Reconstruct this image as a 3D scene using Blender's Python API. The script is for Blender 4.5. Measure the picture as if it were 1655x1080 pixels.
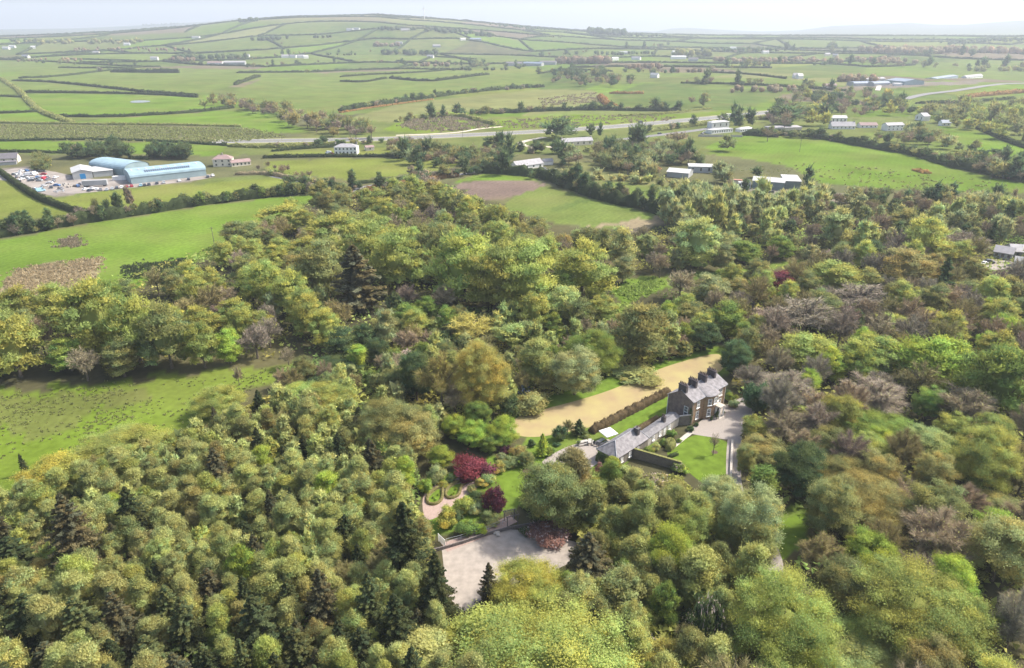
import bpy, math, random
import numpy as np
from mathutils import Vector, Matrix

for _o in list(bpy.data.objects):
    bpy.data.objects.remove(_o)
SC = bpy.context.scene
COL = SC.collection
RNG = np.random.default_rng(7)
random.seed(7)

# ------------------------------------------------------------------ camera
CAM_H = 90.0
F = 1103.3                       # focal length in pixels of the 1655 x 1080 photograph
PITCH = math.atan((540 - 46) / F)
cam_data = bpy.data.cameras.new('camera')
cam_data.sensor_width = 36.0
cam_data.lens = 36.0 * F / 1655.0
cam_data.clip_start = 1.0
cam_data.clip_end = 60000.0
cam = bpy.data.objects.new('camera', cam_data)
cam.location = (0, 0, CAM_H)
cam.rotation_euler = (math.pi / 2 - PITCH, 0, 0)
COL.objects.link(cam)
SC.camera = cam

# ------------------------------------------------------------------ light
SUN_EL = math.radians(48)
SUN_AZ = math.radians(70)        # measured from +Y (view direction) towards +X
world = bpy.data.worlds.new('World')
SC.world = world
world.use_nodes = True
wn = world.node_tree
bg = wn.nodes['Background']
sky = wn.nodes.new('ShaderNodeTexSky')
sky.sky_type = 'NISHITA'
sky.sun_disc = False
sky.sun_elevation = SUN_EL
sky.sun_rotation = SUN_AZ
sky.altitude = 100
sky.air_density = 1.0
sky.dust_density = 4.5
sky.ozone_density = 1.0
wn.links.new(sky.outputs[0], bg.inputs[0])
bg.inputs[1].default_value = 0.15
sun_data = bpy.data.lights.new('sun', 'SUN')
sun_data.energy = 3.7
sun_data.angle = math.radians(0.6)
sun_data.color = (1.0, 0.95, 0.86)
sun = bpy.data.objects.new('sun', sun_data)
_d = Vector((math.sin(SUN_AZ) * math.cos(SUN_EL), math.cos(SUN_AZ) * math.cos(SUN_EL), math.sin(SUN_EL)))
sun.rotation_euler = _d.to_track_quat('Z', 'Y').to_euler()
sun.location = (0, 0, 300)
COL.objects.link(sun)
SC.view_settings.view_transform = 'Standard'
SC.view_settings.look = 'None'
SC.view_settings.exposure = 1.0
SC.view_settings.gamma = 1.0
SC.view_settings.use_curve_mapping = False
SC.render.engine = 'CYCLES'
SC.cycles.max_bounces = 7
SC.cycles.diffuse_bounces = 5
SC.cycles.glossy_bounces = 1
SC.cycles.transmission_bounces = 3
SC.cycles.volume_bounces = 0
SC.cycles.use_denoising = True
HAZE = 1.45e-4
LEAF_GAIN = 1.25

# ------------------------------------------------------------------ terrain function
_perm = RNG.random((64, 64))
def vnoise(x, y, s):
    """smooth value noise, vectorised, feature size s"""
    x = np.asarray(x, float) / s; y = np.asarray(y, float) / s
    i = np.floor(x).astype(int); j = np.floor(y).astype(int)
    fx = x - i; fy = y - j
    fx = fx * fx * (3 - 2 * fx); fy = fy * fy * (3 - 2 * fy)
    g = lambda a, b: _perm[a % 64, b % 64]
    return (g(i, j) * (1 - fx) + g(i + 1, j) * fx) * (1 - fy) + (g(i, j + 1) * (1 - fx) + g(i + 1, j + 1) * fx) * fy

def sstep(a, b, x):
    t = np.clip((x - a) / (b - a), 0, 1)
    return t * t * (3 - 2 * t)

def elev_of(px, py):
    """azimuth and tan(elevation) of a pixel"""
    u = (px - 827.5) / F; v = (540 - py) / F
    dy = math.cos(PITCH) + v * math.sin(PITCH); dz = -math.sin(PITCH) + v * math.cos(PITCH)
    return math.atan2(u, dy), dz / math.hypot(u, dy)

# skyline of the near hill (ridge about 4.3 km away) and of the far hills (about 11 km away)
SK1 = [(-300, 62), (0, 60), (180, 52), (300, 43), (400, 33), (480, 27.5), (545, 26), (610, 24), (700, 29), (780, 36), (850, 43), (930, 49), (1000, 54), (1150, 58), (1900, 60)]
SK2 = [(-300, 50), (0, 47.5), (120, 46), (210, 42), (290, 37.5), (345, 35), (380, 30), (430, 32), (520, 36), (700, 43), (880, 46), (960, 48.5), (1060, 51), (1085, 46),
       (1115, 45), (1160, 48), (1230, 51), (1290, 49), (1345, 42), (1400, 40), (1470, 37), (1510, 40), (1560, 40), (1610, 36), (1655, 33), (1750, 34), (2000, 44)]
_s1 = np.array([elev_of(a, b) for a, b in SK1]); _s2 = np.array([elev_of(a, b) for a, b in SK2])
R1, R2 = 4300.0, 11500.0
def Z(x, y):
    x = np.asarray(x, float); y = np.asarray(y, float)
    r = np.hypot(x, y) + 1e-6; a = np.arctan2(x, y)
    t1 = np.interp(a, _s1[:, 0], _s1[:, 1]); t2 = np.interp(a, _s2[:, 0], _s2[:, 1])
    h1 = np.maximum(CAM_H + R1 * t1, 0); h2 = np.maximum(CAM_H + R2 * t2, 0)
    z = (vnoise(x + 900, y, 700) - .5) * 16 * sstep(850, 1500, r)
    z = z + (vnoise(x, y + 300, 260) - .5) * 6 * sstep(800, 1300, r)
    e1 = sstep(1700, R1, r) * (1 - .75 * sstep(R1, R1 * 1.6, r))
    wob = (vnoise(x, y, 420) - .5) * 22 * sstep(1800, 2600, r) * (1 - sstep(R1 * .85, R1, r))
    z = z * (1 - sstep(R1 * .7, R1, r)) + h1 * e1 + wob * np.clip(h1 / 120, 0, 1)
    z = z + (h2 - h1 * .25) * sstep(6500, R2, r) * (1 - .5 * sstep(R2, R2 * 1.4, r))
    return z

def ray(px, py):
    u = (px - 827.5) / F; v = (540 - py) / F
    return np.array([u, math.cos(PITCH) + v * math.sin(PITCH), -math.sin(PITCH) + v * math.cos(PITCH)])
def P(px, py, h=0.0):
    """world point at height h above the ground that lies behind a pixel of the photograph"""
    d = ray(px, py)
    z0 = 0.0
    if d[2] < 0:
        t = (h - CAM_H) / d[2]
        if math.hypot(d[0], d[1]) * t < 840:
            return Vector((d[0] * t, d[1] * t, h))
    ts = np.geomspace(700, 14000, 1500) / math.hypot(d[0], d[1])
    zs = CAM_H + d[2] * ts - (Z(d[0] * ts, d[1] * ts) + h)
    k = np.argmax(zs < 0)
    if zs[k] >= 0: k = len(ts) - 1
    t = ts[k]
    return Vector((d[0] * t, d[1] * t, float(Z(d[0] * t, d[1] * t)) + h))
def depth_of(p):
    return p[1] * math.cos(PITCH) - (p[2] - CAM_H) * math.sin(PITCH)
def proj(p):
    zz = p[2] - CAM_H; dep = p[1] * math.cos(PITCH) - zz * math.sin(PITCH)
    return 827.5 + F * p[0] / dep, 540 - F * (p[1] * math.sin(PITCH) + zz * math.cos(PITCH)) / dep

def inpoly(x, y, poly):
    x = np.asarray(x); y = np.asarray(y)
    res = np.zeros(x.shape, bool)
    n = len(poly)
    for k in range(n):
        x1, y1 = poly[k]; x2, y2 = poly[(k + 1) % n]
        c = ((y1 > y) != (y2 > y))
        if y1 != y2:
            res ^= c & (x < (x2 - x1) * (y - y1) / (y2 - y1) + x1)
    return res

# ------------------------------------------------------------------ object helpers
def tag(o, label=None, cat=None, group=None, kind=None):
    if label: o['label'] = label
    if cat: o['category'] = cat
    if group: o['group'] = group
    if kind: o['kind'] = kind
    return o
def empty(name, loc, rz=0.0, label=None, cat=None, group=None):
    o = bpy.data.objects.new(name, None)
    o.empty_display_size = 0.5
    COL.objects.link(o); o.location = loc; o.rotation_euler = (0, 0, rz)
    return tag(o, label, cat, group)
def obj(name, me, parent=None, loc=None, rz=0.0, sc=None):
    o = bpy.data.objects.new(name, me)
    COL.objects.link(o)
    if parent: o.parent = parent
    if loc is not None: o.location = loc
    if rz: o.rotation_euler = (0, 0, rz)
    if sc is not None: o.scale = sc
    return o
def tri_mesh(name, V, T, mat, tint=None):
    """mesh of triangles from numpy arrays, tint = one RGBA multiplier per face"""
    V = np.asarray(V, np.float32); T = np.asarray(T, np.int32)
    me = bpy.data.meshes.new(name)
    me.vertices.add(len(V)); me.vertices.foreach_set('co', V.ravel())
    me.loops.add(len(T) * 3); me.loops.foreach_set('vertex_index', T.ravel())
    me.polygons.add(len(T)); me.polygons.foreach_set('loop_start', np.arange(0, len(T) * 3, 3, dtype=np.int32))
    me.update(calc_edges=True)
    if tint is not None:
        a = me.attributes.new('tint', 'FLOAT_COLOR', 'FACE')
        a.data.foreach_set('color', np.asarray(tint, np.float32).ravel())
    me.materials.append(mat)
    return me
class MB:
    """collects quads/ngons with material slots and builds one mesh"""
    def __init__(s): s.v = []; s.f = []; s.m = []
    def add(s, vs, fs, m=0):
        b = len(s.v); s.v += [tuple(v) for v in vs]
        s.f += [tuple(b + i for i in f) for f in fs]; s.m += [m] * len(fs)
        return s
    def box(s, x0, x1, y0, y1, z0, z1, m=0):
        return s.add([(x0, y0, z0), (x1, y0, z0), (x1, y1, z0), (x0, y1, z0), (x0, y0, z1), (x1, y0, z1), (x1, y1, z1), (x0, y1, z1)],
                     [(0, 3, 2, 1), (4, 5, 6, 7), (0, 1, 5, 4), (1, 2, 6, 5), (2, 3, 7, 6), (3, 0, 4, 7)], m)
    def tube(s, a, b, r0, r1, n=6, m=0):
        a = Vector(a); b = Vector(b); d = (b - a).normalized()
        u = d.orthogonal().normalized(); w = d.cross(u)
        vs = []
        for c, r in ((a, r0), (b, r1)):
            for k in range(n):
                t = 2 * math.pi * k / n
                vs.append(c + (u * math.cos(t) + w * math.sin(t)) * r)
        return s.add(vs, [(k, (k + 1) % n, n + (k + 1) % n, n + k) for k in range(n)] + [tuple(range(n - 1, -1, -1)), tuple(range(n, 2 * n))], m)
    def prism(s, prof, y0, y1, m=0, axis='y'):
        """profile of (x, z) points extruded along y"""
        n = len(prof)
        vs = [(x, y0, z) for x, z in prof] + [(x, y1, z) for x, z in prof]
        return s.add(vs, [(k, (k + 1) % n, n + (k + 1) % n, n + k) for k in range(n)] + [tuple(range(n - 1, -1, -1)), tuple(range(n, 2 * n))], m)
    def mesh(s, name, mats):
        me = bpy.data.meshes.new(name)
        me.from_pydata(s.v, [], s.f)
        for m in (mats if isinstance(mats, (list, tuple)) else [mats]): me.materials.append(m)
        me.polygons.foreach_set('material_index', s.m)
        me.update()
        return me
    def build(s, name, mats, parent=None, loc=None, rz=0.0): return obj(name, s.mesh(name, mats), parent, loc, rz)

# ------------------------------------------------------------------ materials
def new_mat(name):
    m = bpy.data.materials.new(name); m.use_nodes = True
    return m, m.node_tree.nodes, m.node_tree.links, m.node_tree.nodes['Principled BSDF']
def surf(name, col, rough=.8, var=.25, scale=1.5, bump=.0, metal=0.0, spec=.3, detail=4, col2=None):
    m, n, l, b = new_mat(name)
    tc = n.new('ShaderNodeTexCoord'); no = n.new('ShaderNodeTexNoise')
    no.inputs['Scale'].default_value = scale; no.inputs['Detail'].default_value = detail
    l.new(tc.outputs['Object'], no.inputs['Vector'])
    mx = n.new('ShaderNodeMix'); mx.data_type = 'RGBA'
    c = np.array(col); c2 = np.array(col2) if col2 is not None else np.clip(c * (1 + var), 0, 1)
    mx.inputs['A'].default_value = (*(c * (1 - var)), 1); mx.inputs['B'].default_value = (*c2, 1)
    mp = n.new('ShaderNodeMapRange'); mp.inputs['From Min'].default_value = .32; mp.inputs['From Max'].default_value = .68
    l.new(no.outputs['Fac'], mp.inputs['Value']); l.new(mp.outputs['Result'], mx.inputs['Factor'])
    l.new(mx.outputs['Result'], b.inputs['Base Color'])
    b.inputs['Roughness'].default_value = rough; b.inputs['Metallic'].default_value = metal
    b.inputs['Specular IOR Level'].default_value = spec
    if bump:
        bu = n.new('ShaderNodeBump'); bu.inputs['Strength'].default_value = bump; bu.inputs['Distance'].default_value = .05
        l.new(no.outputs['Fac'], bu.inputs['Height']); l.new(bu.outputs['Normal'], b.inputs['Normal'])
    return m
def brick(name, c1, c2, mort, w, h, rough=.85, bump=.6, vec='Object', rot=None, msize=.04):
    m, n, l, b = new_mat(name)
    tc = n.new('ShaderNodeTexCoord'); mp = n.new('ShaderNodeMapping')
    l.new(tc.outputs[vec], mp.inputs['Vector'])
    if rot: mp.inputs['Rotation'].default_value = rot
    t = n.new('ShaderNodeTexBrick'); l.new(mp.outputs[0], t.inputs['Vector'])
    t.inputs['Color1'].default_value = (*c1, 1); t.inputs['Color2'].default_value = (*c2, 1); t.inputs['Mortar'].default_value = (*mort, 1)
    t.inputs['Scale'].default_value = 1; t.inputs['Brick Width'].default_value = w; t.inputs['Row Height'].default_value = h
    t.inputs['Mortar Size'].default_value = msize; t.inputs['Bias'].default_value = 0
    no = n.new('ShaderNodeTexNoise'); no.inputs['Scale'].default_value = .9; no.inputs['Detail'].default_value = 5
    l.new(tc.outputs['Object'], no.inputs['Vector'])
    hs = n.new('ShaderNodeMix'); hs.data_type = 'RGBA'; hs.blend_type = 'MULTIPLY'; hs.inputs['Factor'].default_value = .8
    cr = n.new('ShaderNodeMapRange'); cr.inputs['To Min'].default_value = .55; cr.inputs['To Max'].default_value = 1.35
    l.new(no.outputs['Fac'], cr.inputs['Value']); l.new(t.outputs['Color'], hs.inputs['A']); l.new(cr.outputs['Result'], hs.inputs['B'])
    l.new(hs.outputs['Result'], b.inputs['Base Color']); b.inputs['Roughness'].default_value = rough
    b.inputs['Specular IOR Level'].default_value = .25
    bu = n.new('ShaderNodeBump'); bu.inputs['Strength'].default_value = bump; bu.inputs['Distance'].default_value = .03
    l.new(t.outputs['Fac'], bu.inputs['Height']); bu.invert = True; l.new(bu.outputs['Normal'], b.inputs['Normal'])
    return m
def leaf_material(name, trans=.5, bloom=(.62, .5, .47)):
    """colour = object colour x face tint (leaf to leaf variation of the plant itself)"""
    m, n, l, b = new_mat(name)
    n.remove(b)
    oi = n.new('ShaderNodeObjectInfo'); at = n.new('ShaderNodeAttribute'); at.attribute_name = 'tint'
    mu = n.new('ShaderNodeMix'); mu.data_type = 'RGBA'; mu.blend_type = 'MULTIPLY'; mu.inputs['Factor'].default_value = 1
    l.new(oi.outputs['Color'], mu.inputs['A']); l.new(at.outputs['Color'], mu.inputs['B'])
    hs = n.new('ShaderNodeHueSaturation')
    r1 = n.new('ShaderNodeMapRange'); r1.inputs['To Min'].default_value = .493; r1.inputs['To Max'].default_value = .504
    r2 = n.new('ShaderNodeMapRange'); r2.inputs['To Min'].default_value = .88; r2.inputs['To Max'].default_value = 1.14
    l.new(oi.outputs['Random'], r1.inputs['Value']); l.new(oi.outputs['Random'], r2.inputs['Value'])
    l.new(r1.outputs[0], hs.inputs['Hue']); l.new(r2.outputs[0], hs.inputs['Value']); l.new(mu.outputs['Result'], hs.inputs['Color'])
    bl = n.new('ShaderNodeMix'); bl.data_type = 'RGBA'; bl.inputs['B'].default_value = (*bloom, 1)
    inv = n.new('ShaderNodeMath'); inv.operation = 'SUBTRACT'; inv.inputs[0].default_value = 1; l.new(at.outputs['Alpha'], inv.inputs[1])
    l.new(inv.outputs[0], bl.inputs['Factor']); l.new(hs.outputs['Color'], bl.inputs['A'])
    d = n.new('ShaderNodeBsdfDiffuse'); t = n.new('ShaderNodeBsdfTranslucent'); s = n.new('ShaderNodeMixShader')
    s.inputs[0].default_value = trans
    l.new(bl.outputs['Result'], d.inputs['Color']); l.new(bl.outputs['Result'], t.inputs['Color'])
    l.new(d.outputs[0], s.inputs[1]); l.new(t.outputs[0], s.inputs[2])
    l.new(s.outputs[0], n['Material Output'].inputs['Surface'])
    return m
M = {}
M['leaf'] = leaf_material('leaf')
M['twig'] = leaf_material('twig', .0)
M['bark'] = surf('bark', (.13, .105, .08), .95, .4, 6, .5)
M['bark_pale'] = surf('bark_pale', (.3, .28, .24), .9, .4, 6, .4)
M['grass_lawn'] = surf('grass_lawn', (.105, .16, .02), .95, .22, .45, 0, spec=.05)
M['slate'] = brick('slate', (.36, .33, .34), (.46, .42, .42), (.2, .19, .2), .35, .28, .55, .5, rot=(math.radians(90), 0, 0), msize=.03)
M['stone'] = brick('stone', (.36, .225, .12), (.24, .15, .085), (.3, .25, .18), .5, .26, .9, .8, rot=(math.radians(90), 0, 0), msize=.035)
M['stone_grey'] = brick('stone_grey', (.22, .19, .15), (.16, .14, .11), (.24, .21, .18), .45, .22, .95, .8, rot=(math.radians(90), 0, 0), msize=.035)
M['gable_slate'] = surf('gable_slate', (.2, .15, .13), .8, .22, 1.2, .3)
M['chimney_brick'] = brick('chimney_brick', (.10, .08, .08), (.07, .06, .065), (.12, .11, .11), .23, .08, .9, .5, rot=(math.radians(90), 0, 0), msize=.012)
M['white'] = surf('white_paint', (.78, .77, .74), .5, .06, 2)
M['render_white'] = surf('render_white', (.72, .71, .68), .8, .08, .4)
M['cream'] = surf('cream_render', (.6, .55, .45), .8, .1, .4)
M['glass'] = surf('window_glass', (.03, .035, .04), .08, .1, 1, spec=.8)
M['lead'] = surf('lead', (.3, .31, .33), .5, .15, 2)
M['pot'] = surf('clay_pot', (.1, .07, .06), .9, .2, 8)
M['gravel'] = surf('gravel', (.29, .255, .225), .95, .16, 9, .25, detail=8)
M['sand'] = surf('sand', (.31, .27, .23), .95, .14, .8, .2, detail=8)
M['path'] = surf('path_paving', (.32, .235, .2), .9, .15, 3, .2)
M['asphalt'] = surf('asphalt', (.17, .165, .165), .9, .12, .5)
M['road_paint'] = surf('road_paint', (.7, .7, .68), .7, .05, 2)
M['timber'] = surf('timber', (.16, .14, .13), .85, .3, 5, .4)
M['timber_pale'] = surf('timber_pale', (.36, .34, .31), .8, .2, 5, .3)
M['metal_grey'] = surf('metal_grey', (.38, .4, .42), .45, .1, 1, metal=.3)
M['soil'] = surf('soil', (.09, .06, .045), .95, .3, 5, .3)
M['canvas'] = surf('canvas', (.74, .73, .7), .85, .04, 2)
M['dark'] = surf('dark_plastic', (.03, .03, .035), .5, .2, 3)
M['stone_pale'] = surf('stone_pale', (.42, .38, .33), .9, .2, 3, .3)
M['moss_top'] = surf('moss_top', (.16, .16, .05), .95, .35, 2, .4)
M['water'] = surf('water', (.10, .12, .12), .06, .1, .3, spec=.8)
# ------------------------------------------------------------------ the ground: one sheet to the horizon
# albedo palette of the land
LC = dict(g1=(.150, .238, .035), g2=(.195, .235, .05), g3=(.15, .185, .055), g4=(.158, .213, .052), g5=(.12, .175, .045), rush=(.17, .2, .05),
          brown=(.33, .27, .17), straw=(.42, .32, .14), soil=(.22, .165, .135), wood=(.10, .095, .05), scrub=(.14, .145, .07), yard=(.24, .21, .18),
          g6=(.22, .235, .09), heath=(.2, .165, .115), wet=(.165, .24, .03))
LC = {k: tuple(c * .68 for c in v) for k, v in LC.items()}
# fields drawn where they lie, outlines as seen in the photograph, later ones on top
FIELDS = [
 ('scrub', [(-300, 700), (-300, 250), (1900, 250), (1900, 700)]),
 ('wood', [(-400, 1300), (-400, 480), (60, 470), (330, 400), (440, 330), (520, 318), (720, 295), (860, 350), (960, 375), (1100, 375), (1300, 345), (2000, 330), (2300, 1300)]),
 # left
 ('g1', [(-200, 470), (-200, 400), (0, 388), (200, 352), (400, 325), (520, 312), (470, 345), (380, 400), (300, 430), (210, 470), (100, 500)]),
 ('brown', [(-60, 500), (0, 470), (30, 440), (70, 430), (120, 425), (170, 412), (160, 440), (120, 460), (60, 500), (0, 540)]),
 ('g2', [(-200, 380), (-200, 275), (0, 282), (30, 302), (60, 322), (130, 346), (60, 352), (0, 362)]),
 ('g2', [(60, 318), (110, 305), (220, 300), (440, 283), (500, 290), (560, 300), (520, 308), (340, 330), (130, 345), (90, 338)]),
 ('g3', [(60, 318), (130, 306), (230, 300), (380, 285), (460, 284), (330, 297), (200, 306), (100, 322)]),
 ('yard', [(0, 272), (40, 268), (90, 280), (150, 300), (200, 300), (300, 295), (340, 286), (230, 296), (160, 305), (100, 318), (60, 315), (20, 290)]),
 ('g1', [(-200, 245), (-200, 226), (0, 228), (200, 227), (370, 236), (350, 252), (250, 250), (100, 247)]),
 ('scrub', [(-300, 228), (-300, 198), (0, 199), (250, 202), (420, 207), (500, 220), (370, 232), (0, 227)]),
 ('g1', [(-250, 197), (-250, 184), (0, 184), (60, 182), (110, 197)]),
 ('g1', [(-250, 183), (-250, 160), (0, 158), (30, 158), (55, 180)]),
 ('g1', [(45, 152), (150, 152), (320, 157), (340, 175), (200, 188), (90, 190), (60, 176), (40, 160)]),
 ('g1', [(115, 198), (200, 190), (380, 178), (430, 185), (505, 214), (430, 216), (390, 205), (250, 200)]),
 ('g4', [(30, 134), (120, 139), (200, 148), (310, 154), (150, 150), (42, 149)]),
 ('g4', [(20, 130), (40, 112), (200, 110), (400, 112), (420, 128), (330, 152), (200, 145), (60, 132)]),
 ('g4', [(400, 112), (520, 118), (560, 140), (560, 178), (460, 178), (360, 155), (420, 130)]),
 ('g4', [(530, 118), (700, 112), (870, 120), (880, 140), (740, 152), (560, 176), (520, 150)]),
 ('g2', [(425, 262), (560, 256), (650, 256), (770, 262), (700, 277), (570, 292), (500, 285), (440, 280)]),
 ('g2', [(440, 243), (540, 240), (640, 238), (650, 252), (560, 252), (430, 254)]),
 ('g3', [(370, 238), (600, 232), (600, 240), (440, 245), (380, 252)]),
 # centre
 ('g6', [(570, 190), (640, 170), (740, 158), (870, 145), (960, 146), (980, 160), (860, 176), (720, 184), (640, 200)]),
 ('wet', [(640, 200), (700, 178), (760, 185), (800, 205), (700, 215), (620, 212)]),
 ('wet', [(780, 195), (900, 186), (1100, 184), (1180, 178), (1180, 186), (1080, 196), (900, 208), (800, 210)]),
 ('g5', [(985, 160), (1000, 148), (1040, 135), (1200, 132), (1290, 140), (1200, 178), (1060, 178), (1000, 172)]),
 ('soil', [(745, 298), (770, 292), (860, 290), (880, 300), (850, 312), (810, 322), (760, 326)]),
 ('g4', [(880, 300), (960, 322), (1030, 338), (1090, 352), (1010, 372), (900, 362), (810, 336), (830, 318)]),
 ('g1', [(735, 295), (780, 278), (860, 285), (870, 292), (770, 293)]),
 ('g5', [(880, 340), (930, 325), (960, 322), (905, 342)]),
 ('brown', [(950, 365), (1040, 352), (1110, 348), (1120, 356), (1020, 374)]),
 ('g6', [(905, 262), (960, 262), (1040, 280), (1090, 300), (1200, 320), (1240, 335), (1100, 330), (1000, 310), (930, 285)]),
 ('g4', [(960, 290), (1040, 300), (1110, 305), (1180, 322), (1080, 325), (1000, 312)]),
 ('g1', [(985, 475), (1000, 455), (1060, 445), (1140, 440), (1220, 430), (1300, 420), (1310, 425), (1200, 440), (1130, 450), (1060, 470), (1010, 492)]),
 ('g1', [(960, 505), (985, 492), (1040, 492), (1060, 500), (1000, 515)]),
 # right
 ('g1', [(1140, 235), (1200, 218), (1300, 217), (1400, 235), (1480, 250), (1530, 268), (1655, 298), (1655, 312), (1560, 310), (1440, 305), (1330, 298), (1280, 270), (1200, 255), (1150, 250)]),
 ('g4', [(1400, 213), (1480, 222), (1560, 240), (1700, 262), (1700, 288), (1560, 262), (1480, 244), (1400, 228)]),
 ('g1', [(1520, 205), (1580, 210), (1660, 240), (1700, 255), (1600, 250), (1530, 222)]),
 ('g4', [(1440, 158), (1560, 160), (1700, 150), (1700, 180), (1580, 180), (1480, 170)]),
 ('g4', [(1450, 143), (1560, 137), (1700, 128), (1700, 135), (1560, 147), (1470, 155)]),
 ('g4', [(1100, 132), (1300, 130), (1370, 140), (1290, 142), (1130, 145)]),
 ('yard', [(1180, 300), (1300, 305), (1390, 318), (1380, 332), (1300, 322), (1200, 306)]),
 ('soil', [(1100, 314), (1180, 314), (1240, 325), (1215, 330), (1130, 320)]),
 ('yard', [(1370, 138), (1440, 135), (1550, 132), (1600, 128), (1580, 136), (1460, 142), (1390, 143)]),
 # lower left rushy field
 ('wet', [(-300, 850), (-300, 640), (0, 632), (200, 612), (380, 596), (470, 592), (500, 603), (430, 625), (380, 650), (300, 700), (130, 745), (0, 800)]),
 ('rush', [(-100, 690), (-80, 650), (100, 640), (240, 628), (230, 645), (130, 670), (40, 705)]),
 # estate
 ('g1', [(800, 690), (840, 655), (900, 635), (1000, 603), (1100, 572), (1180, 562), (1180, 600), (1000, 700), (860, 720)]),
 ('g1', [(690, 860), (690, 780), (800, 730), (960, 690), (1090, 690), (1000, 760), (880, 800), (760, 850)]),
 ('g1', [(1225, 850), (1300, 815), (1320, 840), (1265, 910), (1235, 920)]),
 ('g1', [(1590, 540), (1655, 500), (1700, 560), (1600, 600)]),
]

def wpoly(pts, h=0.0): return [tuple(P(a, b, h)[:2]) for a, b in pts]
# patchwork of further fields: jittered cells whose edges also carry the far hedges
rr = [820]
while rr[-1] < 6200: rr.append(rr[-1] * (1.135 if rr[-1] < 2500 else 1.11))
NA = 21
cellnode = {}
for i, r in enumerate(rr):
    for j in range(NA):
        a = -0.86 + 1.72 * (j + (.5 if i % 2 else 0)) / (NA - 1) + RNG.uniform(-.022, .022)
        q = r * (1 + RNG.uniform(-.045, .045)) + 90 * math.sin(a * 4 + i * .2)
        cellnode[i, j] = (q * math.sin(a), q * math.cos(a))
CELLS = []
for i in range(len(rr) - 1):
    for j in range(NA - 1):
        CELLS.append([cellnode[i, j], cellnode[i, j + 1], cellnode[i + 1, j + 1], cellnode[i + 1, j]])

az = np.concatenate([np.linspace(-math.pi, -.82, 26)[:-1], np.linspace(-.82, .82, 340), np.linspace(.82, math.pi, 26)[1:]])
rad = np.concatenate([[2, 12, 24, 36], np.geomspace(46, 15500, 400)])
AZ, RD = np.meshgrid(az, rad)
gx = (RD * np.sin(AZ)).ravel(); gy = (RD * np.cos(AZ)).ravel(); gz = Z(gx, gy)
gr = RD.ravel()
colr = np.empty((gx.size, 4), np.float32); colr[:, 3] = 1
colr[:, :3] = LC['g3']
n1 = vnoise(gx + 50, gy, 900)[:, None]; n2 = vnoise(gx, gy + 77, 240)[:, None]
farc = np.array(LC['g4']) * (.75 + .5 * n1) * (1 - .35 * n2) + np.array((.05, .035, .03)) * n2
m = gr > 800
colr[m, :3] = farc[m]
keys = ['g1', 'g4', 'g4', 'g2', 'g5', 'g3', 'g6', 'g4', 'g5', 'scrub', 'g4', 'heath', 'g1']
for c in CELLS:
    xs = [p[0] for p in c]; ys = [p[1] for p in c]
    k = np.where((gx > min(xs)) & (gx < max(xs)) & (gy > min(ys)) & (gy < max(ys)))[0]
    if not len(k): continue
    s = k[inpoly(gx[k], gy[k], c)]
    colr[s, :3] = np.array(LC[keys[RNG.integers(len(keys))]]) * RNG.uniform(.85, 1.08)
# moorland brown on the crown of the hill
_hm = (sstep(95, 150, gz) * (gr > 2500) * (gr < 6000) * (vnoise(gx, gy, 500) > .42))[:, None]
colr[:, :3] = colr[:, :3] * (1 - _hm * .7) + np.array((.2, .16, .1)) * _hm * .7
_fm = sstep(6500, 10500, gr)[:, None]
colr[:, :3] = colr[:, :3] * (1 - _fm) + np.array((.07, .085, .06)) * _fm
for key, pts in FIELDS:
    w = wpoly(pts)
    xs = [p[0] for p in w]; ys = [p[1] for p in w]
    k = np.where((gx > min(xs) - 9) & (gx < max(xs) + 9) & (gy > min(ys) - 9) & (gy < max(ys) + 9))[0]
    am = 12 if key in ('brown', 'rush', 'soil', 'g3', 'wet') else 3
    s = k[inpoly(gx[k] + (vnoise(gx[k], gy[k] + 31, 7) - .5) * am, gy[k] + (vnoise(gx[k] + 55, gy[k], 6) - .5) * am, w)]
    colr[s, :3] = np.array(LC[key])
na_, nr_ = len(az), len(rad)
I = (np.arange(nr_ - 1)[:, None] * na_ + np.arange(na_ - 1)[None, :]).ravel()
Q = np.stack([I, I + na_, I + na_ + 1, I + 1], 1)[:, ::-1]
gm = bpy.data.meshes.new('ground')
gm.vertices.add(gx.size); gm.vertices.foreach_set('co', np.stack([gx, gy, gz], 1).astype(np.float32).ravel())
gm.loops.add(Q.size); gm.loops.foreach_set('vertex_index', Q.astype(np.int32).ravel()[::-1].copy())
gm.polygons.add(len(Q)); gm.polygons.foreach_set('loop_start', np.arange(0, Q.size, 4, dtype=np.int32))
gm.polygons.foreach_set('use_smooth', np.ones(len(Q), bool))
gm.update(calc_edges=True)
_a = gm.attributes.new('land', 'FLOAT_COLOR', 'POINT'); _a.data.foreach_set('color', colr.ravel())
if gm.polygons[1000].normal.z < 0: gm.flip_normals()
m_, n_, l_, b_ = new_mat('land')
at = n_.new('ShaderNodeAttribute'); at.attribute_name = 'land'
tc = n_.new('ShaderNodeTexCoord')
def _noise(sc, det, to0, to1, f0=.3, f1=.7):
    no = n_.new('ShaderNodeTexNoise'); no.inputs['Scale'].default_value = sc; no.inputs['Detail'].default_value = det
    l_.new(tc.outputs['Object'], no.inputs['Vector'])
    mp = n_.new('ShaderNodeMapRange'); l_.new(no.outputs['Fac'], mp.inputs['Value'])
    mp.inputs['From Min'].default_value = f0; mp.inputs['From Max'].default_value = f1
    mp.inputs['To Min'].default_value = to0; mp.inputs['To Max'].default_value = to1
    return mp.outputs[0]
a1 = _noise(.035, 6, .8, 1.2); a2 = _noise(.6, 5, .82, 1.18); a3 = _noise(.008, 3, .88, 1.12)
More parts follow.
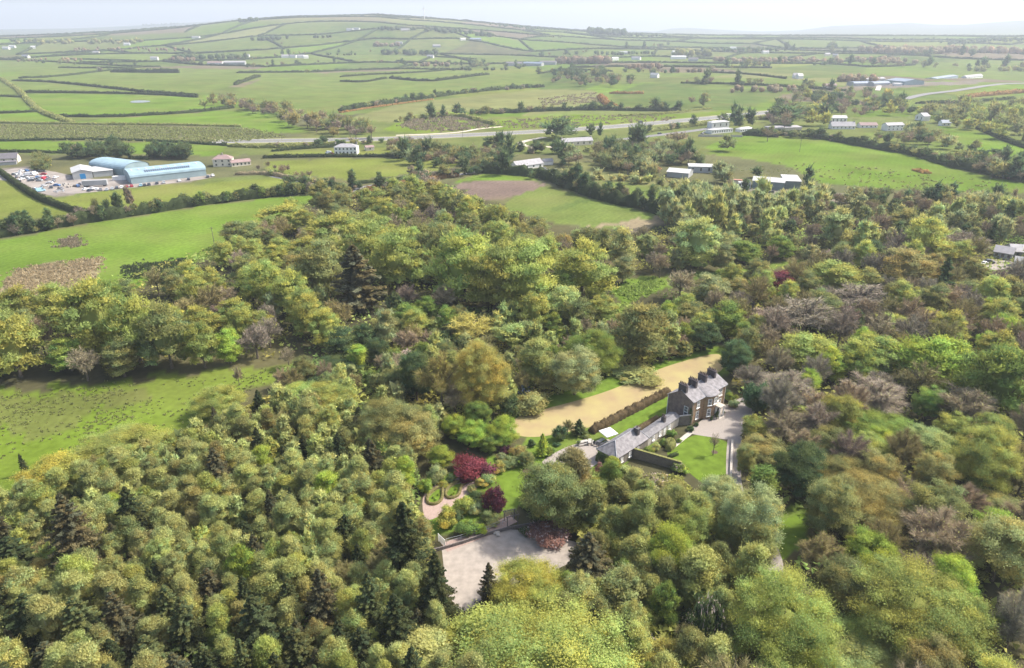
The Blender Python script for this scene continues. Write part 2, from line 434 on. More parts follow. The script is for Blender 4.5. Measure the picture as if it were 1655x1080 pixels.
p1 = n_.new('ShaderNodeMath'); p1.operation = 'MULTIPLY'; l_.new(a1, p1.inputs[0]); l_.new(a2, p1.inputs[1])
p2 = n_.new('ShaderNodeMath'); p2.operation = 'MULTIPLY'; l_.new(p1.outputs[0], p2.inputs[0]); l_.new(a3, p2.inputs[1])
wv_ = n_.new('ShaderNodeTexWave'); wv_.inputs['Scale'].default_value = .09; wv_.inputs['Distortion'].default_value = 5; wv_.inputs['Detail'].default_value = 3; wv_.inputs['Detail Scale'].default_value = .15
wr = n_.new('ShaderNodeMapping'); wr.inputs['Rotation'].default_value = (0, 0, .5); l_.new(tc.outputs['Object'], wr.inputs[0]); l_.new(wr.outputs[0], wv_.inputs[0])
wm_ = n_.new('ShaderNodeMapRange'); wm_.inputs['To Min'].default_value = .965; wm_.inputs['To Max'].default_value = 1.03; l_.new(wv_.outputs['Fac'], wm_.inputs['Value'])
p3 = n_.new('ShaderNodeMath'); p3.operation = 'MULTIPLY'; l_.new(p2.outputs[0], p3.inputs[0]); l_.new(wm_.outputs[0], p3.inputs[1]); p2 = p3
mx = n_.new('ShaderNodeMix'); mx.data_type = 'RGBA'; mx.blend_type = 'MULTIPLY'; mx.inputs['Factor'].default_value = 1
l_.new(at.outputs['Color'], mx.inputs['A']); l_.new(p2.outputs[0], mx.inputs['B'])
mx2 = n_.new('ShaderNodeMix'); mx2.data_type = 'RGBA'; mx2.inputs['B'].default_value = (.17, .15, .06, 1)
l_.new(mx.outputs['Result'], mx2.inputs['A']); l_.new(_noise(.02, 7, 0, .38, .45, .7), mx2.inputs['Factor'])
l_.new(mx2.outputs['Result'], b_.inputs['Base Color']); b_.inputs['Roughness'].default_value = 1; b_.inputs['Specular IOR Level'].default_value = 0
gm.materials.append(m_)
ground = obj('ground', gm); ground['kind'] = 'structure'

def sheet(name, pts, mat, z, sub=True, label=None):
    """flat sheet on the ground, outline in photograph pixels, smoothed"""
    w = [P(a, b) for a, b in pts]
    if sub:
        for _ in range(2):
            q = []
            for k in range(len(w)):
                a = w[k]; b = w[(k + 1) % len(w)]
                q += [a * .75 + b * .25, a * .25 + b * .75]
            w = q
    me = bpy.data.meshes.new(name)
    me.from_pydata([(p.x, p.y, p.z + z) for p in w], [], [tuple(range(len(w)))])
    me.update()
    if me.polygons[0].normal.z < 0: me.flip_normals()
    me.materials.append(mat)
    o = obj(name, me); o['kind'] = 'structure'
    return o
def smooth_line(w, it=2):
    for _ in range(it):
        q = [w[0]]
        for k in range(len(w) - 1):
            q += [w[k] * .75 + w[k + 1] * .25, w[k] * .25 + w[k + 1] * .75]
        w = q + [w[-1]]
    return w
def ribbon(name, pts, width, mat, z=.03, off=0.0, it=2, world=False):
    w = smooth_line(pts if world else [P(a, b) for a, b in pts], it)
    mb = MB(); L = []
    for k, p in enumerate(w):
        a = w[max(0, k - 1)]; b = w[min(len(w) - 1, k + 1)]
        t = Vector((b.x - a.x, b.y - a.y, 0)).normalized(); nrm = Vector((-t.y, t.x, 0))
        for s in (-.5, .5):
            q = p + nrm * (width * s + off)
            L.append((q.x, q.y, float(Z(q.x, q.y)) + z))
    mb.add(L, [(2 * k, 2 * k + 2, 2 * k + 3, 2 * k + 1) for k in range(len(w) - 1)])
    me = mb.mesh(name, mat)
    if me.polygons[0].normal.z < 0: me.flip_normals()
    o = obj(name, me); o['kind'] = 'structure'
    return o

# roads
main_road = [(340, 229), (450, 227.5), (600, 225.5), (700, 221), (870, 213), (1000, 204.5), (1080, 197), (1180, 188), (1260, 180)]
ribbon('road_verge', main_road, 30, surf('verge', (.19, .19, .07), .95, .2, .05), .02)
ribbon('main_road', main_road, 20, M['asphalt'], .05)
ribbon('central_reservation', main_road, 1.6, surf('reservation', (.2, .2, .1), .9), .09)
ribbon('road_marking', main_road, .5, M['road_paint'], .09, 8.6)
ribbon('road_marking', main_road, .5, M['road_paint'], .09, -8.6)
ribbon('main_road', [(1462, 161), (1480, 156), (1500, 152), (1560, 146), (1700, 131)], 12, M['asphalt'], .5)
ribbon('side_road', [(1000, 226), (1060, 219), (1110, 213), (1160, 206)], 9, M['asphalt'], .05)
ribbon('farm_track', [(640, 219), (700, 217), (745, 214), (775, 208), (812, 205)], 5, surf('track', (.5, .44, .36), .95, .1, .3), .12)
ribbon('farm_track', [(800, 237), (850, 236), (838, 231), (858, 226), (880, 222)], 6, surf('track_two', (.5, .44, .36), .95, .1, .3), .06)
ribbon('farm_track', [(850, 236), (880, 237), (900, 239)], 5, surf('track_three', (.5, .44, .36), .95, .1, .3), .07)
ribbon('country_lane', [(535, 330), (558, 318), (570, 306), (600, 300), (680, 291), (760, 280), (800, 273)], 5, M['asphalt'], .06)
ribbon('country_lane', [(440, 285), (480, 292), (530, 300), (575, 305)], 5, M['asphalt'], .08)
ribbon('farm_track', [(1090, 318), (1140, 318), (1190, 323), (1240, 331)], 6, surf('mud_track', (.27, .2, .17), .95, .2, .2), .05)
ribbon('farm_track', [(1418, 147), (1421, 140), (1420, 130)], 7, surf('track_four', (.5, .45, .38), .95, .1, .2), .6)
sheet('pond', [(208, 165), (222, 162.5), (245, 163.5), (240, 166), (215, 167)], M['water'], .3)
sheet('river', [(820, 600), (850, 612), (862, 630), (845, 642), (822, 622)], M['water'], .02)
sheet('yard_surface', [(-10, 292), (0, 276), (40, 270), (90, 278), (120, 285), (150, 290), (180, 288), (220, 294), (330, 282), (350, 282), (340, 289), (240, 301), (190, 306), (150, 311), (112, 314), (100, 311), (88, 318), (66, 312), (30, 292)], surf('yard_gravel', (.25, .22, .195), .95, .25, .08), .05)

# estate surfaces
straw = surf('mown_meadow', (.34, .255, .145), .95, .16, .16, .3, spec=.05, detail=12, col2=(.34, .29, .13))
sheet('meadow', [(822, 702), (828, 676), (870, 664), (950, 643), (1000, 626), (1060, 598), (1110, 582), (1150, 572), (1168, 573), (1172, 600), (1130, 612), (1078, 640), (1000, 672), (960, 690), (900, 702), (860, 708)], straw, .02)
sheet('lawn', [(978, 722), (985, 702), (1040, 670), (1076, 648), (1090, 652), (1085, 672), (1040, 690), (1000, 706)], M['grass_lawn'], .03)
sheet('lawn', [(1095, 745), (1075, 735), (1085, 722), (1115, 706), (1130, 702), (1182, 714), (1180, 740), (1177, 800), (1130, 780)], M['grass_lawn'], .03)
sheet('lawn', [(796, 770), (812, 763), (850, 753), (880, 748), (885, 762), (850, 800), (825, 806), (806, 790)], M['grass_lawn'], .035)
sheet('lawn', [(1238, 905), (1246, 862), (1262, 842), (1300, 826), (1308, 850), (1285, 880), (1262, 912)], M['grass_lawn'], .03)
sheet('driveway', [(1112, 700), (1120, 690), (1150, 668), (1178, 652), (1205, 640), (1222, 644), (1222, 664), (1206, 690), (1196, 706), (1180, 712), (1150, 707), (1124, 703)], M['gravel'], .04)
ribbon('driveway', [(1188, 704), (1185, 740), (1186, 790), (1205, 830), (1235, 870), (1250, 900), (1252, 925), (1245, 960)], 3.2, M['gravel'], .05)
sheet('courtyard', [(872, 752), (884, 738), (930, 716), (975, 712), (990, 726), (966, 752), (930, 766)], M['gravel'], .045)
sheet('arena_sand', [(714, 888), (747, 879), (787, 865), (825, 856), (870, 858), (935, 878), (930, 905), (860, 942), (745, 990), (722, 960)], M['sand'], .03, False)
sheet('garden_path', [(684, 838), (682, 800), (700, 785), (725, 778), (770, 762), (790, 770), (770, 790), (735, 815), (700, 842)], M['path'], .03)
ribbon('garden_path', [(1118, 698), (1100, 712), (1088, 722)], 1.2, M['stone_pale'], .06)
ribbon('garden_path', [(718, 886), (740, 877), (790, 858), (830, 838)], 2.6, M['path'], .05)
# ------------------------------------------------------------------ plant prototypes (meshes shared by the individuals)
def rand_dirs(n, rng):
    v = rng.normal(size=(n, 3)); return v / np.linalg.norm(v, axis=1)[:, None]
ICO_V = None
def ico():
    t = (1 + 5 ** .5) / 2
    V = np.array([(-1, t, 0), (1, t, 0), (-1, -t, 0), (1, -t, 0), (0, -1, t), (0, 1, t), (0, -1, -t), (0, 1, -t), (t, 0, -1), (t, 0, 1), (-t, 0, -1), (-t, 0, 1)], float)
    V /= np.linalg.norm(V[0])
    Fc = np.array([(0, 11, 5), (0, 5, 1), (0, 1, 7), (0, 7, 10), (0, 10, 11), (1, 5, 9), (5, 11, 4), (11, 10, 2), (10, 7, 6), (7, 1, 8), (3, 9, 4), (3, 4, 2), (3, 2, 6), (3, 6, 8), (3, 8, 9), (4, 9, 5), (2, 4, 11), (6, 2, 10), (8, 6, 7), (9, 8, 1)])
    return V, Fc
ICO = ico()
def leaf_tris(C, N, size, rng, stretch=1.0, along=None, mess=.55):
    """one triangle per leaf clump at C with normal about N"""
    n = len(C)
    N = N + rng.normal(size=(n, 3)) * mess; N /= np.linalg.norm(N, axis=1)[:, None] + 1e-9
    R = rand_dirs(n, rng) if along is None else along + rng.normal(size=(n, 3)) * .25
    U = np.cross(N, R); U /= np.linalg.norm(U, axis=1)[:, None] + 1e-9
    W = np.cross(N, U)
    s = (size * rng.uniform(.6, 1.35, n))[:, None]
    a = C + W * s * stretch; b = C - W * s * .5 * stretch + U * s * .8; c = C - W * s * .5 * stretch - U * s * .8
    V = np.stack([a, b, c], 1).reshape(-1, 3)
    return V, np.arange(3 * n).reshape(-1, 3)
def crown_mesh(name, rng, H, cz, rx, rz, nclump, clump_r, nleaf, size, core=True, shape='dome', bloom=0.0, lumpy=.18, stretch=1.0, mat='leaf', gap=.0, lobes=5, low=-.8, spray=.4, taper=.0):
    """foliage made of clumps spread over the crown's volume, each clump a shell of leaf sized faces"""
    d = rand_dirs(nclump * 3, rng)
    d = d[d[:, 2] > low][:nclump]
    nclump = len(d)
    if shape == 'dome': fr = 1.0
    # lobed outline
    L = rand_dirs(lobes, rng)
    lob = 1 + lumpy * np.max(d @ L.T, axis=1) - lumpy * .5
    rad = rng.uniform(.58, .96, nclump) * lob
    C = np.stack([d[:, 0] * rx * rad, d[:, 1] * rx * rad, cz + d[:, 2] * rz * rad], 1)
    C[:, :2] *= (1 - taper * np.clip(d[:, 2:3], 0, 1) * rng.uniform(.6, 1.2, (nclump, 1)))
    if shape == 'cone':
        t = rng.uniform(0, 1, nclump) ** .8
        a = rng.uniform(0, 2 * math.pi, nclump)
        q = (1 - t) ** .75 * rx * rng.uniform(.6, 1, nclump)
        C = np.stack([np.cos(a) * q, np.sin(a) * q, cz - rz + 2 * rz * t], 1)
    if shape == 'column':
        t = rng.uniform(-1, 1, nclump); a = rng.uniform(0, 2 * math.pi, nclump)
        q = np.sqrt(np.clip(1 - np.abs(t) ** 3, 0, 1)) * rx * rng.uniform(.45, .95, nclump)
        C = np.stack([np.cos(a) * q, np.sin(a) * q, cz + rz * t * .9], 1)
    cr = clump_r * rng.uniform(.45, 1.45, nclump)
    w = cr ** 2; w = w / w.sum()
    per = np.maximum((w * nleaf).astype(int), 3)
    idx = np.repeat(np.arange(nclump), per)
    n = len(idx)
    dd = rand_dirs(n, rng); dd[:, 2] = np.abs(dd[:, 2]) * .75 + dd[:, 2] * .25
    dd /= np.linalg.norm(dd, axis=1)[:, None]
    rr_ = cr[idx] * np.abs(.62 + rng.normal(size=n) * .34)
    LC_ = C[idx] + dd * rr_[:, None] * np.array([1.05, 1.05, .85])
    outw = LC_ - np.array([0, 0, cz - rz * .5]); outw /= np.linalg.norm(outw, axis=1)[:, None] + 1e-9
    V, T = leaf_tris(LC_, dd * .65 + outw * .55, size, rng, stretch, None, .36)
    if spray > 0:      # slender sprays of leaves and twigs that reach out and up
        sp = np.where(rng.random(n) < spray)[0]; m_ = len(sp)
        dr = dd[sp] * .7 + outw[sp] * .5 + np.array([0, 0, .45]) + rng.normal(size=(m_, 3)) * .35; dr /= np.linalg.norm(dr, axis=1)[:, None]
        sd = np.cross(dr, rand_dirs(m_, rng)); sd /= np.linalg.norm(sd, axis=1)[:, None] + 1e-9
        ln = (size * rng.uniform(1.6, 4.2, m_))[:, None]; wd = size * .34
        V = V.reshape(-1, 3, 3); V[sp, 0] = LC_[sp] + dr * ln; V[sp, 1] = LC_[sp] + sd * wd; V[sp, 2] = LC_[sp] - sd * wd; V = V.reshape(-1, 3)
    ct = rng.uniform(.76, 1.2, nclump); wt = rng.uniform(-.16, .16, nclump)
    lt = rng.uniform(.82, 1.15, n) * ct[idx]
    tint = np.stack([lt * (1 + wt[idx]), lt, lt * (1 - wt[idx]), np.ones(n)], 1)
    if bloom:
        bm = rng.random(n) < bloom * (dd[:, 2] > .1); tint[bm, 3] = 0
    if core:
        iv, it_ = ICO
        CV = (C[:, None, :] + iv[None] * (cr * .36)[:, None, None]).reshape(-1, 3)
        CT = (it_[None] + (np.arange(nclump) * 12)[:, None, None]).reshape(-1, 3)
        k = (0, 0, cz - rz * .1)
        big = iv * np.array([rx * .58, rx * .58, rz * .62]) + np.array(k)
        CV = np.concatenate([CV, big]); CT = np.concatenate([CT, it_ + nclump * 12])
        ctint = np.concatenate([np.repeat(ct * .9, 20), np.full(20, .85)])
        T = np.concatenate([T, CT + len(V)]); V = np.concatenate([V, CV])
        tint = np.concatenate([tint, np.stack([ctint, ctint, ctint, np.ones(len(ctint))], 1)])
    return tri_mesh(name, V, T, M[mat], tint)
def limbs_mesh(name, rng, H, cz, rx, rz, r0, mat, nl=7, z0=None):
    mb = MB()
    lean = rng.normal(size=2) * .02 * H
    top = (lean[0], lean[1], cz + rz * .5)
    z0 = cz - rz * .9 if z0 is None else z0
    z0 = max(z0, H * .12)
    f = (lean[0] * .3, lean[1] * .3, z0)
    mb.tube((0, 0, -.15), f, r0 * 1.25, r0 * .85, 8); mb.tube(f, top, r0 * .85, r0 * .2, 6)
    for k in range(nl):
        a = 2 * math.pi * (k + rng.uniform(-.3, .3)) / nl; t = rng.uniform(0, .55)
        s = Vector(f).lerp(Vector(top), t); q = rx * rng.uniform(.55, .8)
        e = Vector((math.cos(a) * q, math.sin(a) * q, s.z + rz * rng.uniform(.35, .9)))
        mid = s.lerp(e, .5) + Vector((0, 0, -rz * .08))
        mb.tube(s, mid, r0 * .45, r0 * .28, 5); mb.tube(mid, e, r0 * .28, r0 * .08, 4)
    return mb.mesh(name, mat)
def spruce_mesh(name, rng, H, rx, nb, per, size, ragged=.38):
    t = np.sort(rng.uniform(.0, 1, nb)) ** .85
    z = H * (.08 + .9 * t); a = np.arange(nb) * 2.4 + rng.uniform(-.4, .4, nb)
    L = rx * (1 - t) ** .8 * rng.uniform(1 - ragged * 1.6, 1 + ragged, nb) + .12
    idx = np.repeat(np.arange(nb), per); n = len(idx)
    s = rng.uniform(.12, 1, n) ** .8
    side = rng.uniform(-1, 1, n) * .30 * L[idx] * (1.05 - s * .8)
    x = np.cos(a[idx]) * s * L[idx] - np.sin(a[idx]) * side; y = np.sin(a[idx]) * s * L[idx] + np.cos(a[idx]) * side
    zz = z[idx] - .32 * L[idx] * s + .22 * L[idx] * s ** 3 - rng.uniform(0, .18, n) - np.abs(side) * .25
    C = np.stack([x, y, zz], 1)
    out = np.stack([np.cos(a[idx]), np.sin(a[idx]), np.full(n, -.25)], 1)
    up = np.tile([0, 0, 1.0], (n, 1)) + out * .35
    V, T = leaf_tris(C, up, size, rng, 1.25, out)
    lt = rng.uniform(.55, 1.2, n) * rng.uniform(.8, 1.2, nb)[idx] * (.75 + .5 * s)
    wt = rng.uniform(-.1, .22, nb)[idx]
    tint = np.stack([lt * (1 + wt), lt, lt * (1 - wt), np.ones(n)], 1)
    # dense inner cone of needles
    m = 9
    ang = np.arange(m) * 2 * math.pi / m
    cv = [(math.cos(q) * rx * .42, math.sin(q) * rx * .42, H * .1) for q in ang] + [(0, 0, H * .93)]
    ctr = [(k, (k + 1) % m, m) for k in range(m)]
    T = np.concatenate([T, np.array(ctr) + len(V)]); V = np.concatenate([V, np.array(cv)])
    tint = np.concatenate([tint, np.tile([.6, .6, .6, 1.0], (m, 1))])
    return tri_mesh(name, V, T, M['leaf'], tint)
def bare_mesh(name, rng, H, cz, rx, rz, ntw, w=.05, leafy=0):
    """bare crown: boughs, branches and a cloud of fine twigs pointing outwards"""
    base = np.array([0, 0, H * .3])
    d = rand_dirs(60, rng); d = d[d[:, 2] > -.25][:34]
    ends = np.stack([d[:, 0] * rx * .85, d[:, 1] * rx * .85, cz + d[:, 2] * rz * .85], 1) * rng.uniform(.85, 1.05, (len(d), 1))
    starts = base + (np.array([0, 0, cz]) - base) * rng.uniform(0, .8, (len(d), 1))
    mb = MB()
    for s, e in zip(starts, ends):
        s = Vector(s); e = Vector(e); mid = s.lerp(e, .5) + Vector(rng.normal(size=3) * .05 * rx)
        mb.tube(s, mid, .11 * H / 12, .06 * H / 12, 4); mb.tube(mid, e, .06 * H / 12, .02, 3)
    V0 = np.array(mb.v); 
    T0 = []
    for f in mb.f:
        for k in range(1, len(f) - 1): T0.append((f[0], f[k], f[k + 1]))
    k = rng.integers(len(ends), size=ntw); s = rng.uniform(.3, 1.0, ntw)[:, None]
    O = starts[k] * (1 - s) + ends[k] * s
    dirv = ends[k] - starts[k]; dirv /= np.linalg.norm(dirv, axis=1)[:, None]
    dirv = dirv + rng.normal(size=(ntw, 3)) * .75 + np.array([0, 0, .25]); dirv /= np.linalg.norm(dirv, axis=1)[:, None]
    Ln = rx * rng.uniform(.12, .38, ntw)[:, None]
    E_ = O + dirv * Ln
    side = np.cross(dirv, rand_dirs(ntw, rng)); side /= np.linalg.norm(side, axis=1)[:, None] + 1e-9
    # each twig forks: two thin slivers
    f2 = dirv + rng.normal(size=(ntw, 3)) * .5
    E2 = O + dirv * Ln * .4 + f2 * Ln * .5
    A = np.stack([O + side * w, O - side * w, E_], 1).reshape(-1, 3)
    B = np.stack([O + dirv * Ln * .35 + side * w * .7, O + dirv * Ln * .35 - side * w * .7, E2], 1).reshape(-1, 3)
    V = np.concatenate([A, B]); T = np.arange(len(V)).reshape(-1, 3)
    lt = rng.uniform(.7, 1.35, len(T)); tint = np.stack([lt * 1.03, lt, lt * .96, np.ones(len(T))], 1)
    if leafy:
        kk = rng.integers(len(T), size=leafy); C = V[T[kk, 2]]
        nv, nt = leaf_tris(C, rand_dirs(leafy, rng) + np.array([0, 0, .6]), .1 if ntw > 2500 else .24, rng)
        T = np.concatenate([T, nt + len(V)]); V = np.concatenate([V, nv])
        l2 = rng.uniform(.8, 1.2, leafy); tint = np.concatenate([tint, np.stack([l2 * 1.05, l2 * 1.25, l2 * .6, np.ones(leafy)], 1)])
    T = np.concatenate([T, np.array(T0) + len(V)]); V = np.concatenate([V, V0])
    tint = np.concatenate([tint, np.tile([.9, .88, .85, 1.0], (len(T0), 1))])
    return tri_mesh(name, V, T, M['twig'], tint)

# kind -> lod -> list of (crown mesh, trunk mesh or None); all in metres, with nominal height and width
PROTO = {}
def reg(kind, lod, nom, fn, n):
    PROTO[kind, lod] = (nom, [fn(np.random.default_rng(hash_(kind) + lod * 31 + k)) for k in range(n)])
def hash_(s): return sum(ord(c) * (i + 7) for i, c in enumerate(s))
def broad(lod):
    def f(rng):
        nc, nl, sz, cr = ((140, 46000, .135, 1.1), (80, 11500, .25, 1.2), (24, 650, .95, 1.9))[lod]
        rx = 4.6; rz = 5.5; cz = 6.3
        c = crown_mesh('crown', rng, 12, cz, rx, rz, nc, cr, nl, sz, lumpy=.5, lobes=8)
        t = limbs_mesh('trunk', rng, 12, cz, rx, rz, .32, M['bark'], 8 if lod < 2 else 3)
        return c, t
    return f
def giant(lod):
    def f(rng):
        c = crown_mesh('crown', rng, 18, 9.6, 9.6, 8.2, 230, 2.1, 135000, .14, lumpy=.62, lobes=13, stretch=1.3, spray=.55)
        t = limbs_mesh('trunk', rng, 18, 9.6, 9.6, 8.2, .5, M['bark'], 12)
        return c, t
    return f
def birch(lod):
    def f(rng):
        nc, nl, sz = ((60, 26000, .11), (40, 6500, .2), (12, 400, .75))[lod]
        c = crown_mesh('crown', rng, 9, 4.7, 2.3, 4.2, nc, (.85, .9, 1.2)[lod], nl, sz, lumpy=.22, lobes=5, stretch=1.6, spray=.55, taper=.5)
        t = limbs_mesh('trunk', rng, 9, 5.2, 2.15, 3.7, .13, M['bark_pale'], 5 if lod < 2 else 2)
        return c, t
    return f
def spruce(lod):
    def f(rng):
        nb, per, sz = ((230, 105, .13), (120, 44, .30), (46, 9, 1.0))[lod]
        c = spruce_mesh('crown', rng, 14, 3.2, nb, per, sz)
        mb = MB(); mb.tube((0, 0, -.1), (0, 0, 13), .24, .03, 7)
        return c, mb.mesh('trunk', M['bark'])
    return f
def bare(lod):
    def f(rng):
        ntw = (9500, 3400, 420)[lod]
        c = bare_mesh('crown', rng, 12, 6.6, 4.6, 5.0, ntw, (.026, .05, .18)[lod], (700, 260, 40)[lod])
        t = limbs_mesh('trunk', rng, 12, 7.2, 4.5, 4.4, .26, M['bark'], 8 if lod < 2 else 4)
        return c, t
    return f
def shrub(lod):
    def f(rng):
        nc, nl, sz = ((34, 6500, .13), (20, 2200, .22), (9, 200, .55))[lod]
        c = crown_mesh('foliage', rng, 3, 1.25, 1.75, 1.35, nc, (.62, .7, .9)[lod], nl, sz, lumpy=.3, lobes=5, spray=.15)
        mb = MB(); mb.tube((0, 0, -.1), (.1, 0, 1.2), .09, .05, 5); mb.tube((0, 0, .3), (.7, .3, 1.5), .06, .03, 5); mb.tube((0, 0, .3), (-.6, -.3, 1.5), .06, .03, 5)
        return c, mb.mesh('stem', M['bark'])
    return f
def bloomer(lod):
    def f(rng):
        nc, nl, sz = ((34, 6500, .15), (20, 2200, .24), (9, 200, .55))[lod]
        c = crown_mesh('foliage', rng, 3, 1.25, 1.75, 1.35, nc, .62, nl, sz, lumpy=.3, bloom=.13, spray=.12)
        mb = MB(); mb.tube((0, 0, -.1), (.1, 0, 1.2), .09, .05, 5); mb.tube((0, 0, .3), (.7, .3, 1.5), .06, .03, 5)
        return c, mb.mesh('stem', M['bark'])
    return f
def narrow(lod):
    def f(rng):
        nc, nl, sz = ((60, 12000, .17), (36, 3600, .3), (14, 380, .8))[lod]
        c = crown_mesh('crown', rng, 9, 4.7, 1.7, 4.3, nc, .75, nl, sz, shape='column')
        t = limbs_mesh('trunk', rng, 9, 4.7, 1.7, 4.3, .16, M['bark'], 4)
        return c, t
    return f
reg('giant', 0, (18, 20), giant(0), 1)
for lod, cnt in ((0, 4), (1, 4), (2, 4)):
    reg('broad', lod, (12, 10.4), broad(lod), cnt)
    reg('birch', lod, (9, 5.6), birch(lod), cnt)
    reg('spruce', lod, (14, 6.0), spruce(lod), max(3, cnt - 1))
    reg('bare', lod, (12, 9.6), bare(lod), max(3, cnt - 1))
    reg('shrub', lod, (2.9, 4.4), shrub(lod), 3)
    reg('bloomer', lod, (2.9, 4.4), bloomer(lod), 2)
    reg('narrow', lod, (9.4, 4.6), narrow(lod), 2)

# leaf colours (reflectance) with the words a viewer would use
PC = dict(
 yg=((.30, .33, .095), 'yellow-green'), lg=((.33, .355, .14), 'light green'), ol=((.22, .235, .09), 'olive green'), gr=((.20, .26, .065), 'fresh green'),
 dg=((.10, .14, .06), 'dark green'), bg=((.29, .36, .07), 'bright green'), pg=((.29, .31, .14), 'pale grey-green'), wil=((.33, .355, .125), 'pale green'),
 gold=((.34, .33, .08), 'golden yellow'), tan=((.29, .265, .10), 'bronze'), og=((.34, .295, .09), 'orange-brown'), br=((.31, .26, .175), 'bare brown'), gy=((.275, .245, .19), 'bare grey'),
 pu=((.27, .225, .18), 'bare purple-brown'), olb=((.30, .275, .13), 'budding olive-brown'), red=((.27, .075, .09), 'crimson'), pur=((.14, .05, .065), 'dark purple'), cf=((.065, .085, .04), 'dark green'), cfb=((.105, .108, .062), 'brown-tinged'),
 cfg=((.10, .125, .055), 'olive green'), pink=((.34, .2, .17), 'pink'), wh=((.62, .54, .5), 'white-blossomed'), hd=((.075, .10, .045), 'dark green'), beech=((.19, .145, .085), 'brown'), straw=((.42, .34, .21), 'straw'), gorse=((.34, .21, .09), 'orange-brown'))
for _k in ('yg', 'lg', 'ol', 'gr', 'dg', 'bg', 'pg', 'wil', 'gold', 'tan', 'og', 'cf', 'cfb', 'cfg'):
    _c = PC[_k][0]; PC[_k] = (tuple(min(.62, v * LEAF_GAIN) for v in _c), PC[_k][1])
KIND = dict(budding=('budding_tree', 'budding tree', 'tree', 'budding trees'), broad=('broadleaf_tree', 'broadleaf tree', 'tree', 'broadleaf trees'), birch=('birch_tree', 'birch tree', 'tree', 'birch trees'), spruce=('spruce_tree', 'spruce tree', 'tree', 'spruce trees'),
            bare=('bare_tree', 'tree', 'tree', 'trees'), shrub=('shrub', 'shrub', 'shrub', 'shrubs'), bloomer=('flowering_shrub', 'flowering shrub', 'shrub', 'flowering shrubs'),
            narrow=('columnar_tree', 'narrow tree', 'tree', 'narrow trees'))
PLANTS = []     # (root, kind, colkey, px, py, label or None)
OCC = []        # (x, y, r) taken places
def plant(kind, ck, x, y, h, w, label=None, rng=random, area='', lift=0.0):
    gz_ = float(Z(x, y)); d = math.hypot(x, y)
    lod = 0 if d < 185 else (1 if d < 430 else 2)
    pk = 'giant' if kind == 'broad' and lod == 0 and w > 12.5 else kind
    (nh, nw), protos = PROTO[pk, lod]
    if pk == 'giant': w *= .86; h *= .9
    cm, tm = protos[rng.randrange(len(protos))]
    nm, sing, cat, grp = KIND['budding' if kind == 'bare' and ck in ('olb', 'tan', 'og') else kind]
    root = empty(nm, (x, y, gz_), rng.uniform(0, 6.283), None, cat)
    s = (w / nw, w / nw, h / nh)
    root.scale = s
    c = obj('foliage' if kind in ('shrub', 'bloomer') else 'crown', cm, root)
    col = PC[ck][0]; v = rng.uniform(.92, 1.12) * (0.96 if kind == 'birch' else 1.06)
    c.color = (col[0] * v * rng.uniform(.94, 1.06), col[1] * v, col[2] * v, 1)
    if lod < 2 or kind == 'bare':
        obj('stem' if kind in ('shrub', 'bloomer') else 'trunk', tm, root)
    if label and 'sapling' in label:
        c.data = SAPLING
    px, py = proj((x, y, gz_ + h * .6))
    PLANTS.append([root, kind, ck, px, py, label, area])
    OCC.append((x, y, w * .5))
    return root
def T(kind, ck, cx, cy, wpx, hpx, label=None, area=''):
    """tree given by the centre and size of its outline in the photograph"""
    d = ray(cx, cy); h = 10.0
    for _ in range(4):
        p = P(cx, cy, h * .5); dep = depth_of(p)
        el = math.atan2(CAM_H - p.z, math.hypot(p.x, p.y))
        w = wpx / F * dep
        h = max((hpx / F * dep - w * .42 * math.sin(el)) / math.cos(el), hpx / F * dep * .55)
    return plant(kind, ck, p.x, p.y, h, w, label, area=area)
def fill(poly, mix, spacing, n, area, hr, rng=random, zc=6.0, tight=.8):
    """scatter individual trees inside an outline drawn on the canopy"""
    W = wpoly(poly, zc)
    xs = [p[0] for p in W]; ys = [p[1] for p in W]
    tot = sum(m[0] for m in mix); k = 0; made = 0
    ox = np.array([o[0] for o in OCC]); oy = np.array([o[1] for o in OCC]); orr = np.array([o[2] for o in OCC])
    ox = list(ox); oy = list(oy); orr = list(orr)
    while k < n * 40 and made < n:
        k += 1
        x = rng.uniform(min(xs), max(xs)); y = rng.uniform(min(ys), max(ys))
        if not bool(inpoly(np.array([x]), np.array([y]), W)[0]): continue
        u = rng.uniform(0, tot); i = 0
        while u > mix[i][0]: u -= mix[i][0]; i += 1
        _, kind, ck, w0, w1 = mix[i]
        w = rng.uniform(w0, w1)
        A = np.hypot(np.array(ox) - x, np.array(oy) - y) if ox else np.array([1e9])
        if np.any(A < (np.array(orr) + w * .5) * tight * spacing): continue
        px, py = proj((x, y, zc))
        h = w * rng.uniform(*hr[kind]) if kind in hr else w * 1.3
        xa = np.array([x, x - w * .45, x + w * .45, x, x]); ya = np.array([y, y, y, y - w * .45, y + w * .45])
        if any(inpoly(xa, ya, q).any() for q in KEEPOUT): continue
        tp = [proj((x, y, h * .92)), proj((x, y, h * .1)), proj((x, y - w * .4, h * .3)), proj((x - w * .4, y, h * .6)), proj((x + w * .4, y, h * .6))]
        if any(inpoly(np.array([t[0] for t in tp]), np.array([t[1] for t in tp]), q).any() for q in VIS): continue
        plant(kind, ck, x, y, h, w, None, rng, area)
        ox.append(x); oy.append(y); orr.append(w * .5); made += 1
    return made

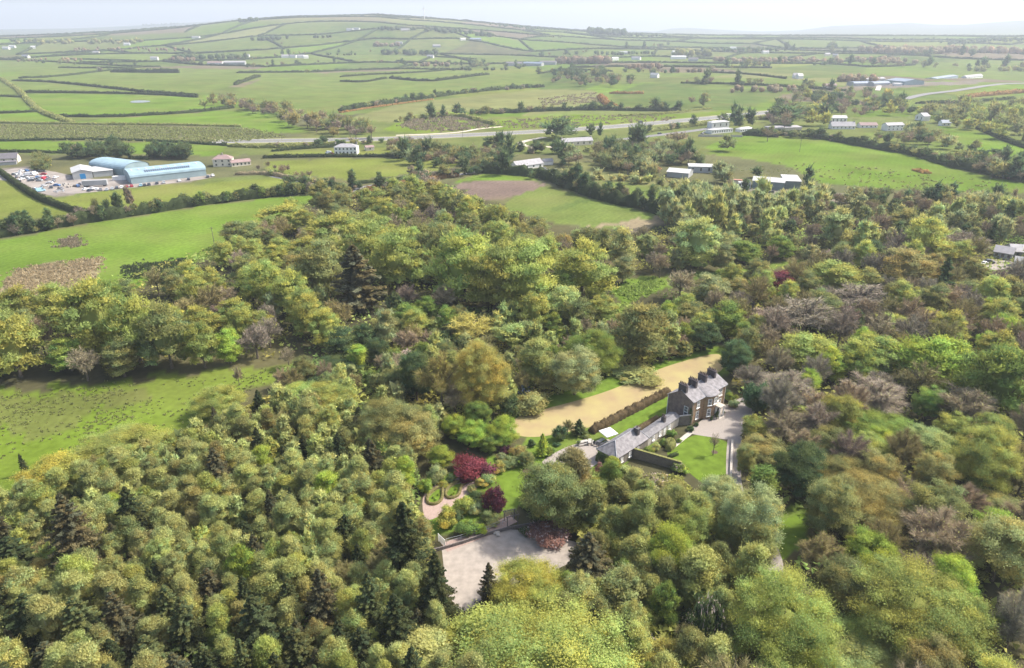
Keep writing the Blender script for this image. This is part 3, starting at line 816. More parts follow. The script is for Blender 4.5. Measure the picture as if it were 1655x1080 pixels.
SAPLING = bare_mesh('crown', np.random.default_rng(3), 12, 7.4, 3.6, 4.4, 420, .07, 0)
def hidden_from_view(x, y, w, h):
    z = float(Z(x, y)); tp = [proj((x, y, z + h * .92)), proj((x, y, z + h * .1)), proj((x, y, z + h * .5)), proj((x - w * .4, y, z + h * .6)), proj((x + w * .4, y, z + h * .6))]
    return any(inpoly(np.array([t[0] for t in tp]), np.array([t[1] for t in tp]), q).any() for q in VIS)
# ------------------------------------------------------------------ hand placed trees and shrubs
KEEPOUT = [wpoly(q) for q in (
    [(700, 895), (747, 868), (790, 855), (840, 840), (900, 850), (935, 878), (925, 925), (880, 965), (740, 1010), (715, 990)],
    [(1070, 735), (1120, 700), (1190, 645), (1225, 640), (1215, 690), (1196, 720), (1188, 850), (1150, 830)],
    [(945, 755), (960, 720), (1040, 680), (1115, 640), (1180, 600), (1190, 670), (1120, 712), (1020, 760)],
    [(822, 702), (830, 676), (950, 643), (1060, 598), (1110, 582), (1168, 568), (1178, 600), (1085, 690), (960, 715), (900, 720)],
    [(682, 845), (676, 800), (700, 775), (780, 755), (790, 790), (700, 850)],
    [(796, 772), (812, 763), (880, 748), (885, 762), (850, 812), (820, 812)],
    [(1234, 920), (1242, 862), (1262, 842), (1300, 826), (1308, 850), (1285, 890), (1262, 920)],
    [(0, 640), (450, 598), (430, 625), (380, 655), (270, 705), (130, 765), (0, 810), (-200, 820), (-200, 640)])]
# parts of the ground the photograph shows unobstructed (a woodland tree must not rise in front of them)
VIS = [[(830, 672), (870, 662), (1000, 622), (1110, 580), (1166, 572), (1168, 600), (1080, 650), (985, 705), (860, 708), (822, 700)],
       [(985, 478), (1000, 458), (1060, 448), (1140, 442), (1220, 432), (1300, 421), (1305, 426), (1200, 440), (1130, 452), (1060, 470), (1010, 490)], [(965, 508), (1000, 498), (1050, 494), (1055, 500), (1000, 514)],
       [(1075, 735), (1120, 700), (1190, 650), (1210, 645), (1205, 690), (1182, 715), (1178, 790), (1140, 780)], [(1246, 862), (1262, 846), (1292, 832), (1298, 848), (1280, 880), (1256, 900)], [(690, 835), (686, 800), (710, 785), (775, 765), (785, 775), (735, 812)],
       [(716, 890), (787, 862), (850, 850), (900, 880), (905, 905), (850, 930), (745, 970)], [(-50, 640), (200, 612), (380, 600), (440, 600), (380, 640), (270, 695), (130, 738), (0, 780), (-50, 790)], [(800, 770), (850, 755), (882, 750), (880, 760), (850, 795), (820, 800)],
       [(965, 745), (1000, 690), (1080, 590), (1175, 595), (1172, 655), (1120, 690), (1100, 720), (1030, 740)], [(885, 742), (930, 718), (985, 700), (1000, 715), (965, 740), (930, 750)], [(0, 470), (0, 390), (200, 353), (470, 325), (440, 345), (370, 385), (320, 405), (200, 445), (110, 455), (60, 470)],
       [(1600, 400), (1655, 400), (1655, 432), (1600, 432)], [(745, 298), (860, 290), (960, 322), (1030, 340), (1080, 350), (960, 362), (880, 350), (800, 330)]]
VIS += [[(x0, y0), (x1, y0), (x1, y1), (x0, y1)] for x0, y0, x1, y1 in ((1074, 266, 1154, 290), (1190, 288, 1296, 308), (1130, 196, 1218, 220), (1342, 192, 1462, 212), (822, 256, 902, 278), (908, 222, 960, 238), (536, 234, 606, 251), (342, 244, 408, 270), (84, 256, 336, 306), (1375, 124, 1550, 138), (1476, 184, 1494, 194))]
H = T
# garden
H('shrub', 'red', 765, 754, 70, 42, 'large crimson-leaved shrub beside the knot garden paths')
H('shrub', 'pur', 797, 805, 44, 44, 'round dark purple tree above the arena fence')
H('shrub', 'pur', 817, 727, 19, 16, 'small dark purple bush behind the garden lawn')
H('broad', 'ol', 851, 742, 25, 26, 'small round-headed tree in a soil ring on the garden lawn')
H('shrub', 'ol', 822, 747, 40, 20, 'long clipped olive shrub along the back of the garden lawn')
H('shrub', 'og', 806, 755, 26, 22); H('shrub', 'lg', 789, 771, 28, 22); H('shrub', 'dg', 762, 770, 20, 16); H('shrub', 'og', 778, 780, 22, 17)
H('shrub', 'gold', 748, 815, 36, 34, 'golden yellow azalea-like shrub in front of the knot garden')
H('shrub', 'gold', 722, 836, 40, 36, 'buff-yellow shrub below the golden one beside the pink paths'); H('shrub', 'dg', 770, 806, 28, 26); H('shrub', 'pg', 768, 822, 26, 22)
H('shrub', 'dg', 741, 832, 24, 24); H('shrub', 'gr', 754, 852, 40, 28, 'large green shrub behind the arena fence'); H('shrub', 'bg', 776, 856, 24, 18, 'bright green low bush against the arena fence')
H('shrub', 'ol', 793, 835, 34, 20); H('shrub', 'lg', 796, 845, 22, 14); H('shrub', 'bg', 688, 785, 26, 26); H('birch', 'bg', 712, 738, 42, 44, 'round fresh-green tree left of the crimson shrub')
H('shrub', 'pg', 706, 766, 34, 36); H('shrub', 'dg', 727, 774, 18, 16); H('shrub', 'gold', 716, 782, 20, 12); H('shrub', 'pg', 810, 738, 20, 14); H('shrub', 'tan', 838, 728, 30, 20)
H('spruce', 'bg', 877, 718, 24, 42, 'small blue-green conifer behind the garden lawn'); H('shrub', 'gr', 888, 728, 20, 18); H('shrub', 'tan', 762, 790, 18, 14)
H('shrub', 'dg', 905, 700, 26, 28); H('bare', 'olb', 918, 690, 22, 30); H('spruce', 'dg', 936, 690, 26, 32, 'short dark conifer at the corner of the straw meadow')
H('shrub', 'dg', 860, 716, 14, 14); H('shrub', 'ol', 948, 705, 14, 8); H('shrub', 'dg', 900, 718, 14, 8)
H('broad', 'bg', 735, 692, 44, 44, 'bright lime tree nearest the left end of the straw meadow'); H('broad', 'bg', 766, 703, 50, 46); H('broad', 'bg', 810, 698, 52, 48, 'bright green tree at the foot of the straw meadow'); H('broad', 'gr', 790, 715, 40, 36)
H('bloomer', 'pink', 884, 862, 68, 30, 'pink-flowered shrub spilling over the far side of the sand arena')
H('bloomer', 'dg', 848, 858, 20, 16)
H('shrub', 'pink', 968, 758, 17, 22, 'small salmon-pink shrub under the outbuilding gable'); H('birch', 'bg', 990, 756, 34, 44, 'bright green tree against the outbuilding wall'); H('birch', 'lg', 1010, 768, 30, 34)
H('bare', 'br', 1155, 716, 26, 46, 'leafless sapling in a soil ring on the front lawn')
H('shrub', 'gr', 1181, 642, 20, 18); H('shrub', 'pg', 1186, 652, 20, 16); H('shrub', 'dg', 1175, 636, 14, 16); H('shrub', 'dg', 1116, 693, 14, 10)
H('narrow', 'dg', 1116, 672, 7, 30, 'dark climber standing on the corner of the big house'); H('shrub', 'dg', 1126, 686, 8, 7); H('shrub', 'dg', 1150, 676, 5, 8); H('shrub', 'dg', 1158, 668, 9, 11)
H('shrub', 'gr', 1085, 700, 18, 16); H('shrub', 'gr', 1072, 714, 14, 14); H('shrub', 'dg', 1088, 718, 10, 10); H('shrub', 'gr', 1098, 712, 10, 8); H('shrub', 'lg', 1060, 722, 16, 14); H('shrub', 'gr', 1048, 728, 18, 14)
H('bloomer', 'gr', 1098, 756, 28, 18); H('shrub', 'bg', 1104, 758, 24, 14)
# centre bottom
H('broad', 'yg', 900, 1080, 290, 170, 'huge light green tree filling the bottom centre', 'bottom'); H('birch', 'lg', 690, 1050, 110, 80, None, 'bottom'); H('birch', 'yg', 780, 1030, 120, 90, None, 'bottom'); H('broad', 'gold', 920, 1075, 120, 60, 'golden-topped tree at the very bottom edge')
H('broad', 'gold', 855, 955, 125, 95, 'yellow-leaved tree with visible boughs below the sand arena'); H('spruce', 'cfb', 790, 945, 40, 80, 'thin dark spruce standing against the pale sand'); H('spruce', 'cfb', 950, 905, 90, 110, 'broad dark brown-green conifer right of the sand arena')
H('broad', 'ol', 895, 800, 100, 120, 'tall olive tree above the pink-flowered shrub'); H('birch', 'olb', 925, 770, 70, 110, 'tall half-leafless tree in front of the courtyard'); H('birch', 'ol', 955, 815, 60, 90); H('birch', 'ol', 1000, 800, 50, 60)
H('broad', 'bg', 1080, 905, 90, 100, 'bright green sycamore-like tree among grey-green birches'); H('broad', 'yg', 1110, 860, 70, 90); H('broad', 'pg', 1215, 845, 90, 120, 'silvery grey-green tree beside the drive'); H('broad', 'pg', 1165, 800, 70, 60)
H('birch', 'wil', 1130, 935, 90, 120); H('birch', 'lg', 1010, 955, 80, 90); H('bloomer', 'dg', 1146, 1010, 46, 110, 'dark shrub sprinkled with white flowers near the bottom'); H('shrub', 'red', 1153, 1060, 34, 34, 'dark red shrub at the bottom edge'); H('bare', 'og', 1075, 1055, 60, 60)
H('broad', 'ol', 1040, 830, 70, 60); H('bloomer', 'pg', 1060, 785, 60, 46); H('birch', 'wil', 1090, 800, 50, 60)
# right
H('broad', 'yg', 1262, 1010, 170, 170, 'broad yellow-green tree at the bottom below the drive'); H('broad', 'yg', 1470, 985, 200, 150, 'wide yellow-green tree near the bottom right'); H('broad', 'lg', 1390, 1060, 190, 90, 'light green tree cut by the bottom edge right of centre')
H('broad', 'yg', 1560, 1020, 100, 110); H('bare', 'gy', 1640, 1010, 80, 140, 'tall leafless grey tree at the lower right edge'); H('broad', 'bg', 1405, 905, 90, 90, 'bright green tree ringed by brown trees'); H('bare', 'olb', 1330, 900, 90, 90)
H('broad', 'lg', 1620, 890, 110, 130, 'tall light green tree on the right edge'); H('bare', 'br', 1510, 870, 130, 130, 'wide russet-brown tree just coming into bud'); H('broad', 'tan', 1400, 810, 130, 90); H('broad', 'tan', 1360, 770, 100, 70)
H('broad', 'yg', 1590, 745, 100, 120, 'bright yellow-green tree near the right edge'); H('broad', 'lg', 1500, 720, 80, 60); H('broad', 'tan', 1600, 815, 80, 50); H('bare', 'br', 1470, 800, 80, 60)
H('narrow', 'gr', 1234, 785, 52, 70, 'dense green yew at the corner of the small lawn'); H('broad', 'dg', 1290, 760, 80, 90, 'large dark rhododendron-like bush above the small lawn'); H('broad', 'ol', 1205, 745, 34, 60); H('broad', 'tan', 1235, 730, 70, 50); H('broad', 'ol', 1340, 720, 70, 60)
H('birch', 'yg', 1220, 690, 40, 50); H('bare', 'br', 1270, 690, 80, 70); H('bare', 'gy', 1270, 630, 110, 80); H('bare', 'gy', 1410, 640, 120, 80, 'wide leafless grey tree in front of the lime-bright tree'); H('broad', 'gr', 1420, 695, 130, 60)
H('broad', 'yg', 1300, 570, 95, 66, 'domed yellow-green tree right of the big house'); H('broad', 'yg', 1415, 572, 92, 66); H('broad', 'bg', 1510, 590, 115, 95, 'lime-bright tree, the brightest of the right-hand wood'); H('bare', 'br', 1560, 660, 110, 90)
H('broad', 'gr', 1620, 620, 120, 130); H('shrub', 'dg', 1225, 640, 50, 60); H('broad', 'dg', 1190, 580, 46, 60); H('bare', 'gy', 1215, 610, 60, 50); H('broad', 'yg', 1435, 525, 60, 40); H('broad', 'gold', 1500, 515, 50, 36)
H('bare', 'gy', 1300, 510, 110, 80); H('bare', 'pu', 1390, 480, 110, 60); H('bare', 'pu', 1250, 515, 90, 44); H('broad', 'yg', 1345, 450, 88, 60); H('broad', 'tan', 1470, 440, 88, 74, 'large bronze tree with orange tips'); H('spruce', 'dg', 1527, 448, 38, 72, 'dark conifer right of the bronze tree')
H('broad', 'red', 1257, 458, 50, 44, 'crimson maple in the right-hand wood'); H('shrub', 'red', 1238, 476, 20, 20); H('shrub', 'pur', 1212, 515, 20, 26); H('bare', 'pu', 1350, 415, 70, 30)
H('broad', 'pg', 1150, 475, 62, 60); H('broad', 'tan', 1192, 470, 40, 44); H('broad', 'dg', 1222, 460, 26, 40); H('broad', 'ol', 1120, 510, 60, 46); H('broad', 'gr', 1175, 520, 60, 60); H('broad', 'dg', 1142, 545, 44, 50); H('broad', 'gr', 1105, 540, 34, 36); H('bare', 'br', 1100, 460, 60, 60)
H('narrow', 'lg', 1355, 372, 50, 82, 'tall light green tree standing above the others right of centre'); H('broad', 'dg', 1408, 412, 54, 46); H('broad', 'yg', 1495, 388, 62, 76); H('broad', 'ol', 1460, 365, 50, 50); H('bare', 'br', 1420, 365, 56, 50); H('bare', 'gy', 1560, 395, 80, 50)
H('spruce', 'dg', 1605, 375, 20, 40); H('broad', 'lg', 1128, 395, 78, 84, 'large light green tree by the green clearing'); H('broad', 'gr', 1205, 408, 54, 40); H('broad', 'gr', 1262, 402, 44, 40); H('birch', 'lg', 1006, 408, 46, 74); H('birch', 'ol', 978, 398, 36, 64); H('broad', 'ol', 952, 392, 56, 50)
# centre
H('broad', 'og', 778, 612, 92, 124, 'tall orange-bronze tree in the middle of the photo'); H('bare', 'tan', 712, 618, 84, 120, 'wide brown budding tree left of the orange-bronze tree'); H('broad', 'dg', 672, 612, 56, 92); H('bare', 'br', 735, 640, 70, 80)
H('broad', 'pg', 930, 603, 76, 84, 'blue-green horse-chestnut-like tree by the straw meadow'); H('broad', 'gr', 958, 572, 86, 84); H('broad', 'ol', 1035, 540, 96, 100, 'domed olive tree behind the straw meadow'); H('bare', 'og', 760, 530, 80, 60, 'low russet tree beside the white blossom')
H('shrub', 'lg', 1028, 606, 84, 24, 'long pale green thicket along the far edge of the straw meadow'); H('birch', 'wil', 870, 585, 62, 84, 'feathery pale willow in the valley'); H('birch', 'wil', 828, 548, 50, 56); H('shrub', 'tan', 860, 648, 70, 38); H('bare', 'tan', 880, 618, 50, 40)
H('bare', 'wh', 720, 513, 30, 28, 'white-blossomed tree behind the russet tree'); H('bare', 'wh', 657, 574, 22, 26, 'small white-blossomed tree left of centre'); H('broad', 'gr', 660, 512, 52, 40); H('broad', 'gr', 690, 498, 38, 38); H('broad', 'ol', 625, 530, 60, 40)
H('narrow', 'bg', 577, 577, 32, 46, 'narrow fresh green tree beside the valley field'); H('broad', 'dg', 611, 570, 36, 46); H('broad', 'dg', 545, 590, 76, 34); H('birch', 'ol', 850, 540, 40, 50); H('bare', 'br', 640, 590, 50, 46)
H('broad', 'ol', 630, 690, 110, 95, 'bronze-olive tree above the round fresh-green tree'); H('broad', 'tan', 668, 705, 80, 80); H('broad', 'yg', 480, 640, 70, 50); H('broad', 'yg', 530, 645, 80, 60); H('broad', 'yg', 352, 650, 80, 56, 'yellow layered tree at the edge of the rushy field')
H('bare', 'br', 465, 577, 28, 40, 'small leafless tree at the tip of the rushy field'); H('bare', 'br', 384, 607, 18, 36); H('broad', 'yg', 190, 730, 150, 70, 'wide bronze-yellow tree along the rushy field'); H('broad', 'gold', 82, 772, 90, 70, 'yellow tree at the lower left corner of the rushy field')
# left ridge
H('broad', 'ol', 385, 381, 54, 46, 'round olive tree alone at the wood corner'); H('broad', 'yg', 18, 560, 90, 116, 'bright yellow-green tree at the left edge'); H('broad', 'yg', 150, 520, 100, 130); H('broad', 'yg', 215, 535, 80, 120); H('broad', 'ol', 268, 548, 84, 110); H('broad', 'yg', 325, 560, 50, 80)
H('broad', 'bg', 368, 562, 44, 60, 'fresh green tree at the foot of the left wood'); H('bare', 'pu', 412, 552, 60, 66, 'purple-brown leafless tree at the foot of the left wood'); H('broad', 'gr', 110, 575, 60, 60); H('bare', 'br', 65, 545, 50, 90)
H('broad', 'yg', 640, 425, 84, 110, 'tall yellow-green tree at the edge of the dark gap'); H('broad', 'yg', 600, 405, 90, 90); H('spruce', 'cfb', 575, 450, 90, 120, 'dark brown pine in the middle of the left wood'); H('broad', 'ol', 520, 440, 80, 100); H('broad', 'yg', 545, 380, 90, 70)
H('broad', 'yg', 750, 432, 110, 124); H('broad', 'yg', 800, 452, 96, 120); H('broad', 'yg', 850, 455, 100, 120, 'tallest yellow-green beech of the central clump'); H('broad', 'ol', 700, 395, 64, 70); H('broad', 'yg', 942, 440, 100, 100, 'rounded yellow tree with trunks showing below'); H('broad', 'lg', 912, 492, 64, 64)
H('spruce', 'cf', 850, 505, 20, 44); H('broad', 'yg', 460, 355, 80, 50); H('bare', 'pu', 692, 295, 48, 26, 'purple-brown tree at the far tip of the wood'); H('broad', 'ol', 720, 405, 60, 90)
# spruces of the lower left wood
for a in ((118, 868, 92, 170, 'tallest dark spruce, far left of the birch wood', 'cfb'), (351, 764, 56, 96, 'brown-tipped spruce below the rushy field', 'cfb'), (213, 832, 62, 110, 'ragged brown-green spruce amid pale birches', 'cf'),
          (425, 742, 40, 52, 'leftmost of the small dark spruces in a row', 'cf'), (459, 738, 26, 42, 'slim second spruce of the small row', 'cf'), (492, 726, 42, 56, 'bushy third spruce of the small row', 'cf'), (548, 730, 40, 72, 'slender spruce between the small row and the grey one', 'cf'),
          (600, 742, 52, 80, 'soft grey-green spruce left of the crimson shrub', 'cfb'), (581, 676, 36, 46, 'small dark spruce below the valley trees', 'cf'), (655, 880, 90, 160, 'big dark spruce left of the sand arena', 'cf'), (705, 950, 70, 130, 'dark spruce overhanging the arena corner', 'cf'),
          (560, 860, 46, 70, None, 'cf'), (246, 945, 34, 74, None, 'cf'), (520, 970, 70, 120, None, 'cfb'), (415, 1010, 90, 120, None, 'cf'), (640, 1010, 80, 120, None, 'cf'), (50, 1000, 90, 110, None, 'cf'), (130, 1010, 90, 120, None, 'cfg'), (395, 860, 44, 50, None, 'cf'),
          (300, 1010, 70, 110, None, 'cfg'), (190, 1000, 70, 110, None, 'cfb'), (20, 900, 90, 90, None, 'cf'), (340, 950, 60, 80, None, 'cfb'), (480, 1050, 80, 90, None, 'cfg'), (585, 1050, 70, 90, None, 'cf'), (240, 1060, 80, 90, None, 'cfg'), (80, 1070, 80, 90, None, 'cfb'), (36, 690 + 60, 16, 40, None, 'cf')):
    H('spruce', a[5], a[0], a[1], a[2], a[3], a[4])
# far conifers and hedgerow trees, seen against the fields
for a in ((1360 - 85, 185, 36, 34), (1195, 192, 18, 36), (1187, 185, 14, 34), (1214, 190, 16, 34), (970, 211, 8, 24), (955, 210, 14, 22), (1335, 180, 26, 24), (1225, 298 - 20, 16, 20), (182, 230, 20, 20)):
    H('narrow', 'dg', *a)
for i, a in enumerate(((905, 210, 50, 32), (1095, 222, 46, 32), (1175, 233, 24, 24), (470, 293, 36, 30), (501, 305, 14, 20), (330, 168, 22, 22), (740, 178, 18, 16), (1118, 162, 14, 22), (1137, 162, 14, 22), (612, 283, 12, 18), (665, 278, 12, 18), (1055, 166, 18, 20), (1170, 195, 16, 20), (1242, 222 - 6, 20, 26),
                       (1062, 168, 10, 14), (1600, 345, 30, 30), (160, 90 + 22, 8, 8), (497, 116, 14, 12), (875, 88, 8, 9), (455, 70, 8, 6), (1345, 73, 14, 10), (170, 333, 18, 30), (208, 320, 14, 34), (153, 332, 14, 30), (190, 330, 18, 36), (1280, 185, 20, 30))):
    H(('broad', 'bare')[i % 2], ('dg', 'br', 'ol')[i % 3], *a)
for i, px in enumerate((1180, 1205, 1232, 1300, 1322, 1340, 1398, 1430, 1467, 1500, 1520, 1540, 1566, 1590, 1612, 1640)):
    H('narrow' if i % 3 else 'bare', 'dg' if i % 3 else 'br', px, 305 + (i * 37 % 11) - (8 if px < 1300 else -4), 11 + i % 3 * 3, 22 + i * 7 % 9)

# ------------------------------------------------------------------ woods filled with individual trees
hr = dict(broad=(.95, 1.35), birch=(1.5, 2.2), spruce=(1.6, 2.3), bare=(1.0, 1.35), shrub=(.6, .8), bloomer=(.6, .9), narrow=(1.8, 2.4))
fill([(-80, 960), (0, 930), (200, 965), (420, 955), (600, 940), (690, 985), (720, 1150), (-100, 1150)],
     [(30, 'spruce', 'cf', 4, 6), (22, 'spruce', 'cfg', 4, 6), (16, 'spruce', 'cfb', 4, 6), (10, 'birch', 'ol', 4, 6), (8, 'bare', 'olb', 4, 6), (10, 'birch', 'yg', 4, 6)], 1.0, 34, 'the bottom left', hr, zc=7.0, tight=.7)
fill([(-120, 900), (-60, 815), (20, 800), (60, 790), (130, 760), (270, 715), (340, 680), (390, 655), (440, 640), (520, 650), (600, 660), (640, 700), (668, 745), (676, 790), (672, 830), (700, 870), (712, 930), (722, 1000), (760, 1030), (780, 1160), (-160, 1160)],
     [(44, 'birch', 'lg', 3.5, 5.6), (15, 'birch', 'wil', 3.4, 5.6), (12, 'birch', 'yg', 3.5, 5.6), (9, 'birch', 'ol', 3.5, 5.2), (8, 'bare', 'olb', 4, 6), (3, 'birch', 'tan', 3.5, 5), (4, 'spruce', 'cf', 3.2, 5), (2, 'birch', 'bg', 4, 6), (3, 'spruce', 'cfb', 3.2, 5)],
     1.0, 410, 'the birch wood', hr, zc=5.0, tight=.61)
fill([(-80, 640), (-80, 520), (30, 480), (110, 455), (210, 450), (330, 405), (375, 375), (440, 335), (520, 318), (620, 300), (720, 298), (790, 320), (860, 352), (930, 395), (990, 420), (1010, 470), (960, 500), (880, 500), (760, 490), (690, 480), (660, 540), (600, 570), (470, 560), (360, 575), (240, 585), (100, 600), (0, 605)],
     [(46, 'broad', 'yg', 8, 14), (16, 'broad', 'ol', 8, 13), (10, 'bare', 'br', 8, 11), (8, 'bare', 'pu', 8, 11), (5, 'broad', 'tan', 8, 11), (5, 'broad', 'gr', 7, 10), (5, 'birch', 'pg', 5, 8), (3, 'broad', 'dg', 6, 10), (6, 'bare', 'olb', 8, 12)],
     1.0, 190, 'the left wood', hr, zc=8, tight=.66)
fill([(440, 600), (500, 590), (640, 560), (660, 520), (700, 500), (800, 500), (960, 512), (1060, 500), (1120, 520), (1160, 545), (1150, 566), (1090, 582), (1050, 590), (1000, 605), (940, 632), (880, 652), (825, 668), (812, 690), (730, 690), (640, 700), (560, 640), (500, 622)],
     [(20, 'birch', 'wil', 4, 6), (14, 'bare', 'br', 4, 7), (10, 'broad', 'gr', 4, 7), (10, 'broad', 'ol', 4, 7), (8, 'bare', 'olb', 4, 7), (6, 'birch', 'pg', 3, 5), (5, 'broad', 'dg', 4, 6), (5, 'shrub', 'lg', 3, 5)],
     1.0, 130, 'the valley wood', hr, zc=5, tight=.72)
fill([(1172, 625), (1180, 560), (1090, 530), (1060, 480), (1110, 450), (1210, 440), (1310, 425), (1400, 400), (1480, 385), (1760, 400), (1900, 700), (1900, 1160), (1170, 1160), (1190, 1000), (1262, 945), (1280, 915), (1310, 860), (1310, 820), (1240, 830), (1200, 790), (1212, 720), (1215, 670), (1230, 640)],
     [(20, 'bare', 'gy', 8, 12), (15, 'bare', 'br', 8, 12), (8, 'bare', 'pu', 8, 11), (15, 'bare', 'olb', 8, 12), (22, 'broad', 'yg', 7, 11), (5, 'broad', 'bg', 6, 9), (10, 'broad', 'ol', 7, 11), (5, 'broad', 'tan', 7, 10), (4, 'broad', 'gr', 6, 9), (3, 'broad', 'dg', 5, 8)],
     1.0, 230, 'the right-hand wood', hr, zc=7, tight=.64)
fill([(740, 1020), (790, 985), (920, 940), (935, 890), (925, 850), (840, 820), (850, 790), (900, 760), (960, 775), (1010, 765), (1100, 785), (1175, 810), (1240, 900), (1225, 960), (1190, 1040), (1180, 1160), (700, 1160)],
     [(30, 'birch', 'wil', 4.2, 6.8), (25, 'birch', 'ol', 4.2, 6.8), (20, 'birch', 'lg', 4.2, 6.6), (8, 'bare', 'olb', 4, 6), (8, 'broad', 'yg', 4, 6), (4, 'bloomer', 'dg', 3, 4.5), (3, 'birch', 'gr', 3, 5)],
     1.0, 170, 'the birches below the house', hr, zc=5, tight=.68)
fill([(905, 372), (1000, 385), (1100, 368), (1200, 348), (1300, 332), (1420, 335), (1560, 330), (1700, 330), (1740, 395), (1500, 385), (1420, 398), (1310, 412), (1200, 425), (1100, 432), (1010, 440), (980, 410)],
     [(18, 'broad', 'pg', 6, 10), (16, 'birch', 'wil', 5, 8), (16, 'bare', 'br', 6, 9), (10, 'broad', 'ol', 6, 9), (8, 'broad', 'dg', 5, 8), (8, 'bare', 'gy', 6, 9), (6, 'narrow', 'dg', 4, 6), (8, 'broad', 'lg', 6, 9)],
     1.0, 130, 'the wood behind the clearing', hr, zc=6, tight=.66)
# thin scrub and tree belts between the fields
def belt(poly, n, area, ks=None, w=(6, 10), zc=4, tight=.55):
    ks = ks or [(5, 'bare', 'br'), (3, 'broad', 'dg'), (4, 'broad', 'ol'), (3, 'bare', 'olb'), (2, 'broad', 'pg'), (1, 'narrow', 'dg')]
    return fill(poly, [(a, b, c, w[0], w[1]) for a, b, c in ks], 1.0, int(n * 1.8), area, hr, zc=zc, tight=tight)
belt([(1060, 345), (1100, 330), (1230, 335), (1330, 325), (1330, 348), (1200, 352), (1100, 370)], 42, 'the scrub beyond the clearing', [(5, 'birch', 'pg'), (2, 'birch', 'wil'), (1, 'bare', 'br')])
belt([(990, 275), (940, 250), (980, 232), (1090, 235), (1150, 262), (1200, 285), (1290, 285), (1330, 310), (1290, 296), (1210, 292), (1155, 285), (1150, 272), (1075, 272), (1060, 285), (1040, 278)], 66, 'the scrub by the white-roofed sheds', w=(6, 10))
belt([(640, 246), (700, 240), (800, 245), (870, 252), (940, 255), (930, 262), (830, 262), (760, 268), (700, 262), (660, 256)], 44, 'the scrub below the main road')
belt([(620, 235), (650, 228), (700, 236), (690, 248), (640, 248)], 14, 'the brown trees right of the white villa', [(4, 'bare', 'br'), (1, 'broad', 'ol')])
belt([(325, 163), (360, 158), (420, 172), (480, 182), (540, 190), (600, 208), (612, 218), (560, 218), (505, 214), (440, 190), (380, 172)], 46, 'the brown tree belt running to the main road', [(5, 'bare', 'br'), (3, 'bare', 'pu'), (2, 'broad', 'ol'), (1, 'broad', 'tan')], w=(8, 13))
belt([(1230, 190), (1290, 150), (1400, 150), (1460, 158), (1480, 185), (1440, 200), (1330, 200), (1260, 205), (1235, 210)], 52, 'the wood around the hillside houses', [(4, 'broad', 'dg'), (4, 'bare', 'br'), (3, 'broad', 'ol'), (2, 'bare', 'pu'), (1, 'broad', 'gold')], w=(9, 14))
belt([(1470, 180), (1550, 172), (1640, 175), (1760, 190), (1760, 245), (1640, 230), (1580, 205), (1520, 200)], 46, 'the wood at the right edge', [(4, 'broad', 'ol'), (3, 'broad', 'yg'), (3, 'bare', 'br')], w=(9, 14))
belt([(1380, 205), (1480, 205), (1530, 222), (1560, 232), (1500, 235), (1420, 222)], 16, 'the gardens of the hillside houses')
belt([(885, 138), (900, 118), (980, 118), (1000, 128), (1040, 132), (1040, 140), (960, 140)], 30, 'the copse beyond the rough pasture', [(3, 'broad', 'dg'), (3, 'bare', 'br'), (1, 'broad', 'ol')], w=(10, 15))
belt([(1500, 310), (1660, 322), (1740, 330), (1740, 340), (1560, 338), (1420, 338), (1330, 322), (1400, 312)], 40, 'the scrub on the far side of the long field', w=(5, 8))
belt([(1560, 255), (1655, 268), (1700, 280), (1700, 292), (1600, 278), (1540, 262)], 14, 'the bushes at the end of the long hedge')
belt([(105, 248), (125, 240), (185, 240), (215, 250), (205, 262), (120, 262)], 12, 'the dark trees behind the blue sheds', [(4, 'broad', 'dg'), (1, 'bare', 'br')], w=(7, 10))
belt([(238, 252), (250, 243), (298, 243), (310, 254), (290, 262), (245, 262)], 10, 'the dark trees behind the blue sheds', [(1, 'broad', 'dg')], w=(7, 9))
belt([(50, 262), (60, 250), (90, 255), (95, 272), (62, 274)], 7, 'the bushes beside the scrapyard', [(1, 'broad', 'ol')], w=(5, 7))

# ------------------------------------------------------------------ undergrowth and far woods, masses nobody could count
def undergrowth(name, label, polys, n, size, ck, hmax):
    X = []; Y = []
    for poly in polys:
        W = wpoly(poly); xs = [p[0] for p in W]; ys = [p[1] for p in W]
        x = RNG.uniform(min(xs), max(xs), n * 2); y = RNG.uniform(min(ys), max(ys), n * 2); k = inpoly(x, y, W)
        for q in KEEPOUT: k &= ~inpoly(x, y, q)
        X.append(x[k][:n]); Y.append(y[k][:n])
    x = np.concatenate(X); y = np.concatenate(Y); h = vnoise(x, y, 5) * hmax + .1
    C = np.stack([x, y, Z(x, y) + h * RNG.uniform(.3, 1, len(x))], 1)
    V, T_ = leaf_tris(C, np.tile([0, 0, 1.0], (len(x), 1)), size, RNG)
    lt = RNG.uniform(.5, 1.3, len(x)) * (.7 + .6 * vnoise(x, y + 9, 7)); wv = vnoise(x, y, 12) - .5
    o = obj(name, tri_mesh(name, V, T_, M['leaf'], np.stack([lt * (1 + wv * .6), lt, lt, np.ones(len(x))], 1)))
    o.color = (*PC[ck][0], 1); tag(o, label, 'undergrowth', None, 'stuff'); return o
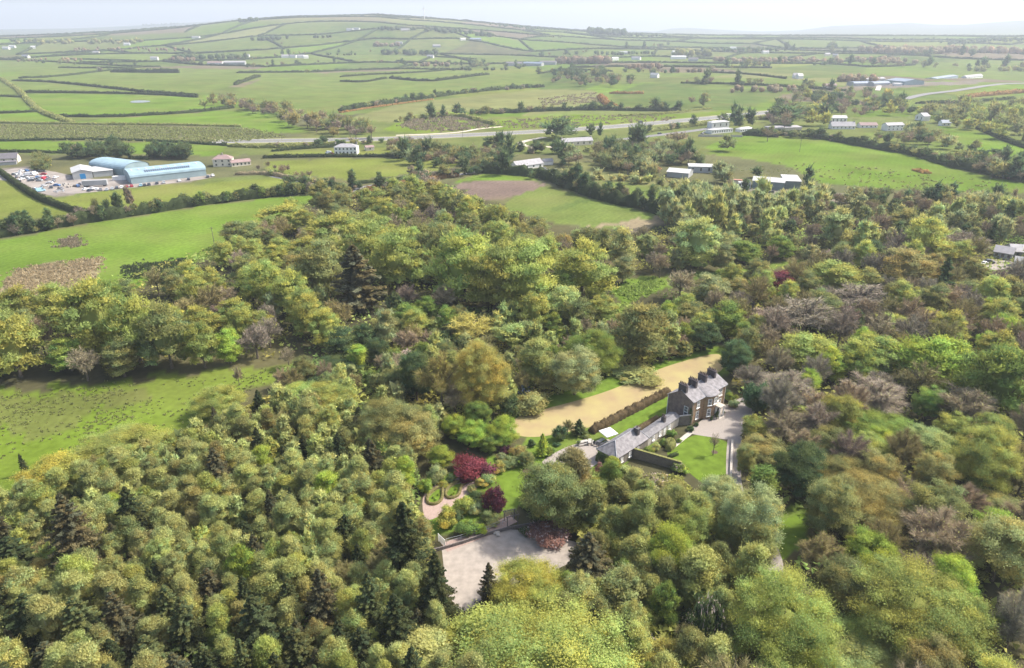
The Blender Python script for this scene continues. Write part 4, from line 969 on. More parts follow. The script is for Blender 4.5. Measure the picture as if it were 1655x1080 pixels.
undergrowth('undergrowth', 'low scrub and brambles on the floor of the woods', [
    [(-60, 1080), (-60, 800), (60, 790), (270, 715), (440, 640), (600, 660), (690, 790), (720, 1000), (740, 1080)],
    [(0, 610), (0, 480), (210, 450), (330, 405), (520, 318), (720, 298), (930, 395), (1010, 470), (960, 500), (690, 490), (600, 575), (240, 590)],
    [(440, 600), (640, 560), (700, 500), (1060, 500), (1160, 545), (1150, 566), (1000, 605), (825, 668), (730, 690), (640, 700), (500, 622)],
    [(1172, 625), (1180, 560), (1060, 480), (1310, 425), (1480, 385), (1760, 400), (1800, 1080), (1170, 1080), (1262, 945), (1310, 860), (1200, 790), (1215, 670)],
    [(740, 1080), (790, 985), (935, 890), (840, 820), (900, 760), (1100, 785), (1240, 900), (1180, 1080)],
    [(1000, 385), (1200, 348), (1420, 335), (1700, 330), (1740, 395), (1420, 398), (1200, 425), (1010, 440)]], 15000, .65, 'yg', 3.6)
def far_wood(x, y, w, hpx, n, ck, label):
    """a distant wood seen as one mass: many small lumpy crowns in one object"""
    q = P(x, y); dep = depth_of(q); W = w / F * dep; D = max(25, W * .3); hh = hpx / F * dep
    rng = np.random.default_rng(int(x * 7 + y)); iv, it_ = ICO
    cx = rng.uniform(-W / 2, W / 2, n); cy = rng.uniform(0, D, n); r = hh * rng.uniform(.38, .62, n)
    zb = Z(q.x + cx, q.y + cy); hz_ = hh * rng.uniform(.6, 1.05, n)
    jit = 1 + (rng.random((n, 12, 1)) - .5) * .45
    V = (iv[None] * jit * np.stack([r, r, hz_ * .52], 1)[:, None, :] + np.stack([q.x + cx, q.y + cy, zb + hz_ * .5], 1)[:, None, :]).reshape(-1, 3)
    T_ = (it_[None] + (np.arange(n) * 12)[:, None, None]).reshape(-1, 3)
    ct = np.repeat(rng.uniform(.7, 1.25, n), 20) * rng.uniform(.85, 1.15, n * 20); wv = np.repeat(rng.uniform(-.1, .25, n), 20)
    m = n * 22; k = rng.integers(n, size=m); dd = rand_dirs(m, rng); dd[:, 2] = np.abs(dd[:, 2])
    C = np.stack([q.x + cx[k] + dd[:, 0] * r[k], q.y + cy[k] + dd[:, 1] * r[k], zb[k] + hz_[k] * (.5 + .52 * dd[:, 2])], 1)
    lv, lt_ = leaf_tris(C, dd, hh * .1, rng); l2 = rng.uniform(.7, 1.3, m)
    V2 = np.concatenate([V, lv]); T2 = np.concatenate([T_, lt_ + len(V)])
    tint = np.concatenate([np.stack([ct * (1 + wv), ct, ct * .95, np.ones(n * 20)], 1), np.stack([l2, l2, l2 * .9, np.ones(m)], 1)])
    o = obj('distant_wood', tri_mesh('distant_wood', V2, T2, M['leaf'], tint)); o.color = (*PC[ck][0], 1); o['kind'] = 'stuff'; o['label'] = label; o['category'] = 'wood'
    return o
FW = [(330, 97, 110, 9, 40, 'dg', 'dark wood above the far farm on the left'), (430, 66, 60, 7, 22, 'dg', 'bluish wood on the left slope of the hill'), (290, 100, 40, 8, 12, 'br', 'brown copse left of the dark far wood'), (120, 72, 190, 7, 50, 'ol', 'long hazy wood at the far left'),
 (40, 68, 80, 5, 22, 'dg', 'faint wood at the left edge near the horizon'), (260, 41.5, 70, 3.5, 26, 'dg', 'dark plantation on the left skyline'), (400, 36, 30, 7, 10, 'dg', 'clump of trees on the hill skyline'), (640, 50, 60, 6, 18, 'dg', 'tree group below the hilltop'),
 (740, 56, 120, 7, 44, 'dg', 'wide bluish wood on the right shoulder of the hill'), (860, 48, 140, 4, 36, 'dg', 'thin wood running down the hill skyline'), (980, 57, 58, 11, 36, 'dg', 'square dark plantation on the skyline right of the hill'), (1050, 60, 70, 5, 22, 'dg', 'low plantation beside the square one'), (660, 90, 90, 9, 34, 'dg', 'wood around the farm below the hill'), (625, 76, 40, 7, 14, 'br', 'brown wood above the hill farm'),
 (945, 104, 90, 13, 36, 'br', 'brown-grey wood behind the central far farm'), (1010, 90, 90, 6, 26, 'dg', 'trees around the far buildings right of centre'), (1120, 92, 60, 12, 22, 'ol', 'leafy clump right of the far white buildings'), (1200, 84, 130, 7, 40, 'dg', 'belt of far trees across the right fields'), (1340, 103, 330, 9, 90, 'br', 'long loose belt of brown trees at the right'),
 (1540, 88, 260, 12, 90, 'br', 'wide hazy brown wood at the upper right'), (1600, 70, 130, 6, 40, 'dg', 'dark far woods under the right-hand hills'), (1480, 66, 120, 4, 30, 'dg', 'thin far wood below the blue hills'), (1390, 133, 60, 12, 22, 'br', 'trees behind the vaulted farm sheds'), (1345, 79, 14, 8, 5, 'dg', 'round clump in the far right fields'),
 (700, 108, 60, 7, 12, 'br', 'brown trees in the middle fields'), (760, 115, 120, 6, 20, 'dg', 'hedgerow trees below the central far farm'), (550, 90, 50, 4, 14, 'dg', 'small dark wood left of the hill farm'), (520, 62, 30, 5, 8, 'dg', 'small clump high on the hill'), (200, 84, 200, 5, 34, 'br', 'brown hazy belt across the left distance'),
 (70, 100, 120, 5, 20, 'br', 'brown trees along the left far hedge'), (1235, 150, 110, 10, 22, 'br', 'trees at the end of the flat green field'), (1130, 118, 90, 7, 16, 'br', 'brown hedgerow trees in the right middle distance'), (1040, 112, 60, 9, 16, 'br', 'brown trees above the copse'), (1620, 116, 90, 9, 16, 'ol', 'trees by the farmhouse at the far right'), (880, 60, 60, 3, 14, 'ol', 'thin wood on the far fields')]
for a in FW: far_wood(*a)

# single trees and bushes strung along the field boundaries of the middle distance
def string(pts, n, ks, w, jit=4.0):
    L = smooth_line([P(a, b) for a, b in pts], 1); seg = [0]
    for k in range(1, len(L)): seg.append(seg[-1] + (L[k] - L[k - 1]).length)
    for k in range(int(n * 1.5)):
        s = random.uniform(0, seg[-1]); i = max(j for j in range(len(seg) - 1) if seg[j] <= s); t = (s - seg[i]) / max(1e-6, seg[i + 1] - seg[i])
        p = L[i].lerp(L[i + 1], t); kd, ck = random.choice(ks); ww = random.uniform(*w); hh = ww * random.uniform(*hr[kd]); x = p.x + random.uniform(-jit, jit); y = p.y + random.uniform(-jit, jit)
        if not hidden_from_view(x, y, ww, hh): plant(kd, ck, x, y, hh, ww, None)
DK = [('broad', 'dg'), ('bare', 'br'), ('broad', 'ol'), ('narrow', 'dg'), ('shrub', 'dg'), ('bare', 'olb')]
BU = [('shrub', 'dg'), ('shrub', 'ol'), ('broad', 'dg'), ('shrub', 'br')]
string([(0, 384), (110, 364), (200, 351)], 18, [('bare', 'br'), ('broad', 'dg'), ('bare', 'pu'), ('narrow', 'dg'), ('shrub', 'ol')], (4, 7)); string([(200, 351), (330, 330), (400, 322), (500, 312)], 30, [('broad', 'dg'), ('broad', 'ol'), ('shrub', 'dg'), ('broad', 'gr')], (4, 6.5), 2)
string([(550, 180), (640, 166), (760, 150), (880, 141)], 30, BU, (5, 9)); string([(640, 197), (740, 188), (880, 180), (960, 178), (1100, 180)], 34, BU + DK, (5, 9)); string([(780, 279), (880, 287), (960, 318), (1040, 336), (1130, 362)], 46, DK, (5, 9)); string([(1200, 219), (1330, 224), (1480, 250), (1590, 280), (1680, 300)], 44, BU + DK, (5, 8))
string([(1100, 135), (1290, 142), (1370, 148)], 16, DK, (7, 12), 9); string([(870, 120), (990, 116), (1100, 120)], 18, DK, (8, 13), 12); string([(700, 104), (860, 112)], 14, DK, (8, 13), 12); string([(400, 110), (560, 100), (700, 108)], 12, DK, (7, 12), 15); string([(0, 100), (230, 108), (400, 100)], 16, DK, (7, 12), 18)
string([(1150, 115), (1290, 105), (1500, 110), (1655, 112)], 26, DK, (9, 15), 20); string([(1020, 218), (1110, 205), (1240, 192)], 18, BU, (4, 8)); string([(430, 240), (560, 233), (640, 232)], 12, BU, (4, 7)); string([(470, 300), (560, 310), (640, 300), (770, 280)], 22, BU + DK, (4, 8)); string([(560, 322), (700, 296)], 16, [('shrub', 'gorse'), ('shrub', 'ol'), ('shrub', 'gr'), ('shrub', 'dg')], (4, 7))
string([(860, 292), (1000, 292), (1100, 305), (1230, 318)], 26, [('shrub', 'pg'), ('shrub', 'ol'), ('shrub', 'tan'), ('shrub', 'wil')], (4, 9), 12); string([(380, 270), (440, 278), (480, 290), (540, 300)], 14, [('bare', 'br'), ('shrub', 'ol'), ('bare', 'pu')], (4, 7), 6); string([(1440, 216), (1560, 246), (1640, 262)], 18, DK, (5, 9), 12)
string([(780, 240), (900, 250), (1000, 245)], 26, BU + DK, (5, 9), 8); string([(370, 100), (520, 84), (700, 90)], 14, DK, (8, 12), 20); string([(1100, 90), (1300, 84), (1560, 92)], 24, DK, (10, 16), 30); string([(880, 92), (1000, 84), (1100, 74)], 12, DK, (9, 14), 30)
# ------------------------------------------------------------------ hedges
HEDGES = []
def hedge_mesh(name, W, width, height, near, rng, rough=.3):
    """W: list of (x, y); bumpy closed ridge plus leaf faces"""
    W = np.array([(p[0], p[1]) for p in W], float)
    seg = np.hypot(*(W[1:] - W[:-1]).T); L = np.concatenate([[0], np.cumsum(seg)])
    step = {2: .45, 1: 2.2, 0: 6.5}[near]
    n = int(max(3, min(L[-1] / step, 900))); s = np.linspace(0, L[-1], n)
    X = np.interp(s, L, W[:, 0]); Y = np.interp(s, L, W[:, 1])
    tx = np.gradient(X); ty = np.gradient(Y); q = np.hypot(tx, ty) + 1e-9; tx /= q; ty /= q
    hh = height * (1 - rough * .6 + rough * 1.6 * rng.random(n)); hh[0] *= .6; hh[-1] *= .6
    ww = width * .5 * (1 - rough * .4 + rough * .8 * rng.random(n))
    zb = Z(X, Y)
    prof = [(-1, -.05), (-1.05, .45), (-.7, .92), (.0, 1.0), (.7, .9), (1.05, .45), (1, -.05)]
    m = len(prof); V = np.empty((n, m, 3))
    for k, (a, b) in enumerate(prof):
        j = 1 + (rng.random(n) - .5) * rough * .6
        V[:, k, 0] = X - ty * ww * a * j; V[:, k, 1] = Y + tx * ww * a * j; V[:, k, 2] = zb + hh * b * (1 + (rng.random(n) - .5) * rough * .4)
    V = V.reshape(-1, 3); T_ = []
    i = (np.arange(n - 1)[:, None] * m + np.arange(m - 1)[None]).ravel()
    T_ = np.concatenate([np.stack([i, i + m, i + m + 1], 1), np.stack([i, i + m + 1, i + 1], 1)])
    ends = [(0, k, k + 1) for k in range(1, m - 1)] + [((n - 1) * m, (n - 1) * m + k + 1, (n - 1) * m + k) for k in range(1, m - 1)]
    T_ = np.concatenate([T_, np.array(ends)])
    lt = rng.uniform(.75, 1.15, len(T_)); tint = np.stack([lt, lt, lt * .95, np.ones(len(T_))], 1)
    dens = {2: 60, 1: 3.5, 0: .9}[near]
    nl = int(min(L[-1] * dens * (height / 2 + .4), 9000))
    k = rng.uniform(0, n - 1.001, nl); ki = k.astype(int)
    th = rng.uniform(-.2, math.pi + .2, nl)
    C = np.stack([np.interp(k, np.arange(n), X) - ty[ki] * np.cos(th) * ww[ki] * 1.08, np.interp(k, np.arange(n), Y) + tx[ki] * np.cos(th) * ww[ki] * 1.08,
                  zb[ki] + hh[ki] * (.45 + .6 * np.abs(np.sin(th)))], 1)
    N = np.stack([-ty[ki] * np.cos(th), tx[ki] * np.cos(th), np.abs(np.sin(th)) + .3], 1)
    lv, lt_ = leaf_tris(C, N, {2: .11, 1: .42, 0: 1.6}[near], rng)
    l2 = rng.uniform(.7, 1.3, nl)
    T_ = np.concatenate([T_, lt_ + len(V)]); V = np.concatenate([V, lv]); tint = np.concatenate([tint, np.stack([l2 * 1.03, l2, l2 * .9, np.ones(nl)], 1)])
    return tri_mesh(name, V, T_, M['leaf'], tint)
def hedge(pts, width, height, ck, label, near=None, group=None, name='hedge', rough=.3, world=False, cat='hedge', smooth=1):
    W = pts if world else [P(a, b) for a, b in pts]
    W = smooth_line([Vector((p[0], p[1], 0)) for p in W], smooth)
    c = W[len(W) // 2]; d = math.hypot(c.x, c.y)
    if near is None: near = 2 if d < 190 else (1 if d < 520 else 0)
    me = hedge_mesh('hedge', [(p.x, p.y) for p in W], width, height, near, RNG, rough)
    o = obj(name, me); col = PC[ck][0]; o.color = (*col, 1)
    tag(o, label, cat, group)
    HEDGES.append([o, c, label])
    return o
FH = [  # outline in the photograph, width, height, colour, label or None
 ([(-120, 398), (0, 384), (110, 364), (200, 351), (330, 330), (400, 322), (490, 312)], 4.5, 4.2, 'hd', 'tall dark hedge along the top of the bright green left field'),
 ([(0, 279), (30, 301), (60, 321), (110, 340), (140, 347)], 3.2, 3, 'hd', 'wide dark hedge curving below the scrapyard'),
 ([(-60, 112), (0, 126), (25, 143), (45, 163), (65, 182), (115, 199)], 7, 3, 'ol', 'broad scrubby hedge sloping down from the left edge'),
 ([(-100, 157), (0, 156), (40, 158)], 3, 2, 'hd', None), ([(-100, 184), (0, 184), (62, 181)], 3, 2.4, 'hd', None), ([(20, 131), (100, 134), (200, 147), (320, 155)], 4, 3, 'hd', 'dark hedge above the field with the pond'),
 ([(38, 150), (150, 151), (250, 153), (320, 158)], 4, 3, 'hd', 'second dark hedge above the field with the pond'), ([(90, 189), (180, 190), (260, 186), (320, 182), (378, 175)], 3.2, 2.8, 'hd', 'dark hedge below the field with the pond'),
 ([(-100, 198), (0, 199), (100, 201), (250, 202), (390, 205)], 2.6, 1.6, 'ol', 'thin hedge above the scrubby bank'), ([(-100, 228), (0, 229), (100, 226), (230, 227), (370, 236)], 2.4, 1.6, 'hd', 'thin hedge below the scrubby bank'),
 ([(-100, 246), (0, 246), (110, 248)], 2.4, 2, 'hd', None), ([(210, 256), (240, 258)], 3, 2, 'hd', None), ([(0, 97), (60, 99), (140, 104), (230, 108)], 5, 3, 'hd', None), ([(100, 96), (220, 99)], 5, 3, 'hd', None),
 ([(30, 127), (90, 125), (160, 116), (230, 109)], 4, 3, 'hd', None), ([(180, 117), (250, 118), (290, 118)], 6, 7, 'hd', 'row of dark bushes across the pale far field'),
 ([(420, 124), (380, 138)], 5, 4, 'hd', None), ([(95, 110), (170, 111), (260, 108)], 4, 3, 'hd', None),
 ([(550, 125), (600, 121), (660, 119), (720, 114)], 4, 3, 'hd', None), ([(630, 127), (690, 133), (740, 127), (790, 121)], 5, 4, 'hd', 'dark wavy hedge across the middle fields'), ([(550, 132), (585, 134), (625, 127)], 4, 3, 'hd', None),
 ([(550, 180), (590, 173), (640, 166), (700, 158), (760, 150), (830, 143), (880, 141)], 5, 4, 'hd', 'bushy hedge climbing from the brown tree belt'), ([(550, 183), (590, 176), (640, 169), (700, 161)], 4, 1.4, 'gorse', 'strip of orange-brown bracken beside the climbing hedge'),
 ([(640, 197), (690, 190), (740, 188), (790, 200), (800, 203)], 5, 3.5, 'ol', 'curved hedge around the wet pasture'), ([(760, 184), (820, 183), (880, 180), (960, 178), (1040, 180), (1100, 180)], 4, 4, 'hd', 'bushy hedge in front of the flat green field'),
 ([(970, 158), (980, 170), (1000, 178)], 9, 4, 'gorse', 'clump of orange gorse at the corner of the flat green field'), ([(985, 152), (1040, 152)], 5, 3, 'gorse', None),
 ([(425, 256), (500, 254), (560, 254), (650, 254)], 2.6, 2.2, 'hd', 'clipped dark hedge in front of the white villa'), ([(440, 245), (500, 240), (545, 238)], 2.5, 2, 'hd', None), ([(370, 237), (440, 240), (500, 235), (560, 233)], 4, 2.5, 'ol', None),
 ([(568, 299), (640, 291), (700, 283), (760, 275), (780, 272)], 2.2, 1.8, 'hd', 'clipped hedge along the lane in the centre'), ([(600, 306), (650, 298), (700, 290), (740, 285)], 4, 2.5, 'gorse', 'orange gorse bank below the lane'),
 ([(780, 279), (830, 281), (880, 287), (920, 303), (960, 318)], 7, 6, 'hd', 'tall dark hedge behind the brown ploughed patch'), ([(960, 318), (1000, 330), (1040, 336)], 6, 6, 'hd', None), ([(1045, 338), (1080, 350), (1120, 362)], 6, 6, 'hd', None),
 ([(1200, 219), (1290, 219), (1330, 224), (1400, 238), (1480, 250), (1530, 268), (1590, 280), (1700, 302)], 6, 4.5, 'hd', 'long dark hedge sweeping across the right-hand fields'), ([(1580, 208), (1640, 235), (1700, 250)], 4, 3, 'hd', None),
 ([(1100, 135), (1200, 137), (1290, 142), (1370, 148)], 4, 3, 'hd', None), ([(1140, 117), (1200, 120), (1270, 128)], 4, 3, 'hd', None), ([(1560, 158), (1620, 152), (1700, 148)], 9, 4, 'gorse', 'band of rusty bracken at the right edge'), ([(1480, 168), (1560, 167), (1640, 160)], 4, 3, 'hd', None),
 ([(380, 283), (430, 281), (480, 292), (540, 300)], 3, 2, 'br', 'low stone-coloured hedge beside the pink-roofed house'), ([(470, 305), (520, 302), (555, 300)], 3, 2, 'hd', None), ([(1150, 176), (1080, 184), (1000, 188)], 4, 1.6, 'ol', None), ([(1020, 218), (1110, 205), (1240, 192)], 5, 3, 'ol', 'bushy strip between the main road and side road'),
 ([(870, 120), (920, 112), (990, 116)], 5, 3, 'hd', None), ([(770, 104), (700, 104), (640, 99)], 5, 3, 'hd', None), ([(700, 92), (770, 96)], 5, 3, 'hd', None), ([(1010, 258), (1060, 275)], 9, 2, 'gorse', 'patch of orange gorse beside the pale field'),
 ([(1480, 275), (1500, 281)], 6, 2, 'gorse', None),
]
for pts, w, h, ck, lb in FH:
    hedge(pts, w, h, ck, lb, rough=.5 if h > 3.5 else .3)
# estate hedges
hedge([(955, 700), (975, 690), (1010, 672), (1045, 654), (1080, 636)], 1.9, 1.8, 'beech', 'clipped brown beech hedge between the straw meadow and the back lawn', 2, rough=.34)
hedge([(1025, 700), (1045, 688), (1064, 677)], 1.4, 1.0, 'beech', 'short brown hedge behind the long outbuilding', 2, rough=.2)
hedge([(1074, 722), (1084, 716), (1088, 722), (1079, 729)], 1.5, 1.6, 'ol', 'squared topiary hedge beside the front lawn path', 2, rough=.08)
hedge([(1080, 741), (1095, 735)], .8, .8, 'hd', None, 2)
def ringpx(q): return [(660 + a / 5.143, 690 + b / 5.143) for a, b in q]
hedge(ringpx([(335, 485), (250, 505), (190, 545), (152, 595), (162, 640), (215, 652), (268, 625), (288, 575), (280, 530), (300, 500), (335, 488)]), .55, .55, 'olb', 'left teardrop of clipped box hedge in the knot garden', 2, rough=.12, smooth=2)
hedge(ringpx([(545, 450), (440, 455), (380, 470), (325, 515), (303, 568), (335, 600), (385, 592), (428, 560), (432, 505), (480, 465), (540, 452)]), .55, .55, 'olb', 'right teardrop of clipped box hedge in the knot garden', 2, rough=.12, smooth=2)
sheet('flower_bed', ringpx([(250, 515), (200, 550), (165, 595), (175, 630), (215, 640), (260, 615), (278, 575), (270, 520)]), M['grass_lawn'], .045)
sheet('flower_bed', ringpx([(450, 465), (385, 480), (335, 520), (315, 568), (340, 590), (385, 580), (418, 550), (420, 500)]), M['grass_lawn'], .045)
for q in ((225, 600), (250, 560), (205, 585), (380, 545), (395, 515), (360, 560)):
    a, b = ringpx([q])[0]; T('shrub', 'bg', a, b, 4.5, 4.5)
# hedges of the far patchwork
far_hedges = 0
def lerp2(a, b, t): return (a[0] + (b[0] - a[0]) * t, a[1] + (b[1] - a[1]) * t)
for i in range(1, len(rr) - 1):
    j = 0
    while j < NA - 1:
        run = int(RNG.integers(1, 4))
        if RNG.random() < .80:
            nodes = [cellnode[i, k] for k in range(j, min(j + run, NA - 1) + 1)]
            mid = nodes[len(nodes) // 2]; px, py = proj((mid[0], mid[1], 0))
            if -60 < px < 1720 and py < 118 and len(nodes) > 1:
                dd = math.hypot(*mid)
                hedge([(a, b, 0) for a, b in nodes], 4.0 + dd / 900, 2.4 + dd / 1700, 'hd', None, 0, world=True, rough=.5, smooth=1); far_hedges += 1
        j += run
    for j in range(NA):
        if RNG.random() < .7 and (i + 1) < len(rr):
            a = cellnode[i, j]; b = cellnode[i + 1, min(NA - 1, max(0, j + (0 if i % 2 == 0 else (1 if RNG.random() < .5 else 0))))]
            px, py = proj((a[0], a[1], 0))
            if -40 < px < 1700 and py < 112:
                dd = math.hypot(*a)
                hedge([(a[0], a[1], 0), (b[0], b[1], 0)], 4.0 + dd / 900, 2.4 + dd / 1700, 'hd', None, 0, world=True, rough=.6, smooth=0); far_hedges += 1
# tussocks of rushes on the wet fields
def tufts(poly, n, size, ck, name, label, dens=None):
    W = wpoly(poly); xs = [p[0] for p in W]; ys = [p[1] for p in W]
    x = RNG.uniform(min(xs), max(xs), n * 4); y = RNG.uniform(min(ys), max(ys), n * 4)
    k = inpoly(x, y, W) & (vnoise(x, y, 9) * .6 + vnoise(x + 40, y, 3.5) * .4 + (RNG.random(n * 4) - .5) * .42 > (dens or .5)); x = x[k][:n]; y = y[k][:n]; n = len(x); x = x + RNG.normal(size=n) * 2.2 * (RNG.random(n) < .6); y = y + RNG.normal(size=n) * 2.2 * (RNG.random(n) < .6)
    m = 7; idx = np.repeat(np.arange(n), m)
    a = RNG.uniform(0, 6.28, n * m); s = size * RNG.uniform(.5, 1.5, n)[idx]
    bx = x[idx] + RNG.normal(size=n * m) * .4 * s; by = y[idx] + RNG.normal(size=n * m) * .25 * s; bz = Z(bx, by)
    c = np.stack([bx, by, bz], 1); u = np.stack([np.cos(a) * s * .35, np.sin(a) * s * .35, np.zeros(n * m)], 1)
    tp = c + np.stack([np.cos(a * 3) * .3 * s, np.sin(a * 3) * .3 * s, s * .8], 1)
    V = np.stack([c - u, c + u, tp], 1).reshape(-1, 3); lt = RNG.uniform(.6, 1.3, n * m)
    me = tri_mesh(name, V, np.arange(len(V)).reshape(-1, 3), M['leaf'], np.stack([lt, lt, lt, np.ones(n * m)], 1))
    o = obj(name, me); o.color = (*PC[ck][0], 1); tag(o, label, 'rushes', None, 'stuff'); return o
tufts([(-150, 800), (-150, 650), (0, 640), (240, 618), (450, 600), (420, 625), (330, 665), (270, 700), (130, 745), (0, 800)], 1500, .42, 'ol', 'rush_tussocks', 'dark rush tussocks dotted over the lower left field', .6)
tufts([(200, 440), (200, 430), (290, 420), (300, 415), (310, 430), (230, 455)], 420, .9, 'cf', 'rush_tussocks', 'dark rush tussocks at the wood edge of the bright field', .3)
tufts([(-20, 520), (0, 465), (30, 435), (70, 428), (165, 415), (160, 440), (60, 500), (0, 540)], 1500, .8, 'straw', 'dead_rushes', 'brown dead rushes in the corner of the left field', .38)
tufts([(95, 400), (100, 385), (125, 385), (130, 398)], 200, .9, 'br', 'rush_tussocks', 'small dark rush patch in the bright left field', .4)
tufts([(1190, 275), (1300, 262), (1500, 280), (1655, 300), (1560, 310), (1330, 300)], 300, .9, 'ol', 'rush_tussocks', 'dark rush tussocks over the long right field', .55)
tufts([(640, 205), (700, 182), (760, 188), (800, 206), (700, 214)], 900, 1.8, 'br', 'rush_tussocks', 'brown rushes in the wet pasture above the main road', .4)
tufts([(870, 160), (960, 150), (975, 165), (880, 172)], 300, 1.8, 'br', 'rush_tussocks', 'brown rushes on the rough pasture knoll', .5)
tufts([(1000, 478), (1010, 462), (1060, 450), (1070, 462), (1020, 485)], 260, .9, 'gr', 'rush_tussocks', 'dark rush tussocks in the green clearing', .35)
tufts([(0, 226), (0, 202), (250, 205), (420, 210), (460, 222), (370, 230)], 2600, 1.5, 'ol', 'bank_scrub', 'low olive scrub covering the bank above the thin hedge', .2)
tufts([(785, 198), (900, 188), (1100, 186), (1080, 195), (900, 206), (790, 208)], 600, 1.3, 'br', 'rush_tussocks', 'brown tufts in the wet strip beside the main road', .45)
# ------------------------------------------------------------------ buildings
ROOFS = dict(grey=surf('roof_grey', (.30, .29, .30), .7, .12, .6), dark=surf('roof_dark', (.15, .14, .15), .7, .12, .6), blue=surf('roof_blue_sheet', (.25, .35, .40), .5, .12, .25), pale=surf('roof_pale_sheet', (.42, .42, .41), .6, .08, .2),
             maroon=surf('roof_maroon', (.27, .19, .18), .8, .12, .6), green=surf('cladding_green', (.17, .22, .21), .6, .1, .2), slateblue=surf('roof_slateblue', (.18, .22, .28), .6, .1, .2), red=surf('roof_red', (.34, .17, .12), .8, .1, .6))
WALLS = dict(white=M['render_white'], cream=M['cream'], grey=surf('cladding_grey', (.34, .35, .35), .7, .1, .2), green=ROOFS['green'], blue=surf('cladding_blue', (.25, .33, .35), .6, .1, .2), stone=M['stone_pale'])
BLUE = surf('door_blue', (.02, .19, .42), .5, .05, 1)
def building(name, p1, p2, depth, h, rh, wall, roof, label, cat='house', kind='gable', wins=0, storeys=1, chimneys=0, over=.35, doors=0, axis='long', group=None, lift=0.0, endwin=0):
    """front wall foot runs from pixel p1 to p2 (left to right), the building reaches back from it"""
    a = P(*p1); b = P(*p2); d = b - a; d.z = 0; L = d.length; rz = math.atan2(d.y, d.x)
    root = empty(name, (a.x, a.y, min(a.z, b.z) + lift), rz, label, cat, group)
    W = WALLS[wall]; R = ROOFS[roof]
    mb = MB()
    if kind in ('gable', 'hip', 'flat', 'mono'): 
        zt = h
        mb.box(0, L, 0, depth, -.3, h, 0)
        if kind == 'gable':
            if axis == 'long': mb.add([(0, 0, h), (0, depth, h), (0, depth / 2, h + rh), (L, 0, h), (L, depth, h), (L, depth / 2, h + rh)], [(0, 2, 1), (3, 4, 5)])
            else: mb.add([(0, 0, h), (L, 0, h), (L / 2, 0, h + rh), (0, depth, h), (L, depth, h), (L / 2, depth, h + rh)], [(0, 1, 2), (3, 5, 4)])
    mb_w = mb
    rb = MB(); o = over; t = .12
    if kind == 'gable':
        if axis == 'long':
            s = rh / (depth / 2)
            for y0, y1, sg in ((-o, depth / 2, 1), (depth + o, depth / 2, -1)):
                z0 = h - o * s + .02; z1 = h + rh + .02
                vs = [(-o, y0, z0), (L + o, y0, z0), (L + o, y1, z1), (-o, y1, z1)]
                rb.add(vs + [(x, y, z + t) for x, y, z in vs], [(0, 3, 2, 1), (4, 5, 6, 7), (0, 1, 5, 4), (1, 2, 6, 5), (2, 3, 7, 6), (3, 0, 4, 7)])
        else:
            s = rh / (L / 2)
            for x0, x1 in ((-o, L / 2), (L + o, L / 2)):
                z0 = h - o * s + .02; z1 = h + rh + .02
                vs = [(x0, -o, z0), (x0, depth + o, z0), (x1, depth + o, z1), (x1, -o, z1)]
                rb.add(vs + [(x, y, z + t) for x, y, z in vs], [(0, 3, 2, 1), (4, 5, 6, 7), (0, 1, 5, 4), (1, 2, 6, 5), (2, 3, 7, 6), (3, 0, 4, 7)])
    elif kind == 'hip':
        q = min(depth / 2, L / 2 - .2)
        rb.add([(-o, -o, h + .02), (L + o, -o, h + .02), (L + o, depth + o, h + .02), (-o, depth + o, h + .02), (q, depth / 2, h + rh), (L - q, depth / 2, h + rh)],
               [(0, 1, 5, 4), (1, 2, 5), (2, 3, 4, 5), (3, 0, 4), (3, 2, 1, 0)])
    elif kind == 'flat':
        rb.box(-o, L + o, -o, depth + o, h + .01, h + .25)
    elif kind == 'mono':
        rb.add([(-o, -o, h + .02), (L + o, -o, h + .02), (L + o, depth + o, h + rh), (-o, depth + o, h + rh), (-o, -o, h - .15), (L + o, -o, h - .15), (L + o, depth + o, h), (-o, depth + o, h)],
               [(0, 1, 2, 3), (0, 4, 5, 1), (1, 5, 6, 2), (2, 6, 7, 3), (3, 7, 4, 0), (4, 7, 6, 5)])
    elif kind == 'barrel':
        n = 12; prof = []
        for k in range(n + 1):
            an = math.pi * k / n; c = math.cos(an); s_ = math.sin(an)
            prof.append((-c * .5 + .5, abs(s_) ** .75))
        if axis == 'long':
            mb.box(0, L, 0, depth, -.3, h)
            for x in (0, L): mb.add([(x, depth * u, h + rh * v) for u, v in prof], [tuple(range(n + 1)) if x else tuple(range(n, -1, -1))])
            vs = [(x, depth * u + (u - .5) * .5, h + rh * v + .06) for x in (-.3, L + .3) for u, v in prof]
        else:
            mb.box(0, L, 0, depth, -.3, h)
            for y in (0, depth): mb.add([(L * u, y, h + rh * v) for u, v in prof], [tuple(range(n + 1)) if not y else tuple(range(n, -1, -1))])
            vs = [(L * u + (u - .5) * .5, y, h + rh * v + .06) for y in (-.3, depth + .3) for u, v in prof]
        rb.add(vs, [(k, k + 1, n + 2 + k, n + 1 + k) for k in range(n)])
    mb_w.build('wall', W, root); rb.build('roof', R, root)
    if wins:
        for st in range(storeys):
            fh = h / storeys
            for k in range(wins):
                x = L * (k + .5) / wins
                wm = MB().box(x - .55, x + .55, -.05, .06, fh * st + fh * .3, fh * st + fh * .78)
                wo = wm.build('window', M['glass'], root)
    for k in range(endwin):
        y = depth * (k + .5) / endwin
        MB().box(-.05, .05, y - .5, y + .5, h * .35, h * .75).build('window', M['glass'], root)
    for k in range(chimneys):
        x = (.4 + (L - .8) * k / max(1, chimneys - 1)) if chimneys > 1 else L * .5
        MB().box(x - .4, x + .4, depth / 2 - .35, depth / 2 + .35, h + rh - .5, h + rh + 1.2).build('chimney', M['stone_pale'], root)
